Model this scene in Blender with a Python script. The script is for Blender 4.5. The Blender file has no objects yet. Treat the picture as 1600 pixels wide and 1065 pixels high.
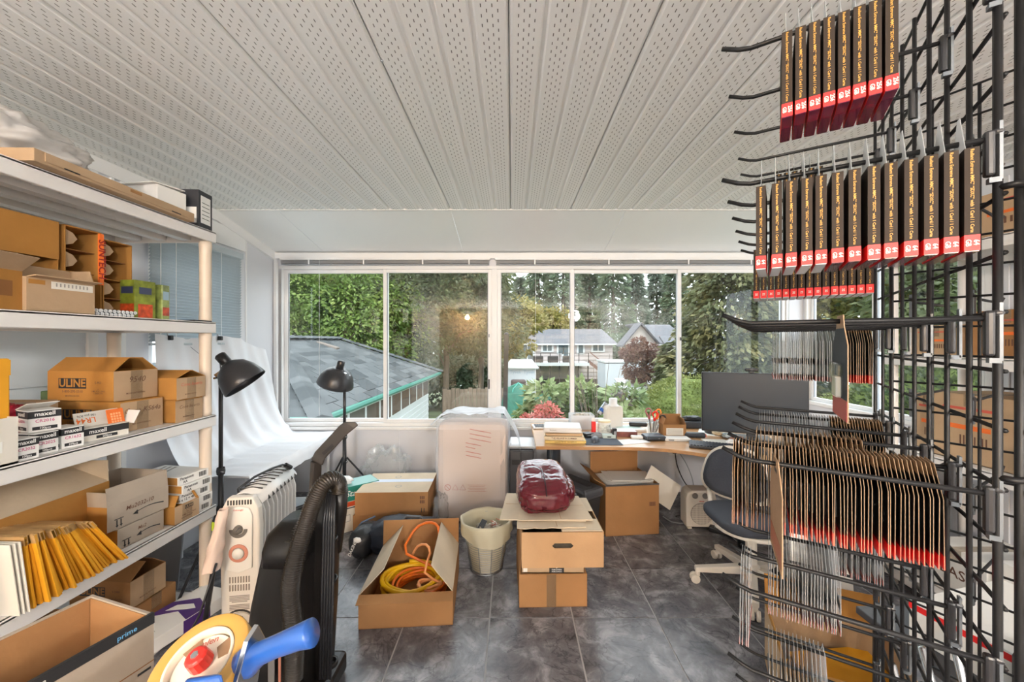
import bpy, math, random
import numpy as np
from mathutils import Vector, Matrix, Euler

# ---------------------------------------------------------------- scene, camera, sky, sun, exposure
scene = bpy.context.scene
COL = scene.collection
random.seed(7)
FPX, CAMZ = 610.0, 1.40                      # focal length in pixels of a 1600 wide frame, lens height in metres
cam_data = bpy.data.cameras.new('camera')
cam_data.sensor_width = 36.0
cam_data.sensor_fit = 'HORIZONTAL'
cam_data.lens = 36.0 * FPX / 1600.0
cam_data.clip_start = 0.02
cam_data.clip_end = 400.0
cam = bpy.data.objects.new('camera', cam_data)
COL.objects.link(cam)
cam.location = (0, 0, CAMZ)
cam.rotation_euler = (math.radians(90), 0, 0)
scene.camera = cam
scene.view_settings.view_transform = 'Standard'
scene.view_settings.look = 'None'
scene.view_settings.gamma = 1.0
scene.view_settings.use_curve_mapping = False
scene.view_settings.exposure = 0.72

world = bpy.data.worlds.new('overcast_sky')
scene.world = world
world.use_nodes = True
wn = world.node_tree.nodes
wl = world.node_tree.links
bg = wn['Background']
geo = wn.new('ShaderNodeTexCoord')
sep = wn.new('ShaderNodeSeparateXYZ')
wl.new(geo.outputs['Generated'], sep.inputs[0])
wr = wn.new('ShaderNodeValToRGB')
wr.color_ramp.elements[0].position = 0.45
wr.color_ramp.elements[0].color = (0.50, 0.55, 0.58, 1)
wr.color_ramp.elements[1].position = 0.60
wr.color_ramp.elements[1].color = (0.86, 0.93, 1.0, 1)
mp = wn.new('ShaderNodeMath'); mp.operation = 'MULTIPLY_ADD'
mp.inputs[1].default_value = 0.5; mp.inputs[2].default_value = 0.5
wl.new(sep.outputs['Z'], mp.inputs[0])
wl.new(mp.outputs[0], wr.inputs[0])
wl.new(wr.outputs[0], bg.inputs['Color'])
bg.inputs['Strength'].default_value = 3.0

sun_data = bpy.data.lights.new('hazy_sun', 'SUN')
sun_data.energy = 1.0
sun_data.angle = math.radians(25)
sun_data.color = (1.0, 0.96, 0.9)
sun = bpy.data.objects.new('hazy_sun', sun_data)
COL.objects.link(sun)
sun.rotation_euler = (math.radians(38), math.radians(14), 0)

# ---------------------------------------------------------------- pixel helpers
def P(x, y, Y):
    return Vector(((x - 800) * Y / FPX, Y, CAMZ - (y - 532.5) * Y / FPX))
def G(x, y, z=0.0):
    Y = (CAMZ - z) * FPX / (y - 532.5)
    return Vector(((x - 800) * Y / FPX, Y, z))

# ---------------------------------------------------------------- materials
MATS = {}
def mat(name, col, rough=0.6, metal=0.0, var=0.0, vscale=8.0, bump=0.0, bscale=60.0, spec=0.5, coat=0.0, stretch=None, trans=0.0, alpha=1.0, sheen=0.0):
    if name in MATS:
        return MATS[name]
    m = bpy.data.materials.new(name)
    m.use_nodes = True
    nt = m.node_tree
    b = nt.nodes['Principled BSDF']
    b.inputs['Base Color'].default_value = (*col, 1)
    b.inputs['Roughness'].default_value = rough
    b.inputs['Metallic'].default_value = metal
    b.inputs['Specular IOR Level'].default_value = spec
    b.inputs['Coat Weight'].default_value = coat
    b.inputs['Transmission Weight'].default_value = trans
    b.inputs['Alpha'].default_value = alpha
    b.inputs['Sheen Weight'].default_value = sheen
    if var > 0 or bump > 0:
        tc = nt.nodes.new('ShaderNodeTexCoord')
        mp = nt.nodes.new('ShaderNodeMapping')
        if stretch:
            mp.inputs['Scale'].default_value = stretch
        nt.links.new(tc.outputs['Object'], mp.inputs[0])
    if var > 0:
        oi = nt.nodes.new('ShaderNodeObjectInfo')
        n = nt.nodes.new('ShaderNodeTexNoise')
        n.noise_dimensions = '4D'
        n.inputs['Scale'].default_value = vscale
        n.inputs['Detail'].default_value = 5
        nt.links.new(mp.outputs[0], n.inputs['Vector'])
        wm = nt.nodes.new('ShaderNodeMath'); wm.operation = 'MULTIPLY'; wm.inputs[1].default_value = 13.0
        nt.links.new(oi.outputs['Random'], wm.inputs[0])
        nt.links.new(wm.outputs[0], n.inputs['W'])
        r = nt.nodes.new('ShaderNodeValToRGB')
        r.color_ramp.elements[0].position = 0.3
        r.color_ramp.elements[1].position = 0.7
        r.color_ramp.elements[0].color = (*[c * (1 - var) for c in col], 1)
        r.color_ramp.elements[1].color = (*[min(1, c * (1 + var)) for c in col], 1)
        nt.links.new(n.outputs['Fac'], r.inputs[0])
        nt.links.new(r.outputs[0], b.inputs['Base Color'])
    if bump > 0:
        n2 = nt.nodes.new('ShaderNodeTexNoise')
        n2.inputs['Scale'].default_value = bscale
        n2.inputs['Detail'].default_value = 4
        nt.links.new(mp.outputs[0], n2.inputs['Vector'])
        bp = nt.nodes.new('ShaderNodeBump')
        bp.inputs['Strength'].default_value = bump
        bp.inputs['Distance'].default_value = 0.01
        nt.links.new(n2.outputs['Fac'], bp.inputs['Height'])
        nt.links.new(bp.outputs[0], b.inputs['Normal'])
    MATS[name] = m
    return m

def glass_mat(name, tint=(0.96, 0.985, 0.97), ior=1.5, rough=0.0, add=0.0):
    if name in MATS:
        return MATS[name]
    m = bpy.data.materials.new(name); m.use_nodes = True
    nt = m.node_tree
    nt.nodes.remove(nt.nodes['Principled BSDF'])
    out = nt.nodes['Material Output']
    t = nt.nodes.new('ShaderNodeBsdfTransparent'); t.inputs[0].default_value = (*tint, 1)
    g = nt.nodes.new('ShaderNodeBsdfGlossy'); g.inputs['Roughness'].default_value = rough
    lw = nt.nodes.new('ShaderNodeLayerWeight'); lw.inputs[0].default_value = 0.5
    f = nt.nodes.new('ShaderNodeMath'); f.operation = 'POWER'; f.inputs[1].default_value = 4.0
    nt.links.new(lw.outputs['Facing'], f.inputs[0])
    a = nt.nodes.new('ShaderNodeMath'); a.operation = 'MULTIPLY_ADD'; a.inputs[1].default_value = 0.55; a.inputs[2].default_value = 0.028 + add; a.use_clamp = True
    mx = nt.nodes.new('ShaderNodeMixShader')
    nt.links.new(f.outputs[0], a.inputs[0]); nt.links.new(a.outputs[0], mx.inputs[0])
    nt.links.new(t.outputs[0], mx.inputs[1]); nt.links.new(g.outputs[0], mx.inputs[2])
    nt.links.new(mx.outputs[0], out.inputs[0])
    MATS[name] = m
    return m

def film_mat(name, col, clear=0.5, rough=0.2):
    """thin translucent plastic film: part see-through, part milky and glossy"""
    if name in MATS:
        return MATS[name]
    m = bpy.data.materials.new(name); m.use_nodes = True
    nt = m.node_tree; b = nt.nodes['Principled BSDF']; out = nt.nodes['Material Output']
    b.inputs['Base Color'].default_value = (*col, 1); b.inputs['Roughness'].default_value = rough
    t = nt.nodes.new('ShaderNodeBsdfTransparent')
    mx = nt.nodes.new('ShaderNodeMixShader'); mx.inputs[0].default_value = clear
    tl = nt.nodes.new('ShaderNodeBsdfTranslucent'); tl.inputs[0].default_value = (*col, 1)
    m2 = nt.nodes.new('ShaderNodeMixShader'); m2.inputs[0].default_value = 0.35
    nt.links.new(b.outputs[0], m2.inputs[1]); nt.links.new(tl.outputs[0], m2.inputs[2])
    nt.links.new(m2.outputs[0], mx.inputs[1]); nt.links.new(t.outputs[0], mx.inputs[2])
    nt.links.new(mx.outputs[0], out.inputs[0])
    MATS[name] = m
    return m

def emit_mat(name, col, s):
    if name in MATS: return MATS[name]
    m = bpy.data.materials.new(name); m.use_nodes = True
    b = m.node_tree.nodes['Principled BSDF']
    b.inputs['Base Color'].default_value = (*col, 1)
    b.inputs['Emission Color'].default_value = (*col, 1)
    b.inputs['Emission Strength'].default_value = s
    MATS[name] = m
    return m

def cardboard(name, col, flute=0.0):
    m = mat(name, col, 0.85, var=0.10, vscale=5.0, bump=0.15, bscale=40, spec=0.15)
    return m
KRAFT = cardboard('kraft_cardboard', (0.36, 0.185, 0.078))
KRAFT_WARMLIT = cardboard('orange_lit_kraft', (0.43, 0.205, 0.052))  # kraft with orange light painted into its colour
KRAFT_P = cardboard('pale_kraft_cardboard', (0.47, 0.325, 0.20))
KRAFT_L = cardboard('cream_cardboard', (0.62, 0.51, 0.375))
KRAFT_D = cardboard('dark_kraft_cardboard', (0.26, 0.12, 0.045))
KRAFT_G = cardboard('grey_cardboard', (0.40, 0.335, 0.27))
WHITE = mat('white_paint', (0.80, 0.81, 0.83), 0.45, var=0.02, vscale=2)
WALLW = mat('white_wall_panel', (0.68, 0.69, 0.73), 0.4, var=0.03, vscale=1.5)
TRIM = mat('white_vinyl_frame', (0.82, 0.82, 0.82), 0.35, var=0.02, vscale=3)
SHELFW = mat('white_shelf_plastic', (0.80, 0.78, 0.76), 0.38, var=0.02, vscale=4)
POSTC = mat('cream_shelf_post', (0.74, 0.62, 0.50), 0.4)
PAPER = mat('white_paper', (0.85, 0.84, 0.81), 0.7)
PAPER2 = mat('off_white_paper', (0.78, 0.74, 0.66), 0.7)
INK = mat('black_ink', (0.02, 0.02, 0.022), 0.6)
INKB = mat('brown_marker_ink', (0.13, 0.055, 0.03), 0.6)
INKR = mat('red_ink', (0.62, 0.10, 0.06), 0.6)
INKM = mat('magenta_ink', (0.60, 0.05, 0.22), 0.6)
INKO = mat('orange_ink', (0.85, 0.17, 0.02), 0.6)
BLACK = mat('black_plastic', (0.022, 0.022, 0.025), 0.35)
BLACKM = mat('black_coated_wire', (0.014, 0.014, 0.015), 0.4, spec=0.3)
DKGREY = mat('dark_grey_plastic', (0.06, 0.062, 0.07), 0.45)
GREY = mat('grey_plastic', (0.32, 0.34, 0.37), 0.45)
CHROME = mat('bright_metal', (0.62, 0.64, 0.66), 0.22, metal=1.0)
STEEL = mat('brushed_steel', (0.45, 0.47, 0.5), 0.35, metal=1.0)
CREAM = mat('cream_plastic', (0.80, 0.73, 0.64), 0.4)
CREAMW = mat('white_enamel', (0.82, 0.80, 0.77), 0.35)
RED = mat('red_print', (0.80, 0.02, 0.02), 0.45)
REDP = mat('red_plastic', (0.72, 0.03, 0.02), 0.3, coat=0.3)
BLUEP = mat('blue_plastic', (0.025, 0.11, 0.42), 0.28, coat=0.3)
BROWNBOX = mat('dark_brown_print', (0.040, 0.029, 0.022), 0.6, spec=0.2)
GOLD = mat('gold_print', (0.70, 0.38, 0.07), 0.45)
PURPLE = mat('maroon_gloss_print', (0.16, 0.012, 0.05), 0.22, coat=0.5)
VIOLET = mat('violet_print', (0.085, 0.03, 0.20), 0.4)
CLEAR = glass_mat('clear_plastic', (0.93, 0.95, 0.95), 1.45, 0.05, 0.05)
FILM = film_mat('milky_plastic_film', (0.88, 0.90, 0.93), 0.45)
GLASS = glass_mat('window_glass', (0.97, 0.985, 0.975), 1.5, 0.0, 0.004)
TAPE = film_mat('clear_packing_tape', (0.55, 0.42, 0.27), 0.72, 0.15)
YELL = mat('yellow_padded_paper', (0.78, 0.36, 0.015), 0.6, var=0.08, vscale=6)

# ---------------------------------------------------------------- mesh helpers
class MB:
    """collects primitives into one mesh"""
    def __init__(s):
        s.v = []; s.f = []
    def add(s, vs, fs, M=None):
        o = len(s.v)
        for p in vs:
            p = Vector(p)
            s.v.append(tuple(M @ p) if M else tuple(p))
        for f in fs:
            s.f.append(tuple(i + o for i in f))
        return s
    def box(s, c, d, M=None, R=None):
        x, y, z = d[0] / 2, d[1] / 2, d[2] / 2
        vs = [Vector((a * x, b * y, e * z)) for e in (-1, 1) for a, b in ((-1, -1), (1, -1), (1, 1), (-1, 1))]
        if R is not None:
            vs = [R @ v for v in vs]
        vs = [v + Vector(c) for v in vs]
        return s.add(vs, [(3, 2, 1, 0), (4, 5, 6, 7), (0, 1, 5, 4), (1, 2, 6, 5), (2, 3, 7, 6), (3, 0, 4, 7)], M)
    def box2(s, a, b):
        return s.box([(a[i] + b[i]) / 2 for i in range(3)], [abs(b[i] - a[i]) for i in range(3)])
    def prism(s, poly, thick, M=None):
        """poly in local XY, extruded 0..thick along Z"""
        n = len(poly)
        vs = [(p[0], p[1], 0) for p in poly] + [(p[0], p[1], thick) for p in poly]
        fs = [tuple(reversed(range(n))), tuple(range(n, 2 * n))] + [(i, (i + 1) % n, n + (i + 1) % n, n + i) for i in range(n)]
        return s.add(vs, fs, M)
    def tube(s, pts, r, seg=8, closed=False, caps=True):
        pts = [Vector(p) for p in pts]
        n = len(pts); rr = r if hasattr(r, '__len__') else [r] * n
        t0 = (pts[1] - pts[0]).normalized()
        ref = Vector((0, 0, 1)) if abs(t0.z) < 0.9 else Vector((1, 0, 0))
        u = t0.cross(ref).normalized()
        o = len(s.v)
        for i, p in enumerate(pts):
            if closed: t = pts[(i + 1) % n] - pts[i - 1]
            else: t = pts[min(i + 1, n - 1)] - pts[max(i - 1, 0)]
            t.normalize()
            u = (u - t * u.dot(t))
            u = u.normalized() if u.length > 1e-6 else t.orthogonal().normalized()
            w = t.cross(u)
            for k in range(seg):
                a = 2 * math.pi * k / seg
                s.v.append(tuple(p + (u * math.cos(a) + w * math.sin(a)) * rr[i]))
        m = n if closed else n - 1
        for i in range(m):
            j = (i + 1) % n
            for k in range(seg):
                k2 = (k + 1) % seg
                s.f.append((o + i * seg + k, o + i * seg + k2, o + j * seg + k2, o + j * seg + k))
        if caps and not closed:
            s.f.append(tuple(o + k for k in reversed(range(seg))))
            s.f.append(tuple(o + (n - 1) * seg + k for k in range(seg)))
        return s
    def lathe(s, prof, seg=24, M=None, arc=2 * math.pi):
        """profile [(r, z)] about local Z"""
        n = len(prof); full = abs(arc - 2 * math.pi) < 1e-6
        cnt = seg if full else seg + 1
        vs = []
        for k in range(cnt):
            a = arc * k / seg
            for r, z in prof:
                vs.append((r * math.cos(a), r * math.sin(a), z))
        fs = []
        for k in range(seg):
            k2 = (k + 1) % cnt
            for i in range(n - 1):
                fs.append((k * n + i, k2 * n + i, k2 * n + i + 1, k * n + i + 1))
        return s.add(vs, fs, M)
    def grid(s, fn, nu, nv, M=None, closeu=False):
        vs = [fn(i / (nu if closeu else nu - 1), j / (nv - 1)) for j in range(nv) for i in range(nu)]
        fs = []
        for j in range(nv - 1):
            for i in range(nu if closeu else nu - 1):
                i2 = (i + 1) % nu
                fs.append((j * nu + i, j * nu + i2, (j + 1) * nu + i2, (j + 1) * nu + i))
        return s.add(vs, fs, M)
    def mesh(s, name, material, smooth=False):
        me = bpy.data.meshes.new(name)
        me.from_pydata(s.v, [], s.f)
        if material: me.materials.append(material)
        if smooth:
            me.polygons.foreach_set('use_smooth', [True] * len(me.polygons))
        me.update()
        return me
    def build(s, name, material, parent=None, smooth=False, bevel=0.0, solid=0.0, sub=0, loc=None, rot=None):
        o = bpy.data.objects.new(name, s.mesh(name, material, smooth))
        return finish(o, parent, bevel, solid, sub, loc, rot, smooth)

def finish(o, parent=None, bevel=0.0, solid=0.0, sub=0, loc=None, rot=None, smooth=False):
    COL.objects.link(o)
    if parent: o.parent = parent
    if loc is not None: o.location = loc
    if rot is not None: o.rotation_euler = rot
    if solid:
        m = o.modifiers.new('thickness', 'SOLIDIFY'); m.thickness = solid; m.offset = 0
    if sub:
        m = o.modifiers.new('smooth', 'SUBSURF'); m.levels = sub; m.render_levels = sub
    if bevel:
        m = o.modifiers.new('rounded', 'BEVEL'); m.width = bevel; m.segments = 2; m.limit_method = 'ANGLE'
        m.angle_limit = math.radians(40)
    return o

def tag(o, label=None, cat=None, group=None, kind=None):
    if label: o['label'] = label
    if cat: o['category'] = cat
    if group: o['group'] = group
    if kind: o['kind'] = kind
    return o
def thing(name, label, cat, loc=(0, 0, 0), rz=0.0, group=None, rot=None):
    o = bpy.data.objects.new(name, None)
    COL.objects.link(o)
    o.empty_display_size = 0.05
    o.location = loc
    o.rotation_euler = rot if rot else (0, 0, rz)
    return tag(o, label, cat, group)
def struct(o):
    o['kind'] = 'structure'
    return o
def bx(name, c, d, material, parent=None, bevel=0.0, R=None, rot=None):
    """box part; c is centre in the parent's space"""
    return MB().box((0, 0, 0), d, R=R).build(name, material, parent, bevel=bevel, loc=c, rot=rot)
def copy_tree(o, parent=None):
    c = o.copy(); COL.objects.link(c); c.parent = parent
    for ch in list(o.children):
        copy_tree(ch, c)
    return c
def RX(a): return Matrix.Rotation(a, 4, 'X')
def RY(a): return Matrix.Rotation(a, 4, 'Y')
def RZ(a): return Matrix.Rotation(a, 4, 'Z')
def T(*a): return Matrix.Translation(Vector(a))
rad = math.radians

_txt = {}
def text_mesh(body, material, bold=0.0, shear=0.0):
    k = (body, material.name, bold, shear)
    if k in _txt: return _txt[k]
    cu = bpy.data.curves.new('lettering', 'FONT')
    cu.body = body; cu.align_x = 'CENTER'; cu.align_y = 'CENTER'
    cu.resolution_u = 2; cu.offset = bold; cu.shear = shear
    cu.size = 1.0
    ob = bpy.data.objects.new('lettering', cu)
    me = bpy.data.meshes.new_from_object(ob)
    bpy.data.objects.remove(ob); bpy.data.curves.remove(cu)
    me.materials.clear(); me.materials.append(material)
    _txt[k] = me
    return me
ROTF = {'front': (rad(90), 0, 0), 'right': (rad(90), 0, rad(90)), 'left': (rad(90), 0, rad(-90)), 'back': (rad(90), 0, rad(180)), 'top': (0, 0, 0), 'bottom': (rad(180), 0, 0)}
def lettering(parent, body, face, pos, size, material=INK, spin=0.0, bold=0.01, shear=0.0, sx=1.0, name='lettering'):
    o = bpy.data.objects.new(name, text_mesh(body, material, bold, shear))
    COL.objects.link(o); o.parent = parent
    o.location = pos
    e = Euler(ROTF[face]).to_matrix() @ Matrix.Rotation(spin, 3, 'Z')
    o.rotation_euler = e.to_euler()
    o.scale = (size * sx, size, size)
    return o
def decal(parent, face, pos, w, h, material, name='label', t=0.0006, spin=0.0):
    """thin printed sheet lying on a face"""
    o = MB().box((0, 0, t / 2), (w, h, t)).build(name, material, parent)
    o.location = pos
    o.rotation_euler = (Euler(ROTF[face]).to_matrix() @ Matrix.Rotation(spin, 3, 'Z')).to_euler()
    return o

def carton(name, label, loc, rz, size, open_flaps=None, m_out=KRAFT, m_in=None, tape=True, group=None, cat='box', flap=None, wall=0.004, rot=None, flaplen=None):
    """corrugated carton, origin at the middle of its base. open_flaps: dict front/back/left/right -> opening angle in degrees
    (0 = closed flat, 90 = straight up, 180+ = folded outwards)"""
    w, d, h = size
    t = thing(name, label, cat, loc, rz, group, rot)
    m_in = m_in or m_out
    b = MB()
    b.box((0, 0, wall / 2), (w, d, wall))
    b.box((0, -d / 2 + wall / 2, h / 2), (w, wall, h)); b.box((0, d / 2 - wall / 2, h / 2), (w, wall, h))
    b.box((-w / 2 + wall / 2, 0, h / 2), (wall, d - 2 * wall, h)); b.box((w / 2 - wall / 2, 0, h / 2), (wall, d - 2 * wall, h))
    b.build('body', m_out, t)
    fl = flaplen or (min(w, d) / 2 - 0.002)
    if open_flaps is None:
        f1, f2 = d / 2 - 0.0015, d / 2 - 0.0015
        for s in (-1, 1):
            bx('flap', (0, s * (d / 4 + 0.0004), h + wall / 2), (w, d / 2 - 0.0025, wall), m_out, t)
        if tape:
            bx('tape', (0, 0, h + wall + 0.0004), (w + 0.002, min(0.05, d * 0.4), 0.0006), TAPE, t)
            for s in (-1, 1):
                bx('tape', (s * (w / 2 + 0.0004), 0, h + wall - 0.03), (0.0006, min(0.05, d * 0.4), 0.06), TAPE, t)
    else:
        for side, ang in open_flaps.items():
            if ang is None: continue
            L = fl
            if isinstance(ang, tuple): ang, L = ang
            a = rad(ang)
            width = (w if side in ('front', 'back') else d) - 0.004
            mb = MB().box((0, L / 2, 0), (width, L, wall * 0.8))
            M = RX(a)
            base = {'front': T(0, -d / 2 + wall / 2, h) @ M, 'back': T(0, d / 2 - wall / 2, h) @ RZ(math.pi) @ M,
                    'left': T(-w / 2 + wall / 2, 0, h) @ RZ(-math.pi / 2) @ M, 'right': T(w / 2 - wall / 2, 0, h) @ RZ(math.pi / 2) @ M}[side]
            o = mb.build('flap', m_in, t)
            o.matrix_local = base
    return t
# ================================================================ the room
WALLY, LX, RXW, BACKY = 3.626, -2.20, 2.70, -4.6
CEILZ, CEILY = 2.3675, 2.886
SOFZ = 2.216                                       # lower end of the sloped soffit at the window wall
# ---- floor: grout bed with separate vinyl-stone tiles
TS = 0.4214
fl = struct(bx('floor', ((LX + RXW) / 2, (WALLY + BACKY) / 2, -0.025), (RXW - LX + 0.2, WALLY - BACKY + 0.2, 0.044), mat('grey_grout', (0.36, 0.36, 0.37), 0.8, var=0.1)))
def tile_mat():
    m = bpy.data.materials.new('slate_look_tile'); m.use_nodes = True
    nt = m.node_tree; b = nt.nodes['Principled BSDF']
    tc = nt.nodes.new('ShaderNodeTexCoord'); oi = nt.nodes.new('ShaderNodeObjectInfo')
    wm = nt.nodes.new('ShaderNodeMath'); wm.operation = 'MULTIPLY'; wm.inputs[1].default_value = 40
    nt.links.new(oi.outputs['Random'], wm.inputs[0])
    def noise(scale, detail, dist=0.0, rough=0.6):
        n = nt.nodes.new('ShaderNodeTexNoise'); n.noise_dimensions = '4D'
        n.inputs['Scale'].default_value = scale; n.inputs['Detail'].default_value = detail
        n.inputs['Distortion'].default_value = dist; n.inputs['Roughness'].default_value = rough
        nt.links.new(tc.outputs['Object'], n.inputs['Vector']); nt.links.new(wm.outputs[0], n.inputs['W'])
        return n
    n1 = noise(7, 8, 0.6, 0.68)
    r = nt.nodes.new('ShaderNodeValToRGB')
    e = r.color_ramp.elements
    e[0].position = 0.30; e[0].color = (0.050, 0.052, 0.060, 1)
    e[1].position = 0.72; e[1].color = (0.46, 0.46, 0.49, 1)
    k = r.color_ramp.elements.new(0.5); k.color = (0.16, 0.16, 0.178, 1)
    nt.links.new(n1.outputs['Fac'], r.inputs[0])
    n2 = noise(3.5, 4, 1.5)
    r2 = nt.nodes.new('ShaderNodeValToRGB')
    r2.color_ramp.elements[0].position = 0.485; r2.color_ramp.elements[0].color = (1, 1, 1, 1)
    r2.color_ramp.elements[1].position = 0.515; r2.color_ramp.elements[1].color = (1, 1, 1, 1)
    k = r2.color_ramp.elements.new(0.50); k.color = (0.45, 0.45, 0.47, 1)
    nt.links.new(n2.outputs['Fac'], r2.inputs[0])
    mx = nt.nodes.new('ShaderNodeMix'); mx.data_type = 'RGBA'; mx.blend_type = 'MULTIPLY'; mx.inputs[0].default_value = 0.8
    nt.links.new(r.outputs[0], mx.inputs[6]); nt.links.new(r2.outputs[0], mx.inputs[7])
    nt.links.new(mx.outputs[2], b.inputs['Base Color'])
    b.inputs['Roughness'].default_value = 0.27
    bp = nt.nodes.new('ShaderNodeBump'); bp.inputs['Strength'].default_value = 0.25; bp.inputs['Distance'].default_value = 0.01
    nt.links.new(n1.outputs['Fac'], bp.inputs['Height']); nt.links.new(bp.outputs[0], b.inputs['Normal'])
    return m
tm = MB().box((0, 0, -0.0025), (TS - 0.008, TS - 0.008, 0.005)).mesh('tile', tile_mat())
for i in range(-5, 7):
    for j in range(-16, 5):
        cx, cy = -0.113 + TS * (i + 0.5), 1.977 + TS * (j + 0.5)
        if cx < LX + 0.1 or cx > RXW + 0.05 or cy > WALLY + 0.1 or cy < BACKY + 0.1: continue
        o = bpy.data.objects.new('tile', tm); COL.objects.link(o); o.parent = fl
        o.location = Vector((cx, cy, 0)) - fl.location
        sxx = min(cx + TS / 2, RXW) - max(cx - TS / 2, LX); syy = min(cy + TS / 2, WALLY) - (cy - TS / 2)
        o.scale = (sxx / TS, syy / TS, 1)
        o.location.x += (min(cx + TS / 2, RXW) + max(cx - TS / 2, LX)) / 2 - cx
        o.location.y += (min(cy + TS / 2, WALLY) + cy - TS / 2) / 2 - cy

# ---- ceiling of perforated ribbed metal panels
def soffit_mat():
    m = bpy.data.materials.new('perforated_white_metal'); m.use_nodes = True
    nt = m.node_tree; b = nt.nodes['Principled BSDF']
    b.inputs['Roughness'].default_value = 0.38
    tc = nt.nodes.new('ShaderNodeTexCoord'); sp = nt.nodes.new('ShaderNodeSeparateXYZ')
    nt.links.new(tc.outputs['Object'], sp.inputs[0])
    def mth(op, a, bb=None, c=None):
        n = nt.nodes.new('ShaderNodeMath'); n.operation = op
        for i, v in enumerate((a, bb, c)):
            if v is None: continue
            if isinstance(v, (int, float)): n.inputs[i].default_value = v
            else: nt.links.new(v, n.inputs[i])
        return n.outputs[0]
    px, py = 0.0165, 0.036                           # slot pitch
    u = mth('DIVIDE', mth('SUBTRACT', mth('FLOORED_MODULO', sp.outputs['X'], 0.111), 0.0215), px)
    col = mth('FLOOR', u)
    stag = mth('MULTIPLY', mth('FLOORED_MODULO', col, 2.0), 0.5)
    v = mth('ADD', mth('DIVIDE', sp.outputs['Y'], py), stag)
    du = mth('MULTIPLY', mth('ABSOLUTE', mth('SUBTRACT', mth('FRACT', u), 0.5)), px)
    dv = mth('MULTIPLY', mth('ABSOLUTE', mth('SUBTRACT', mth('FRACT', v), 0.5)), py)
    ins = mth('MULTIPLY', mth('LESS_THAN', du, 0.0015), mth('LESS_THAN', dv, 0.0062))
    ok = mth('MULTIPLY', mth('GREATER_THAN', u, 0.0), mth('LESS_THAN', u, 4.0))
    fac = mth('MULTIPLY', ins, ok)
    mx = nt.nodes.new('ShaderNodeMix'); mx.data_type = 'RGBA'
    nt.links.new(fac, mx.inputs[0])
    mx.inputs[6].default_value = (0.90, 0.90, 0.89, 1); mx.inputs[7].default_value = (0.13, 0.12, 0.11, 1)
    nt.links.new(mx.outputs[2], b.inputs['Base Color'])
    return m
ceil = struct(bx('ceiling', ((LX + RXW) / 2, (CEILY + BACKY) / 2, CEILZ + 0.045), (RXW - LX + 0.2, CEILY - BACKY + 0.1, 0.03), WHITE))
RIB = 0.111
prof = []
for k in range(4):
    x = k * RIB
    prof += [(x + 0.012, 0.0), (x + RIB - 0.012, 0.0), (x + RIB - 0.006, 0.008), (x + RIB + 0.006, 0.008)]
prof = [(0.0016, 0.012), (0.0020, 0.008), (0.006, 0.008)] + prof[:-1] + [(4 * RIB - 0.0020, 0.008), (4 * RIB - 0.0016, 0.012)]
LEN = CEILY - BACKY - 0.02
n = len(prof)
sv = [(p[0], 0, p[1]) for p in prof] + [(p[0], LEN, p[1]) for p in prof]
sf = [(i, i + 1, n + i + 1, n + i) for i in range(n - 1)]
pm = MB().add(sv, sf).mesh('soffit_panel', soffit_mat())
x = LX - 0.03
while x < RXW:
    o = bpy.data.objects.new('soffit_panel', pm); COL.objects.link(o); o.parent = ceil
    o.location = Vector((x, BACKY + 0.02, CEILZ)) - ceil.location
    x += 4 * RIB
# small screws in the ribs
scm = MB().lathe([(0, -0.003), (0.004, -0.002), (0.005, 0)], 8).mesh('screw', STEEL)
for xx, yy in ((-0.45, 1.35), (0.14, 1.92), (0.58, 1.92), (1.02, 1.92), (-0.30, 1.92), (0.47, 0.9)):
    o = bpy.data.objects.new('screw', scm); COL.objects.link(o); o.parent = ceil
    o.location = Vector((xx, yy, CEILZ)) - ceil.location
# sloped white soffit boards between ceiling and window header
so = struct(bx('trim_1', ((LX + RXW) / 2, CEILY + 0.005, CEILZ + 0.012), (RXW - LX, 0.03, 0.03), TRIM))
xs = [LX, -1.735, -0.452, 0.845, 2.14, RXW]
ang = math.atan2(SOFZ - CEILZ, WALLY - CEILY)
ln = math.hypot(SOFZ - CEILZ, WALLY - CEILY)
for a, b2 in zip(xs[:-1], xs[1:]):
    bb = MB().box((0, 0, 0.01), (b2 - a - 0.003, ln, 0.02)).build('soffit_board', mat('soffit_board_white', (0.80, 0.82, 0.83), 0.3, var=0.015, vscale=2), so)
    bb.location = Vector(((a + b2) / 2, (CEILY + WALLY) / 2, (CEILZ + SOFZ) / 2)) - so.location
    bb.rotation_euler = (ang, 0, 0)

# ---- front wall: parapet, header, posts
WINT, SILLZ = 2.098, 0.640
wf = MB()
wf.box2((LX - 0.1, WALLY, -0.05), (RXW + 0.1, WALLY + 0.12, SILLZ - 0.03))
wf.box2((LX - 0.1, WALLY, WINT), (RXW + 0.1, WALLY + 0.12, CEILZ + 0.1))
wf.box2((LX - 0.1, WALLY, SILLZ - 0.03), (-2.14, WALLY + 0.12, WINT))
wf.box2((2.56, WALLY, SILLZ - 0.03), (RXW + 0.1, WALLY + 0.12, WINT))
wf.box2((-0.185, WALLY, SILLZ - 0.03), (-0.160, WALLY + 0.12, WINT))
wfo = struct(wf.build('wall_front', WALLW))
for xx in (-2.05, -1.05, -0.1, 0.9, 1.9):          # cover strips on the parapet
    bx('cover_strip', (xx, WALLY - 0.003, SILLZ / 2 - 0.03), (0.012, 0.006, SILLZ - 0.08), WALLW, wfo, bevel=0.002)
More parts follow.
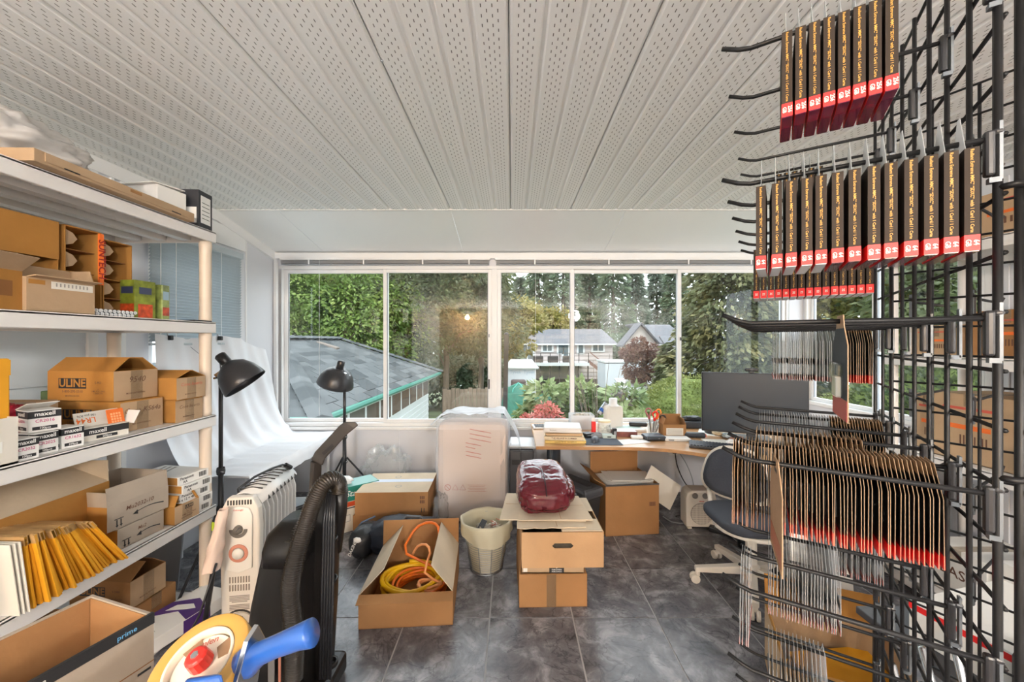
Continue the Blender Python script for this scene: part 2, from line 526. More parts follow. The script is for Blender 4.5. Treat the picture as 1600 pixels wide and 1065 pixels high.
# header casing and folded-up blinds above the windows
hd = struct(bx('trim_2', ((LX + 2.55) / 2, WALLY - 0.02, 2.185), (2.55 - LX, 0.04, 0.055), TRIM, bevel=0.004))
for a, b2, nm in ((-2.13, -0.20, 'left'), (-0.155, 2.45, 'right')):
    t = thing('venetian_blind', 'raised venetian blind with slats bunched above the %s front window' % nm, 'blind', ((a + b2) / 2, WALLY - 0.030, 2.112), group='raised blinds over the front windows')
    bx('head_rail', (0, 0, 0.038), (b2 - a, 0.045, 0.014), TRIM, t, bevel=0.002)
    sm = MB().box((0, 0, 0), (b2 - a - 0.02, 0.04, 0.0022)).mesh('slat', mat('grey_slat', (0.42, 0.42, 0.43), 0.4))
    for k in range(7):
        o = bpy.data.objects.new('slat', sm); COL.objects.link(o); o.parent = t; o.location = (0, 0, 0.026 - k * 0.0042)
    bx('bottom_rail', (0, 0, -0.008), (b2 - a - 0.02, 0.035, 0.007), GREY, t, bevel=0.002)
    for k in (-0.36, -0.1, 0.18, 0.4):
        bx('ladder_cord', (k * (b2 - a), -0.024, 0.012), (0.012, 0.001, 0.045), TRIM, t)
    MB().tube([(0.02 - (b2 - a) / 2 + 0.35, -0.03, 0.03), (0.02 - (b2 - a) / 2 + 0.35, -0.03, -1.2 if nm == 'right' else -1.40)], 0.0014, 5).build('pull_cord', TRIM, t)

def window_unit(n, xs_, z0, z1, y, name_frame='window_frame', along='X', const=0):
    """xs_: list of (left, right, depth_offset) sashes"""
    t = bpy.data.objects.new('window_%d' % n, None); COL.objects.link(t); struct(t)
    t.location = (0, 0, 0)
    def bar(nm, a, b2, za, zb, d0, d1, parent, m=TRIM, bev=0.003):
        if along == 'X': return MB().box2((a, y + d0, za), (b2, y + d1, zb)).build(nm, m, parent, bevel=bev)
        return MB().box2((const + d0, a, za), (const + d1, b2, zb)).build(nm, m, parent, bevel=bev)
    A, Bb = xs_[0][0] - 0.03, xs_[-1][1] + 0.03
    bar('window_frame', A, Bb, z1, z1 + 0.03, 0.0, 0.09, t); bar('window_frame', A, Bb, z0 - 0.03, z0, -0.01, 0.09, t)
    bar('window_frame', A, A + 0.03, z0, z1, 0.0, 0.09, t); bar('window_frame', Bb - 0.03, Bb, z0, z1, 0.0, 0.09, t)
    for (a, b2, off) in xs_:
        w = 0.032
        s = bar('sash', a, a + w, z0, z1, off, off + 0.03, t)
        bar('sash_rail', b2 - w, b2, z0, z1, off, off + 0.03, s); bar('sash_rail', a + w, b2 - w, z1 - w, z1, off, off + 0.03, s); bar('sash_rail', a + w, b2 - w, z0, z0 + w, off, off + 0.03, s)
        bar('glazing_bead', a + w, a + w + 0.006, z0 + w, z1 - w, off + 0.008, off + 0.022, s, GREY, 0); bar('glazing_bead', b2 - w - 0.006, b2 - w, z0 + w, z1 - w, off + 0.008, off + 0.022, s, GREY, 0)
        bar('pane', a + w, b2 - w, z0 + w, z1 - w, off + 0.013, off + 0.017, t, GLASS, 0)
    return t
def fx(px): return (px - 800) * WALLY / FPX
w1 = window_unit(1, [(fx(440), fx(604), 0.045), (fx(598), fx(768), 0.012)], SILLZ, WINT - 0.03, WALLY)
w2 = window_unit(2, [(fx(777), fx(897), 0.012), (fx(893), fx(1067), 0.045), (fx(1060), fx(1229), 0.012)], SILLZ, WINT - 0.03, WALLY)
bx('latch', (fx(764), WALLY + 0.006, 1.0), (0.012, 0.012, 0.09), BLACK, w1, bevel=0.002)
bx('latch', (fx(764), WALLY + 0.008, 1.45), (0.012, 0.008, 0.03), GREY, w1, bevel=0.002)
bx('latch', (fx(1064), WALLY + 0.004, 1.42), (0.012, 0.012, 0.03), DKGREY, w2, bevel=0.002)
st = struct(bx('window_sill', ((LX + RXW) / 2, WALLY - 0.012, SILLZ - 0.045), (RXW - LX, 0.05, 0.025), TRIM, bevel=0.004))
st.name = 'trim_3'

# ---- left wall with a blind-covered window and lap siding
W3A, W3B, W3Z0, W3Z1 = 2.36, 3.13, 0.95, 2.06
wlm = MB()
wlm.box2((LX - 0.1, 2.02, -0.05), (LX, W3A, CEILZ + 0.05)); wlm.box2((LX - 0.1, W3B, -0.05), (LX, WALLY + 0.1, CEILZ + 0.05))
wlm.box2((LX - 0.1, W3A, -0.05), (LX, W3B, W3Z0)); wlm.box2((LX - 0.1, W3A, W3Z1), (LX, W3B, CEILZ + 0.05))
wlm.box2((LX - 0.1, BACKY, -0.05), (LX - 0.012, 2.02, CEILZ + 0.05))
wlo = struct(wlm.build('wall_left', WALLW))
SIDM = mat('pale_blue_siding', (0.70, 0.77, 0.82), 0.45, var=0.03, vscale=2)
for k in range(12):
    z = 0.0 + k * 0.198
    m = MB(); s0, s1 = BACKY, 2.02
    m.add([(0, s0, 0), (0.012, s0, 0), (0.002, s0, 0.197), (0, s0, 0.197), (0, s1, 0), (0.012, s1, 0), (0.002, s1, 0.197), (0, s1, 0.197)],
          [(0, 1, 2, 3), (7, 6, 5, 4), (1, 5, 6, 2), (0, 4, 5, 1), (2, 6, 7, 3)])
    m.build('siding_board', SIDM, wlo, loc=(LX - 0.012, 0, z))
bx('cover_strip', (LX + 0.006, 2.04, 1.15), (0.014, 0.05, 2.3), TRIM, wlo, bevel=0.003)
bx('cover_strip', (LX + 0.006, 2.14, 1.15), (0.014, 0.02, 2.3), TRIM, wlo, bevel=0.003)
bx('cover_strip', (LX + 0.006, 2.20, 1.15), (0.014, 0.03, 2.3), TRIM, wlo, bevel=0.003)
bx('cover_strip', (LX + 0.004, 3.225, 1.12), (0.008, 0.012, 2.22), TRIM, wlo, bevel=0.002)
bx('cover_strip', (LX + 0.02, 3.606, 1.1), (0.03, 0.03, 2.2), TRIM, wlo, bevel=0.003)
# top beam following the ceiling slope
m = MB()
yy = [BACKY, CEILY, WALLY]; zz = [CEILZ, CEILZ, SOFZ]
for a in range(2):
    m.add([(LX, yy[a], zz[a] - 0.075), (LX + 0.02, yy[a], zz[a] - 0.075), (LX + 0.02, yy[a], zz[a]), (LX, yy[a], zz[a]),
           (LX, yy[a + 1], zz[a + 1] - 0.075), (LX + 0.02, yy[a + 1], zz[a + 1] - 0.075), (LX + 0.02, yy[a + 1], zz[a + 1]), (LX, yy[a + 1], zz[a + 1])],
          [(0, 1, 2, 3), (7, 6, 5, 4), (0, 4, 5, 1), (1, 5, 6, 2), (2, 6, 7, 3), (3, 7, 4, 0)])
struct(m.build('trim_4', TRIM))
struct(bx('trim_5', (LX + 0.008, 2.78, 2.205), (0.016, 0.85, 0.15), TRIM, bevel=0.003))
w3 = window_unit(3, [(W3A + 0.03, W3B - 0.03, 0.03)], W3Z0, W3Z1 - 0.03, 0, along='Y', const=LX - 0.09)
vb = thing('venetian_blind', 'pale blue closed venetian blind on the left wall window', 'blind', (LX + 0.03, 2.73, 2.055))
bx('head_rail', (0, 0, 0.02), (0.04, 0.80, 0.045), mat('blind_blue_rail', (0.48, 0.54, 0.58), 0.4), vb, bevel=0.003)
bs = MB().box((0, 0, 0), (0.0025, 0.78, 0.026), R=Matrix.Rotation(rad(38), 3, 'Y')).mesh('slat', mat('pale_blue_slat', (0.43, 0.49, 0.53), 0.45))
for k in range(32):
    o = bpy.data.objects.new('slat', bs); COL.objects.link(o); o.parent = vb; o.location = (0, 0, -0.012 - k * 0.0205)
bx('bottom_rail', (0, 0, -0.675), (0.02, 0.78, 0.014), mat('blind_blue_rail', (0.60, 0.68, 0.74)), vb, bevel=0.002)
for yv in (-0.33, -0.22, 0.17):
    bx('ladder_cord', (0.011, yv, -0.33), (0.0015, 0.005, 0.69), TRIM, vb)

# ---- right wall with higher windows
R0, R1, RZ0, RZ1 = 2.20, WALLY - 0.02, 0.86, 2.05
wr_ = MB()
wr_.box2((RXW, BACKY, -0.05), (RXW + 0.1, R0, CEILZ + 0.1)); wr_.box2((RXW, R1, -0.05), (RXW + 0.1, WALLY + 0.1, CEILZ + 0.1))
wr_.box2((RXW, R0, -0.05), (RXW + 0.1, R1, RZ0 - 0.03)); wr_.box2((RXW, R0, RZ1), (RXW + 0.1, R1, CEILZ + 0.1))
wro = struct(wr_.build('wall_right', WALLW))
for k in range(9):
    bx('cover_strip', (RXW - 0.004, R0 - 0.06 - k * 0.11, 1.15), (0.008, 0.05, 2.3), WALLW, wro, bevel=0.003)
w4 = window_unit(4, [(R0 + 0.03, 2.93, 0.0), (2.90, R1 - 0.03, 0.03)], RZ0, RZ1 - 0.03, 0, along='Y', const=RXW)
# ---- back wall (behind the lens) with its lit wall lamp
bw = MB()
bw.box2((LX - 0.1, BACKY - 0.1, -0.05), (RXW + 0.1, BACKY, CEILZ + 0.1))
struct(bw.build('wall_back', mat('tan_board_wall', (0.50, 0.40, 0.29), 0.6, var=0.1, vscale=3, stretch=(0.3, 1, 9))))
def wall_lamp(x, z, label, power, col):
    t = thing('wall_lamp', label, 'lamp', (x, BACKY + 0.002, z))
    MB().lathe([(0, 0), (0.06, 0), (0.06, 0.02), (0, 0.022)], 20, RX(rad(-90))).build('back_plate', STEEL, t)
    MB().lathe([(0.03, 0.10), (0.11, 0.085), (0.165, 0.03), (0.175, 0.0), (0.165, -0.01), (0.155, 0.0), (0.10, 0.07), (0.03, 0.085)], 24, T(0, 0.20, 0)).build('lamp_shade', mat('opal_shade', (0.9, 0.85, 0.75), 0.4), t, smooth=True)
    MB().tube([(0, 0.02, 0), (0, 0.12, 0.09), (0, 0.2, 0.10)], 0.01, 8).build('arm', STEEL, t)
    MB().lathe([(0, -0.05), (0.03, -0.04), (0.042, 0), (0.03, 0.04), (0.015, 0.07)], 16, T(0, 0.2, 0)).build('bulb', emit_mat('warm_bulb', (1.0, 0.70, 0.36), 22), t, smooth=True)
    ld = bpy.data.lights.new('bulb_light', 'POINT'); ld.energy = power; ld.color = col; ld.shadow_soft_size = 0.06
    lo = bpy.data.objects.new('bulb_light', ld); COL.objects.link(lo); lo.parent = t; lo.location = (0, 0.22, -0.10)
    return t
wall_lamp(-1.34, 2.20, 'lit warm wall lamp with a wide shade on the rear wall', 115, (1.0, 0.66, 0.34))
def added_fill_lamp(x, y, label, power):  # unseen lamps added as fill, placed so their reflections land on mullions
    t = thing('added_fill_lamp', label, 'lamp', (x, y, CEILZ))
    MB().lathe([(0, 0.0), (0.17, 0.0), (0.17, -0.02), (0, -0.02)], 24).build('base_ring', STEEL, t)
    MB().lathe([(0.16, -0.02), (0.15, -0.06), (0.10, -0.09), (0, -0.10)], 24).build('diffuser', emit_mat('fill_lamp_glow', (1.0, 0.90, 0.78), 5.0), t, smooth=True)
    ld = bpy.data.lights.new('fill_light', 'POINT'); ld.energy = power; ld.color = (1.0, 0.955, 0.90); ld.shadow_soft_size = 0.16
    lo = bpy.data.objects.new('fill_light', ld); COL.objects.link(lo); lo.parent = t; lo.location = (0, 0, -0.28)
added_fill_lamp(-0.49, -3.3, 'added round ceiling fill lamp behind the camera on the shelf side', 190)
added_fill_lamp(1.70, -3.3, 'added round ceiling fill lamp behind the camera near the right wall', 190)
# ================================================================ outside the windows
rng = np.random.default_rng(11)
def leaf_mat(name, c1, c2, c3, scale=0.9):
    if name in MATS: return MATS[name]
    m = bpy.data.materials.new(name); m.use_nodes = True
    nt = m.node_tree; b = nt.nodes['Principled BSDF']; out = nt.nodes['Material Output']
    g = nt.nodes.new('ShaderNodeNewGeometry')
    n = nt.nodes.new('ShaderNodeTexNoise'); n.inputs['Scale'].default_value = scale; n.inputs['Detail'].default_value = 6
    n.inputs['Roughness'].default_value = 0.7
    nt.links.new(g.outputs['Position'], n.inputs['Vector'])
    r = nt.nodes.new('ShaderNodeValToRGB')
    e = r.color_ramp.elements
    c1, c2, c3 = [tuple(v * 0.68 for v in c) for c in (c1, c2, c3)]
    e[0].position = 0.34; e[0].color = (*c1, 1); e[1].position = 0.68; e[1].color = (*c3, 1)
    k = e.new(0.5); k.color = (*c2, 1)
    nt.links.new(n.outputs['Fac'], r.inputs[0])
    nt.links.new(r.outputs[0], b.inputs['Base Color'])
    b.inputs['Roughness'].default_value = 0.55
    tl = nt.nodes.new('ShaderNodeBsdfTranslucent'); nt.links.new(r.outputs[0], tl.inputs[0])
    mx = nt.nodes.new('ShaderNodeMixShader'); mx.inputs[0].default_value = 0.35
    nt.links.new(b.outputs[0], mx.inputs[1]); nt.links.new(tl.outputs[0], mx.inputs[2]); nt.links.new(mx.outputs[0], out.inputs[0])
    MATS[name] = m
    return m
def leaves(name, pts, dirs, size, material, parent, aspect=0.45, flat=0.5):
    """pts (N,3) leaf bases, dirs (N,3) leaf directions; one folded diamond each"""
    N = len(pts)
    d = dirs / (np.linalg.norm(dirs, axis=1, keepdims=True) + 1e-9)
    up = rng.normal(0, 1, (N, 3)) * (1 - flat) + np.array([0, 0, 1.0]) * flat
    s = np.cross(d, up); s /= (np.linalg.norm(s, axis=1, keepdims=True) + 1e-9)
    L = size * rng.uniform(0.6, 1.35, (N, 1))
    a = pts; c = pts + d * L
    mid = pts + d * L * 0.5
    b = mid + s * L * aspect / 2; e = mid - s * L * aspect / 2
    v = np.stack([a, b, c, e], 1).reshape(-1, 3)
    me = bpy.data.meshes.new(name)
    me.vertices.add(4 * N); me.vertices.foreach_set('co', v.astype(np.float32).ravel())
    me.loops.add(4 * N); me.loops.foreach_set('vertex_index', np.arange(4 * N, dtype=np.int32))
    me.polygons.add(N); me.polygons.foreach_set('loop_start', np.arange(0, 4 * N, 4, dtype=np.int32))
    me.update(calc_edges=True)
    me.materials.append(material)
    o = bpy.data.objects.new(name, me); COL.objects.link(o); o.parent = parent
    return o
BARK = mat('tree_bark', (0.13, 0.10, 0.075), 0.9, var=0.35, vscale=5, bump=0.5, bscale=20, stretch=(1, 1, 0.2))
GZ = -2.1
def gz(Y): return GZ if Y < 18 else GZ - (Y - 18) * 0.11
def broadleaf(label, X, Y, top, rad_, base_h, m, n=9000, size=0.2, nblob=26, droop=0.3, group=None, name='broadleaf_tree', cat='tree', trunk=0.16, squash=0.75):
    z0 = gz(Y)
    t = thing(name, label, cat, (X, Y, z0), group=group)
    h = top - z0
    MB().tube([(0, 0, -0.1), (0.08, 0.05, h * 0.3), (-0.1, 0.1, h * 0.6), (0, 0, h * 0.85)], [trunk, trunk * 0.8, trunk * 0.55, trunk * 0.2], 8).build('trunk', BARK, t, smooth=True)
    br = MB()
    cz = base_h + (h - base_h) * 0.5
    P_, D_ = [], []
    for k in range(nblob):
        while True:
            q = rng.uniform(-1, 1, 3)
            if 0.25 < np.linalg.norm(q) < 1: break
        c = q * np.array([rad_ * 0.85, rad_ * 0.85, (h - base_h) * 0.5 * 0.9]) + np.array([0, 0, cz])
        br.tube([(0, 0, max(0.3, min(h * 0.8, c[2] - rad_ * 0.5))), tuple(c * np.array([0.5, 0.5, 1]) - np.array([0, 0, 0.15])), tuple(c)], [trunk * 0.35, trunk * 0.2, trunk * 0.06], 5)
        r = rad_ * rng.uniform(0.30, 0.50)
        M = n // nblob
        g = rng.normal(0, 1, (M, 3)); g /= np.linalg.norm(g, axis=1, keepdims=True)
        rr = r * rng.uniform(0.45, 1.0, (M, 1)) ** 0.5
        pts = c + g * rr * np.array([1.15, 1.15, squash])
        P_.append(pts); D_.append(g * np.array([1, 1, 0.4]) + np.array([0, 0, -droop]) + rng.normal(0, 0.45, (M, 3)))
    br.build('branches', BARK, t)
    leaves('foliage', np.concatenate(P_), np.concatenate(D_), size, m, t)
    return t
def conifer(label, X, Y, top, rad_, m, n=9000, size=0.28, low=0.08, group=None, name='conifer_tree', droop=0.35, lv=26):
    z0 = gz(Y); h = top - z0
    t = thing(name, label, 'tree', (X, Y, z0), group=group)
    MB().tube([(0, 0, -0.1), (0, 0, h * 0.5), (0, 0, h * 0.98)], [0.03 * h * 0.7, 0.012 * h, 0.01], 8).build('trunk', BARK, t, smooth=True)
    br = MB(); P_, D_ = [], []
    nb = lv * 7; per = max(4, n // nb)
    for k in range(nb):
        f = low + (1 - low) * (k / nb) ** 0.9
        L = rad_ * ((1 - f) ** 0.75 + 0.04) * rng.uniform(0.7, 1.15)
        a = k * 2.399 + rng.uniform(-0.3, 0.3)
        zb = h * f
        tt = rng.uniform(0.12, 1, per) ** 0.7
        dx, dy = math.cos(a), math.sin(a)
        sag = -droop * L * tt ** 2 + 0.10 * L * tt
        side = rng.normal(0, 0.16 * L + 0.05, per) * (1.15 - tt * 0.7)
        pts = np.stack([dx * L * tt - dy * side, dy * L * tt + dx * side, zb + sag + rng.normal(0, 0.05 * L, per)], 1)
        dd = np.stack([dx + -dy * side * 2 / (L + .1), dy + dx * side * 2 / (L + .1), np.full(per, -0.45)], 1) + rng.normal(0, 0.35, (per, 3))
        P_.append(pts); D_.append(dd)
        if k % 2 == 0:
            br.tube([(0, 0, zb), (dx * L * .5, dy * L * .5, zb - droop * L * .15), (dx * L * .95, dy * L * .95, zb - droop * L * .8)], [0.035, 0.022, 0.006], 4)
    br.build('branches', BARK, t)
    leaves('foliage', np.concatenate(P_), np.concatenate(D_), size, m, t, aspect=0.4)
    return t
# ground
gm = MB()
def gfun(u, v):
    X = -60 + 120 * u; Y = 3.78 + 70 * v
    return (X, Y, gz(Y) + 0.04 * math.sin(X * 0.9) * math.cos(Y * 0.7))
gm.grid(gfun, 40, 40)
go = gm.build('ground', mat('lawn_and_soil', (0.10, 0.13, 0.055), 0.95, var=0.4, vscale=1.2, bump=0.4, bscale=30)); struct(go)

LM_BRIGHT = leaf_mat('bright_maple_leaves', (0.07, 0.14, 0.025), (0.23, 0.35, 0.07), (0.52, 0.58, 0.18), 0.8)
LM_OLIVE = leaf_mat('olive_tree_leaves', (0.045, 0.07, 0.03), (0.12, 0.155, 0.06), (0.24, 0.26, 0.10), 0.8)
LM_FIR = leaf_mat('fir_needles', (0.07, 0.11, 0.07), (0.19, 0.26, 0.15), (0.36, 0.43, 0.26), 0.5)
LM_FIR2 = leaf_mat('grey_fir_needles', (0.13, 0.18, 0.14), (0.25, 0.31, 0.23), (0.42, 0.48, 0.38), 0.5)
LM_CEDAR = leaf_mat('cedar_fronds', (0.08, 0.105, 0.05), (0.22, 0.23, 0.10), (0.46, 0.38, 0.15), 1.2)
LM_GOLD = leaf_mat('golden_autumn_leaves', (0.16, 0.16, 0.04), (0.34, 0.30, 0.07), (0.52, 0.44, 0.12), 0.9)
LM_HEDGE = leaf_mat('hedge_leaves', (0.14, 0.175, 0.04), (0.25, 0.29, 0.075), (0.42, 0.44, 0.15), 2.2)
LM_RHODO = leaf_mat('shrub_leaves', (0.09, 0.16, 0.05), (0.24, 0.33, 0.12), (0.50, 0.55, 0.30), 2.5)
LM_RED = leaf_mat('red_azalea_leaves', (0.32, 0.07, 0.06), (0.70, 0.19, 0.16), (0.85, 0.38, 0.30), 3.0)
LM_RUST = leaf_mat('rust_leaves', (0.13, 0.05, 0.04), (0.24, 0.11, 0.08), (0.34, 0.20, 0.12), 1.6)
def wx(px, Y): return (px - 800) * Y / FPX
def wz(py, Y): return CAMZ - (py - 532.5) * Y / FPX
GT = 'trees behind the garage'
broadleaf('bright green maple behind the garage roof at the left pane edge', wx(455, 16), 16, 6.0, 3.3, 2.6, LM_BRIGHT, 24000, 0.17, 34, group=GT)
broadleaf('bright green maple above the roof vent', wx(540, 15), 15, 5.6, 2.6, 2.0, LM_BRIGHT, 24000, 0.16, 34, group=GT)
broadleaf('dark olive tree filling the second pane left half', wx(628, 17), 17, 6.4, 2.7, 2.4, LM_OLIVE, 20000, 0.18, 32, group=GT)
broadleaf('olive tree with a pale trunk behind the fence', wx(695, 18), 18, 6.6, 2.6, 2.9, LM_OLIVE, 20000, 0.18, 32, group=GT)
broadleaf('olive tree beside the window mullion and lamp reflection', wx(750, 20), 20, 6.8, 2.4, 2.6, LM_OLIVE, 10000, 0.28, 26, group=GT)
conifer('dark fir rising behind the maples', wx(590, 24), 24, 11.0, 3.8, LM_FIR, 9000, 0.45, group=GT)
conifer('dark fir at the far left behind the maples', wx(480, 26), 26, 12, 4.5, LM_FIR, 9000, 0.5, group=GT)
conifer('dark fir between the two left panes and the mullion', wx(700, 28), 28, 13, 4.2, LM_FIR, 9000, 0.5, group=GT)
GF = 'tall firs behind the neighbour houses'
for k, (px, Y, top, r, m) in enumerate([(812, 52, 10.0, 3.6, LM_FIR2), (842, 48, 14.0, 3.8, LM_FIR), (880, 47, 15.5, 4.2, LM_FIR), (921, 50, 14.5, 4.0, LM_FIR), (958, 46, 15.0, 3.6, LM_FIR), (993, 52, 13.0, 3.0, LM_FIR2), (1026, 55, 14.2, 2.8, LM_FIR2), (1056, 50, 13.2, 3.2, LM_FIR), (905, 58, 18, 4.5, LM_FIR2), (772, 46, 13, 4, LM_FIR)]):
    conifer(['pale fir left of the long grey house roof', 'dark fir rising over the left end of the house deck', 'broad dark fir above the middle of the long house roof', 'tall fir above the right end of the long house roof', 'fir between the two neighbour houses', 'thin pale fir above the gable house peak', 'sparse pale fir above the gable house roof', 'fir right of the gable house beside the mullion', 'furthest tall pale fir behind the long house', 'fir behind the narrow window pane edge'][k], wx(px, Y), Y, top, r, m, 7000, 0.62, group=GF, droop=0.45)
broadleaf('golden leaved tree left of the long grey house', wx(800, 27), 27, 4.6, 2.0, 2.6, LM_GOLD, 6000, 0.32, 18)
broadleaf('golden leaved tree beside the firs over the house roof', wx(852, 43), 43, 6.0, 2.6, 2.6, LM_GOLD, 5000, 0.45, 16)
conifer('large olive cedar filling the third big pane', wx(1142, 14), 14, 7.6, 3.0, LM_CEDAR, 26000, 0.26, low=0.16, name='cedar_tree', droop=0.5, lv=34)
conifer('cedar beside the corner post behind the rack', wx(1232, 19), 19, 7.0, 2.4, LM_FIR, 9000, 0.34, group='trees beyond the right windows')
broadleaf('autumn tree seen through the right wall window', 12.5, 15, 5.8, 3.0, 2.4, LM_GOLD, 9000, 0.28, 24, group='trees beyond the right windows')
broadleaf('green tree seen through the nearer right window pane', 12.5, 10.5, 5.5, 2.8, 2.2, LM_OLIVE, 9000, 0.25, 24, group='trees beyond the right windows')
conifer('fir far behind the right wall windows', 20, 21, 11, 4.5, LM_FIR, 7000, 0.5, group='trees beyond the right windows')

for k, (px, Y, top, r) in enumerate([(560, 24, 1.4, 2.6), (640, 25, 1.6, 2.6), (715, 24, 1.2, 2.4), (775, 27, 1.4, 2.2), (960, 42, 2.2, 4.0), (1075, 30, 2.4, 3.0), (1010, 60, 6.5, 6.0), (900, 64, 6.5, 6.0)]):
    broadleaf(['dark bush behind the garage roof end', 'dark bush behind the fence left part', 'dark bush behind the fence right part', 'dark bush left of the long house', 'dark bush between the two houses', 'dark bush behind the bushy conifer', 'dark thicket behind the gable house', 'dark thicket behind the long house'][k], wx(px, Y), Y, top, r, 0.4, LM_FIR, 5000, 0.30 if Y < 40 else 0.55, 18, group='dark undergrowth behind the houses and fence', name='dark_bush', cat='bush', trunk=0.08)
# clipped hedge: rounded body of dense small leaves
def hedge(label, x0, x1, y0, y1, top, n=34000, size=0.055, name='clipped_hedge', m=LM_HEDGE, rnd=0.5):
    t = thing(name, label, 'hedge', ((x0 + x1) / 2, (y0 + y1) / 2, GZ))
    hx, hy, h = (x1 - x0) / 2, (y1 - y0) / 2, top - GZ
    def f(u, v):
        a = 2 * math.pi * u
        ca, sa = math.cos(a), math.sin(a)
        k = (abs(ca) ** 6 + abs(sa) ** 6) ** (-1 / 6)
        e = min(1, (1 - v) / 0.22) ** 0.5 if v > 0.78 else 1
        return (hx * ca * k * (0.35 + 0.65 * e), hy * sa * k * (0.3 + 0.7 * e), h * v)
    MB().grid(f, 40, 14, closeu=True).build('core', mat('hedge_core', (0.10, 0.13, 0.03), 0.9, var=0.3), t)
    u = rng.uniform(0, 1, n); v = rng.uniform(0.1, 1, n)
    pts = np.array([f(a, b) for a, b in zip(u, v)])
    pts *= rng.uniform(0.97, 1.03, (n, 1))
    d = pts - np.array([0, 0, h * 0.45]); d[:, 2] *= 0.5
    leaves('foliage', pts, d + rng.normal(0, 0.5, (n, 3)) * np.linalg.norm(d, axis=1, keepdims=True), size, m, t, aspect=0.5, flat=0.2)
hedge('bright green clipped hedge with a rounded end behind the desk', 3.15, 6.2, 8.6, 9.8, 0.52)
hedge('bright green clipped hedge seen right of the monitor', 6.4, 11.0, 7.6, 8.8, 0.44)
hedge('dense green hedge below the right wall windows', 5.2, 6.4, 3.9, 6.2, 1.28, 20000, 0.08, m=LM_OLIVE)
def shrub(label, X, Y, top, r, m, n=5000, size=0.12, name='garden_shrub', group=None, nb=16):
    return broadleaf(label, X, Y, top, r, 0.9, m, n, size, nb, 0.25, group, name, 'shrub', 0.045, 0.8)
shrub('pale green leafy shrub between the two middle panes', wx(872, 7), 7, 0.86, 0.62, LM_RHODO, 4500, 0.17, group='shrubs under the front windows')
shrub('pale green shrub with bare twigs behind the desk jars', wx(945, 6.6), 6.6, 0.80, 0.66, LM_RHODO, 4500, 0.17, group='shrubs under the front windows')
shrub('low shrub behind the scissors pot', wx(985, 6.0), 6.0, 0.38, 0.5, LM_RHODO, 3000, 0.14, group='shrubs under the front windows')
GA = 'red azaleas under the window'
for k, (px, Y, top) in enumerate([(790, 6.0, 0.50), (824, 5.8, 0.54), (856, 6.1, 0.46)]):
    shrub(['red azalea beside the black pole outside', 'red azalea in the middle of the row', 'red azalea against the pale green shrub'][k], wx(px, Y), Y, top, 0.42, LM_RED, 3200, 0.07, group=GA, nb=12)
broadleaf('rust red small tree in front of the gable house', wx(1008, 17), 17, 1.6, 0.85, 1.6, LM_RUST, 4500, 0.16, 14)
conifer('bushy green conifer beside the rust tree', wx(1042, 15), 15, 1.25, 1.15, LM_CEDAR, 6000, 0.16, name='bushy_conifer', lv=16)
tw = thing('bare_twigs', 'bare grey twigs standing up from the pale shrub', 'twigs', (wx(935, 6.4), 6.4, GZ))
for k in range(16):
    a = rng.uniform(-0.35, 0.35); bnd = rng.uniform(-0.25, 0.25); hh = rng.uniform(2.6, 3.3)
    MB().tube([(0, 0, 0), (a * 0.5, bnd * 0.3, hh * 0.6), (a * 1.8, bnd, hh)], [0.012, 0.008, 0.003], 4).build('twig', BARK, tw)

# ---- neighbouring garage with shingle roof
def shingle_mat():
    m = mat('grey_shingle', (0.10, 0.11, 0.115), 0.95, bump=0.5, bscale=120)
    nt = m.node_tree; oi = nt.nodes.new('ShaderNodeObjectInfo'); r = nt.nodes.new('ShaderNodeValToRGB')
    r.color_ramp.elements[0].color = (0.034, 0.040, 0.043, 1); r.color_ramp.elements[1].color = (0.098, 0.105, 0.108, 1)
    nt.links.new(oi.outputs['Random'], r.inputs[0]); nt.links.new(r.outputs[0], nt.nodes['Principled BSDF'].inputs['Base Color'])
    return m
SH = shingle_mat()
GREEN = mat('green_gutter_paint', (0.03, 0.16, 0.12), 0.4)
WSID = mat('white_lap_siding', (0.56, 0.58, 0.58), 0.5)
gar = thing('garage', 'white garage with grey shingled hip roof and green gutter outside the left panes', 'building', (-5.5, 9.5, GZ))
GL = gar.location
A = Vector((-2.69, 5.48, 0.30)); Bf = Vector((-2.49, 13.55, 0.30)); N1 = Vector((-5.46, 9.0, 1.43)); N2 = Vector((-5.5, 12.4, 1.43)); C = Vector((-8.4, 5.48, 0.30)); Dd = Vector((-8.4, 13.55, 0.3))
m = MB().add([A - GL, Bf - GL, N2 - GL, N1 - GL, C - GL, Dd - GL], [(0, 1, 2, 3), (4, 0, 3), (1, 5, 2), (5, 4, 3, 2), (0, 4, 5, 1)])
m.build('roof', mat('shadow_gap_deck', (0.02, 0.02, 0.02), 0.9), gar)  # near-black deck shows between courses, standing in for shingle edge shadows
shm = {}
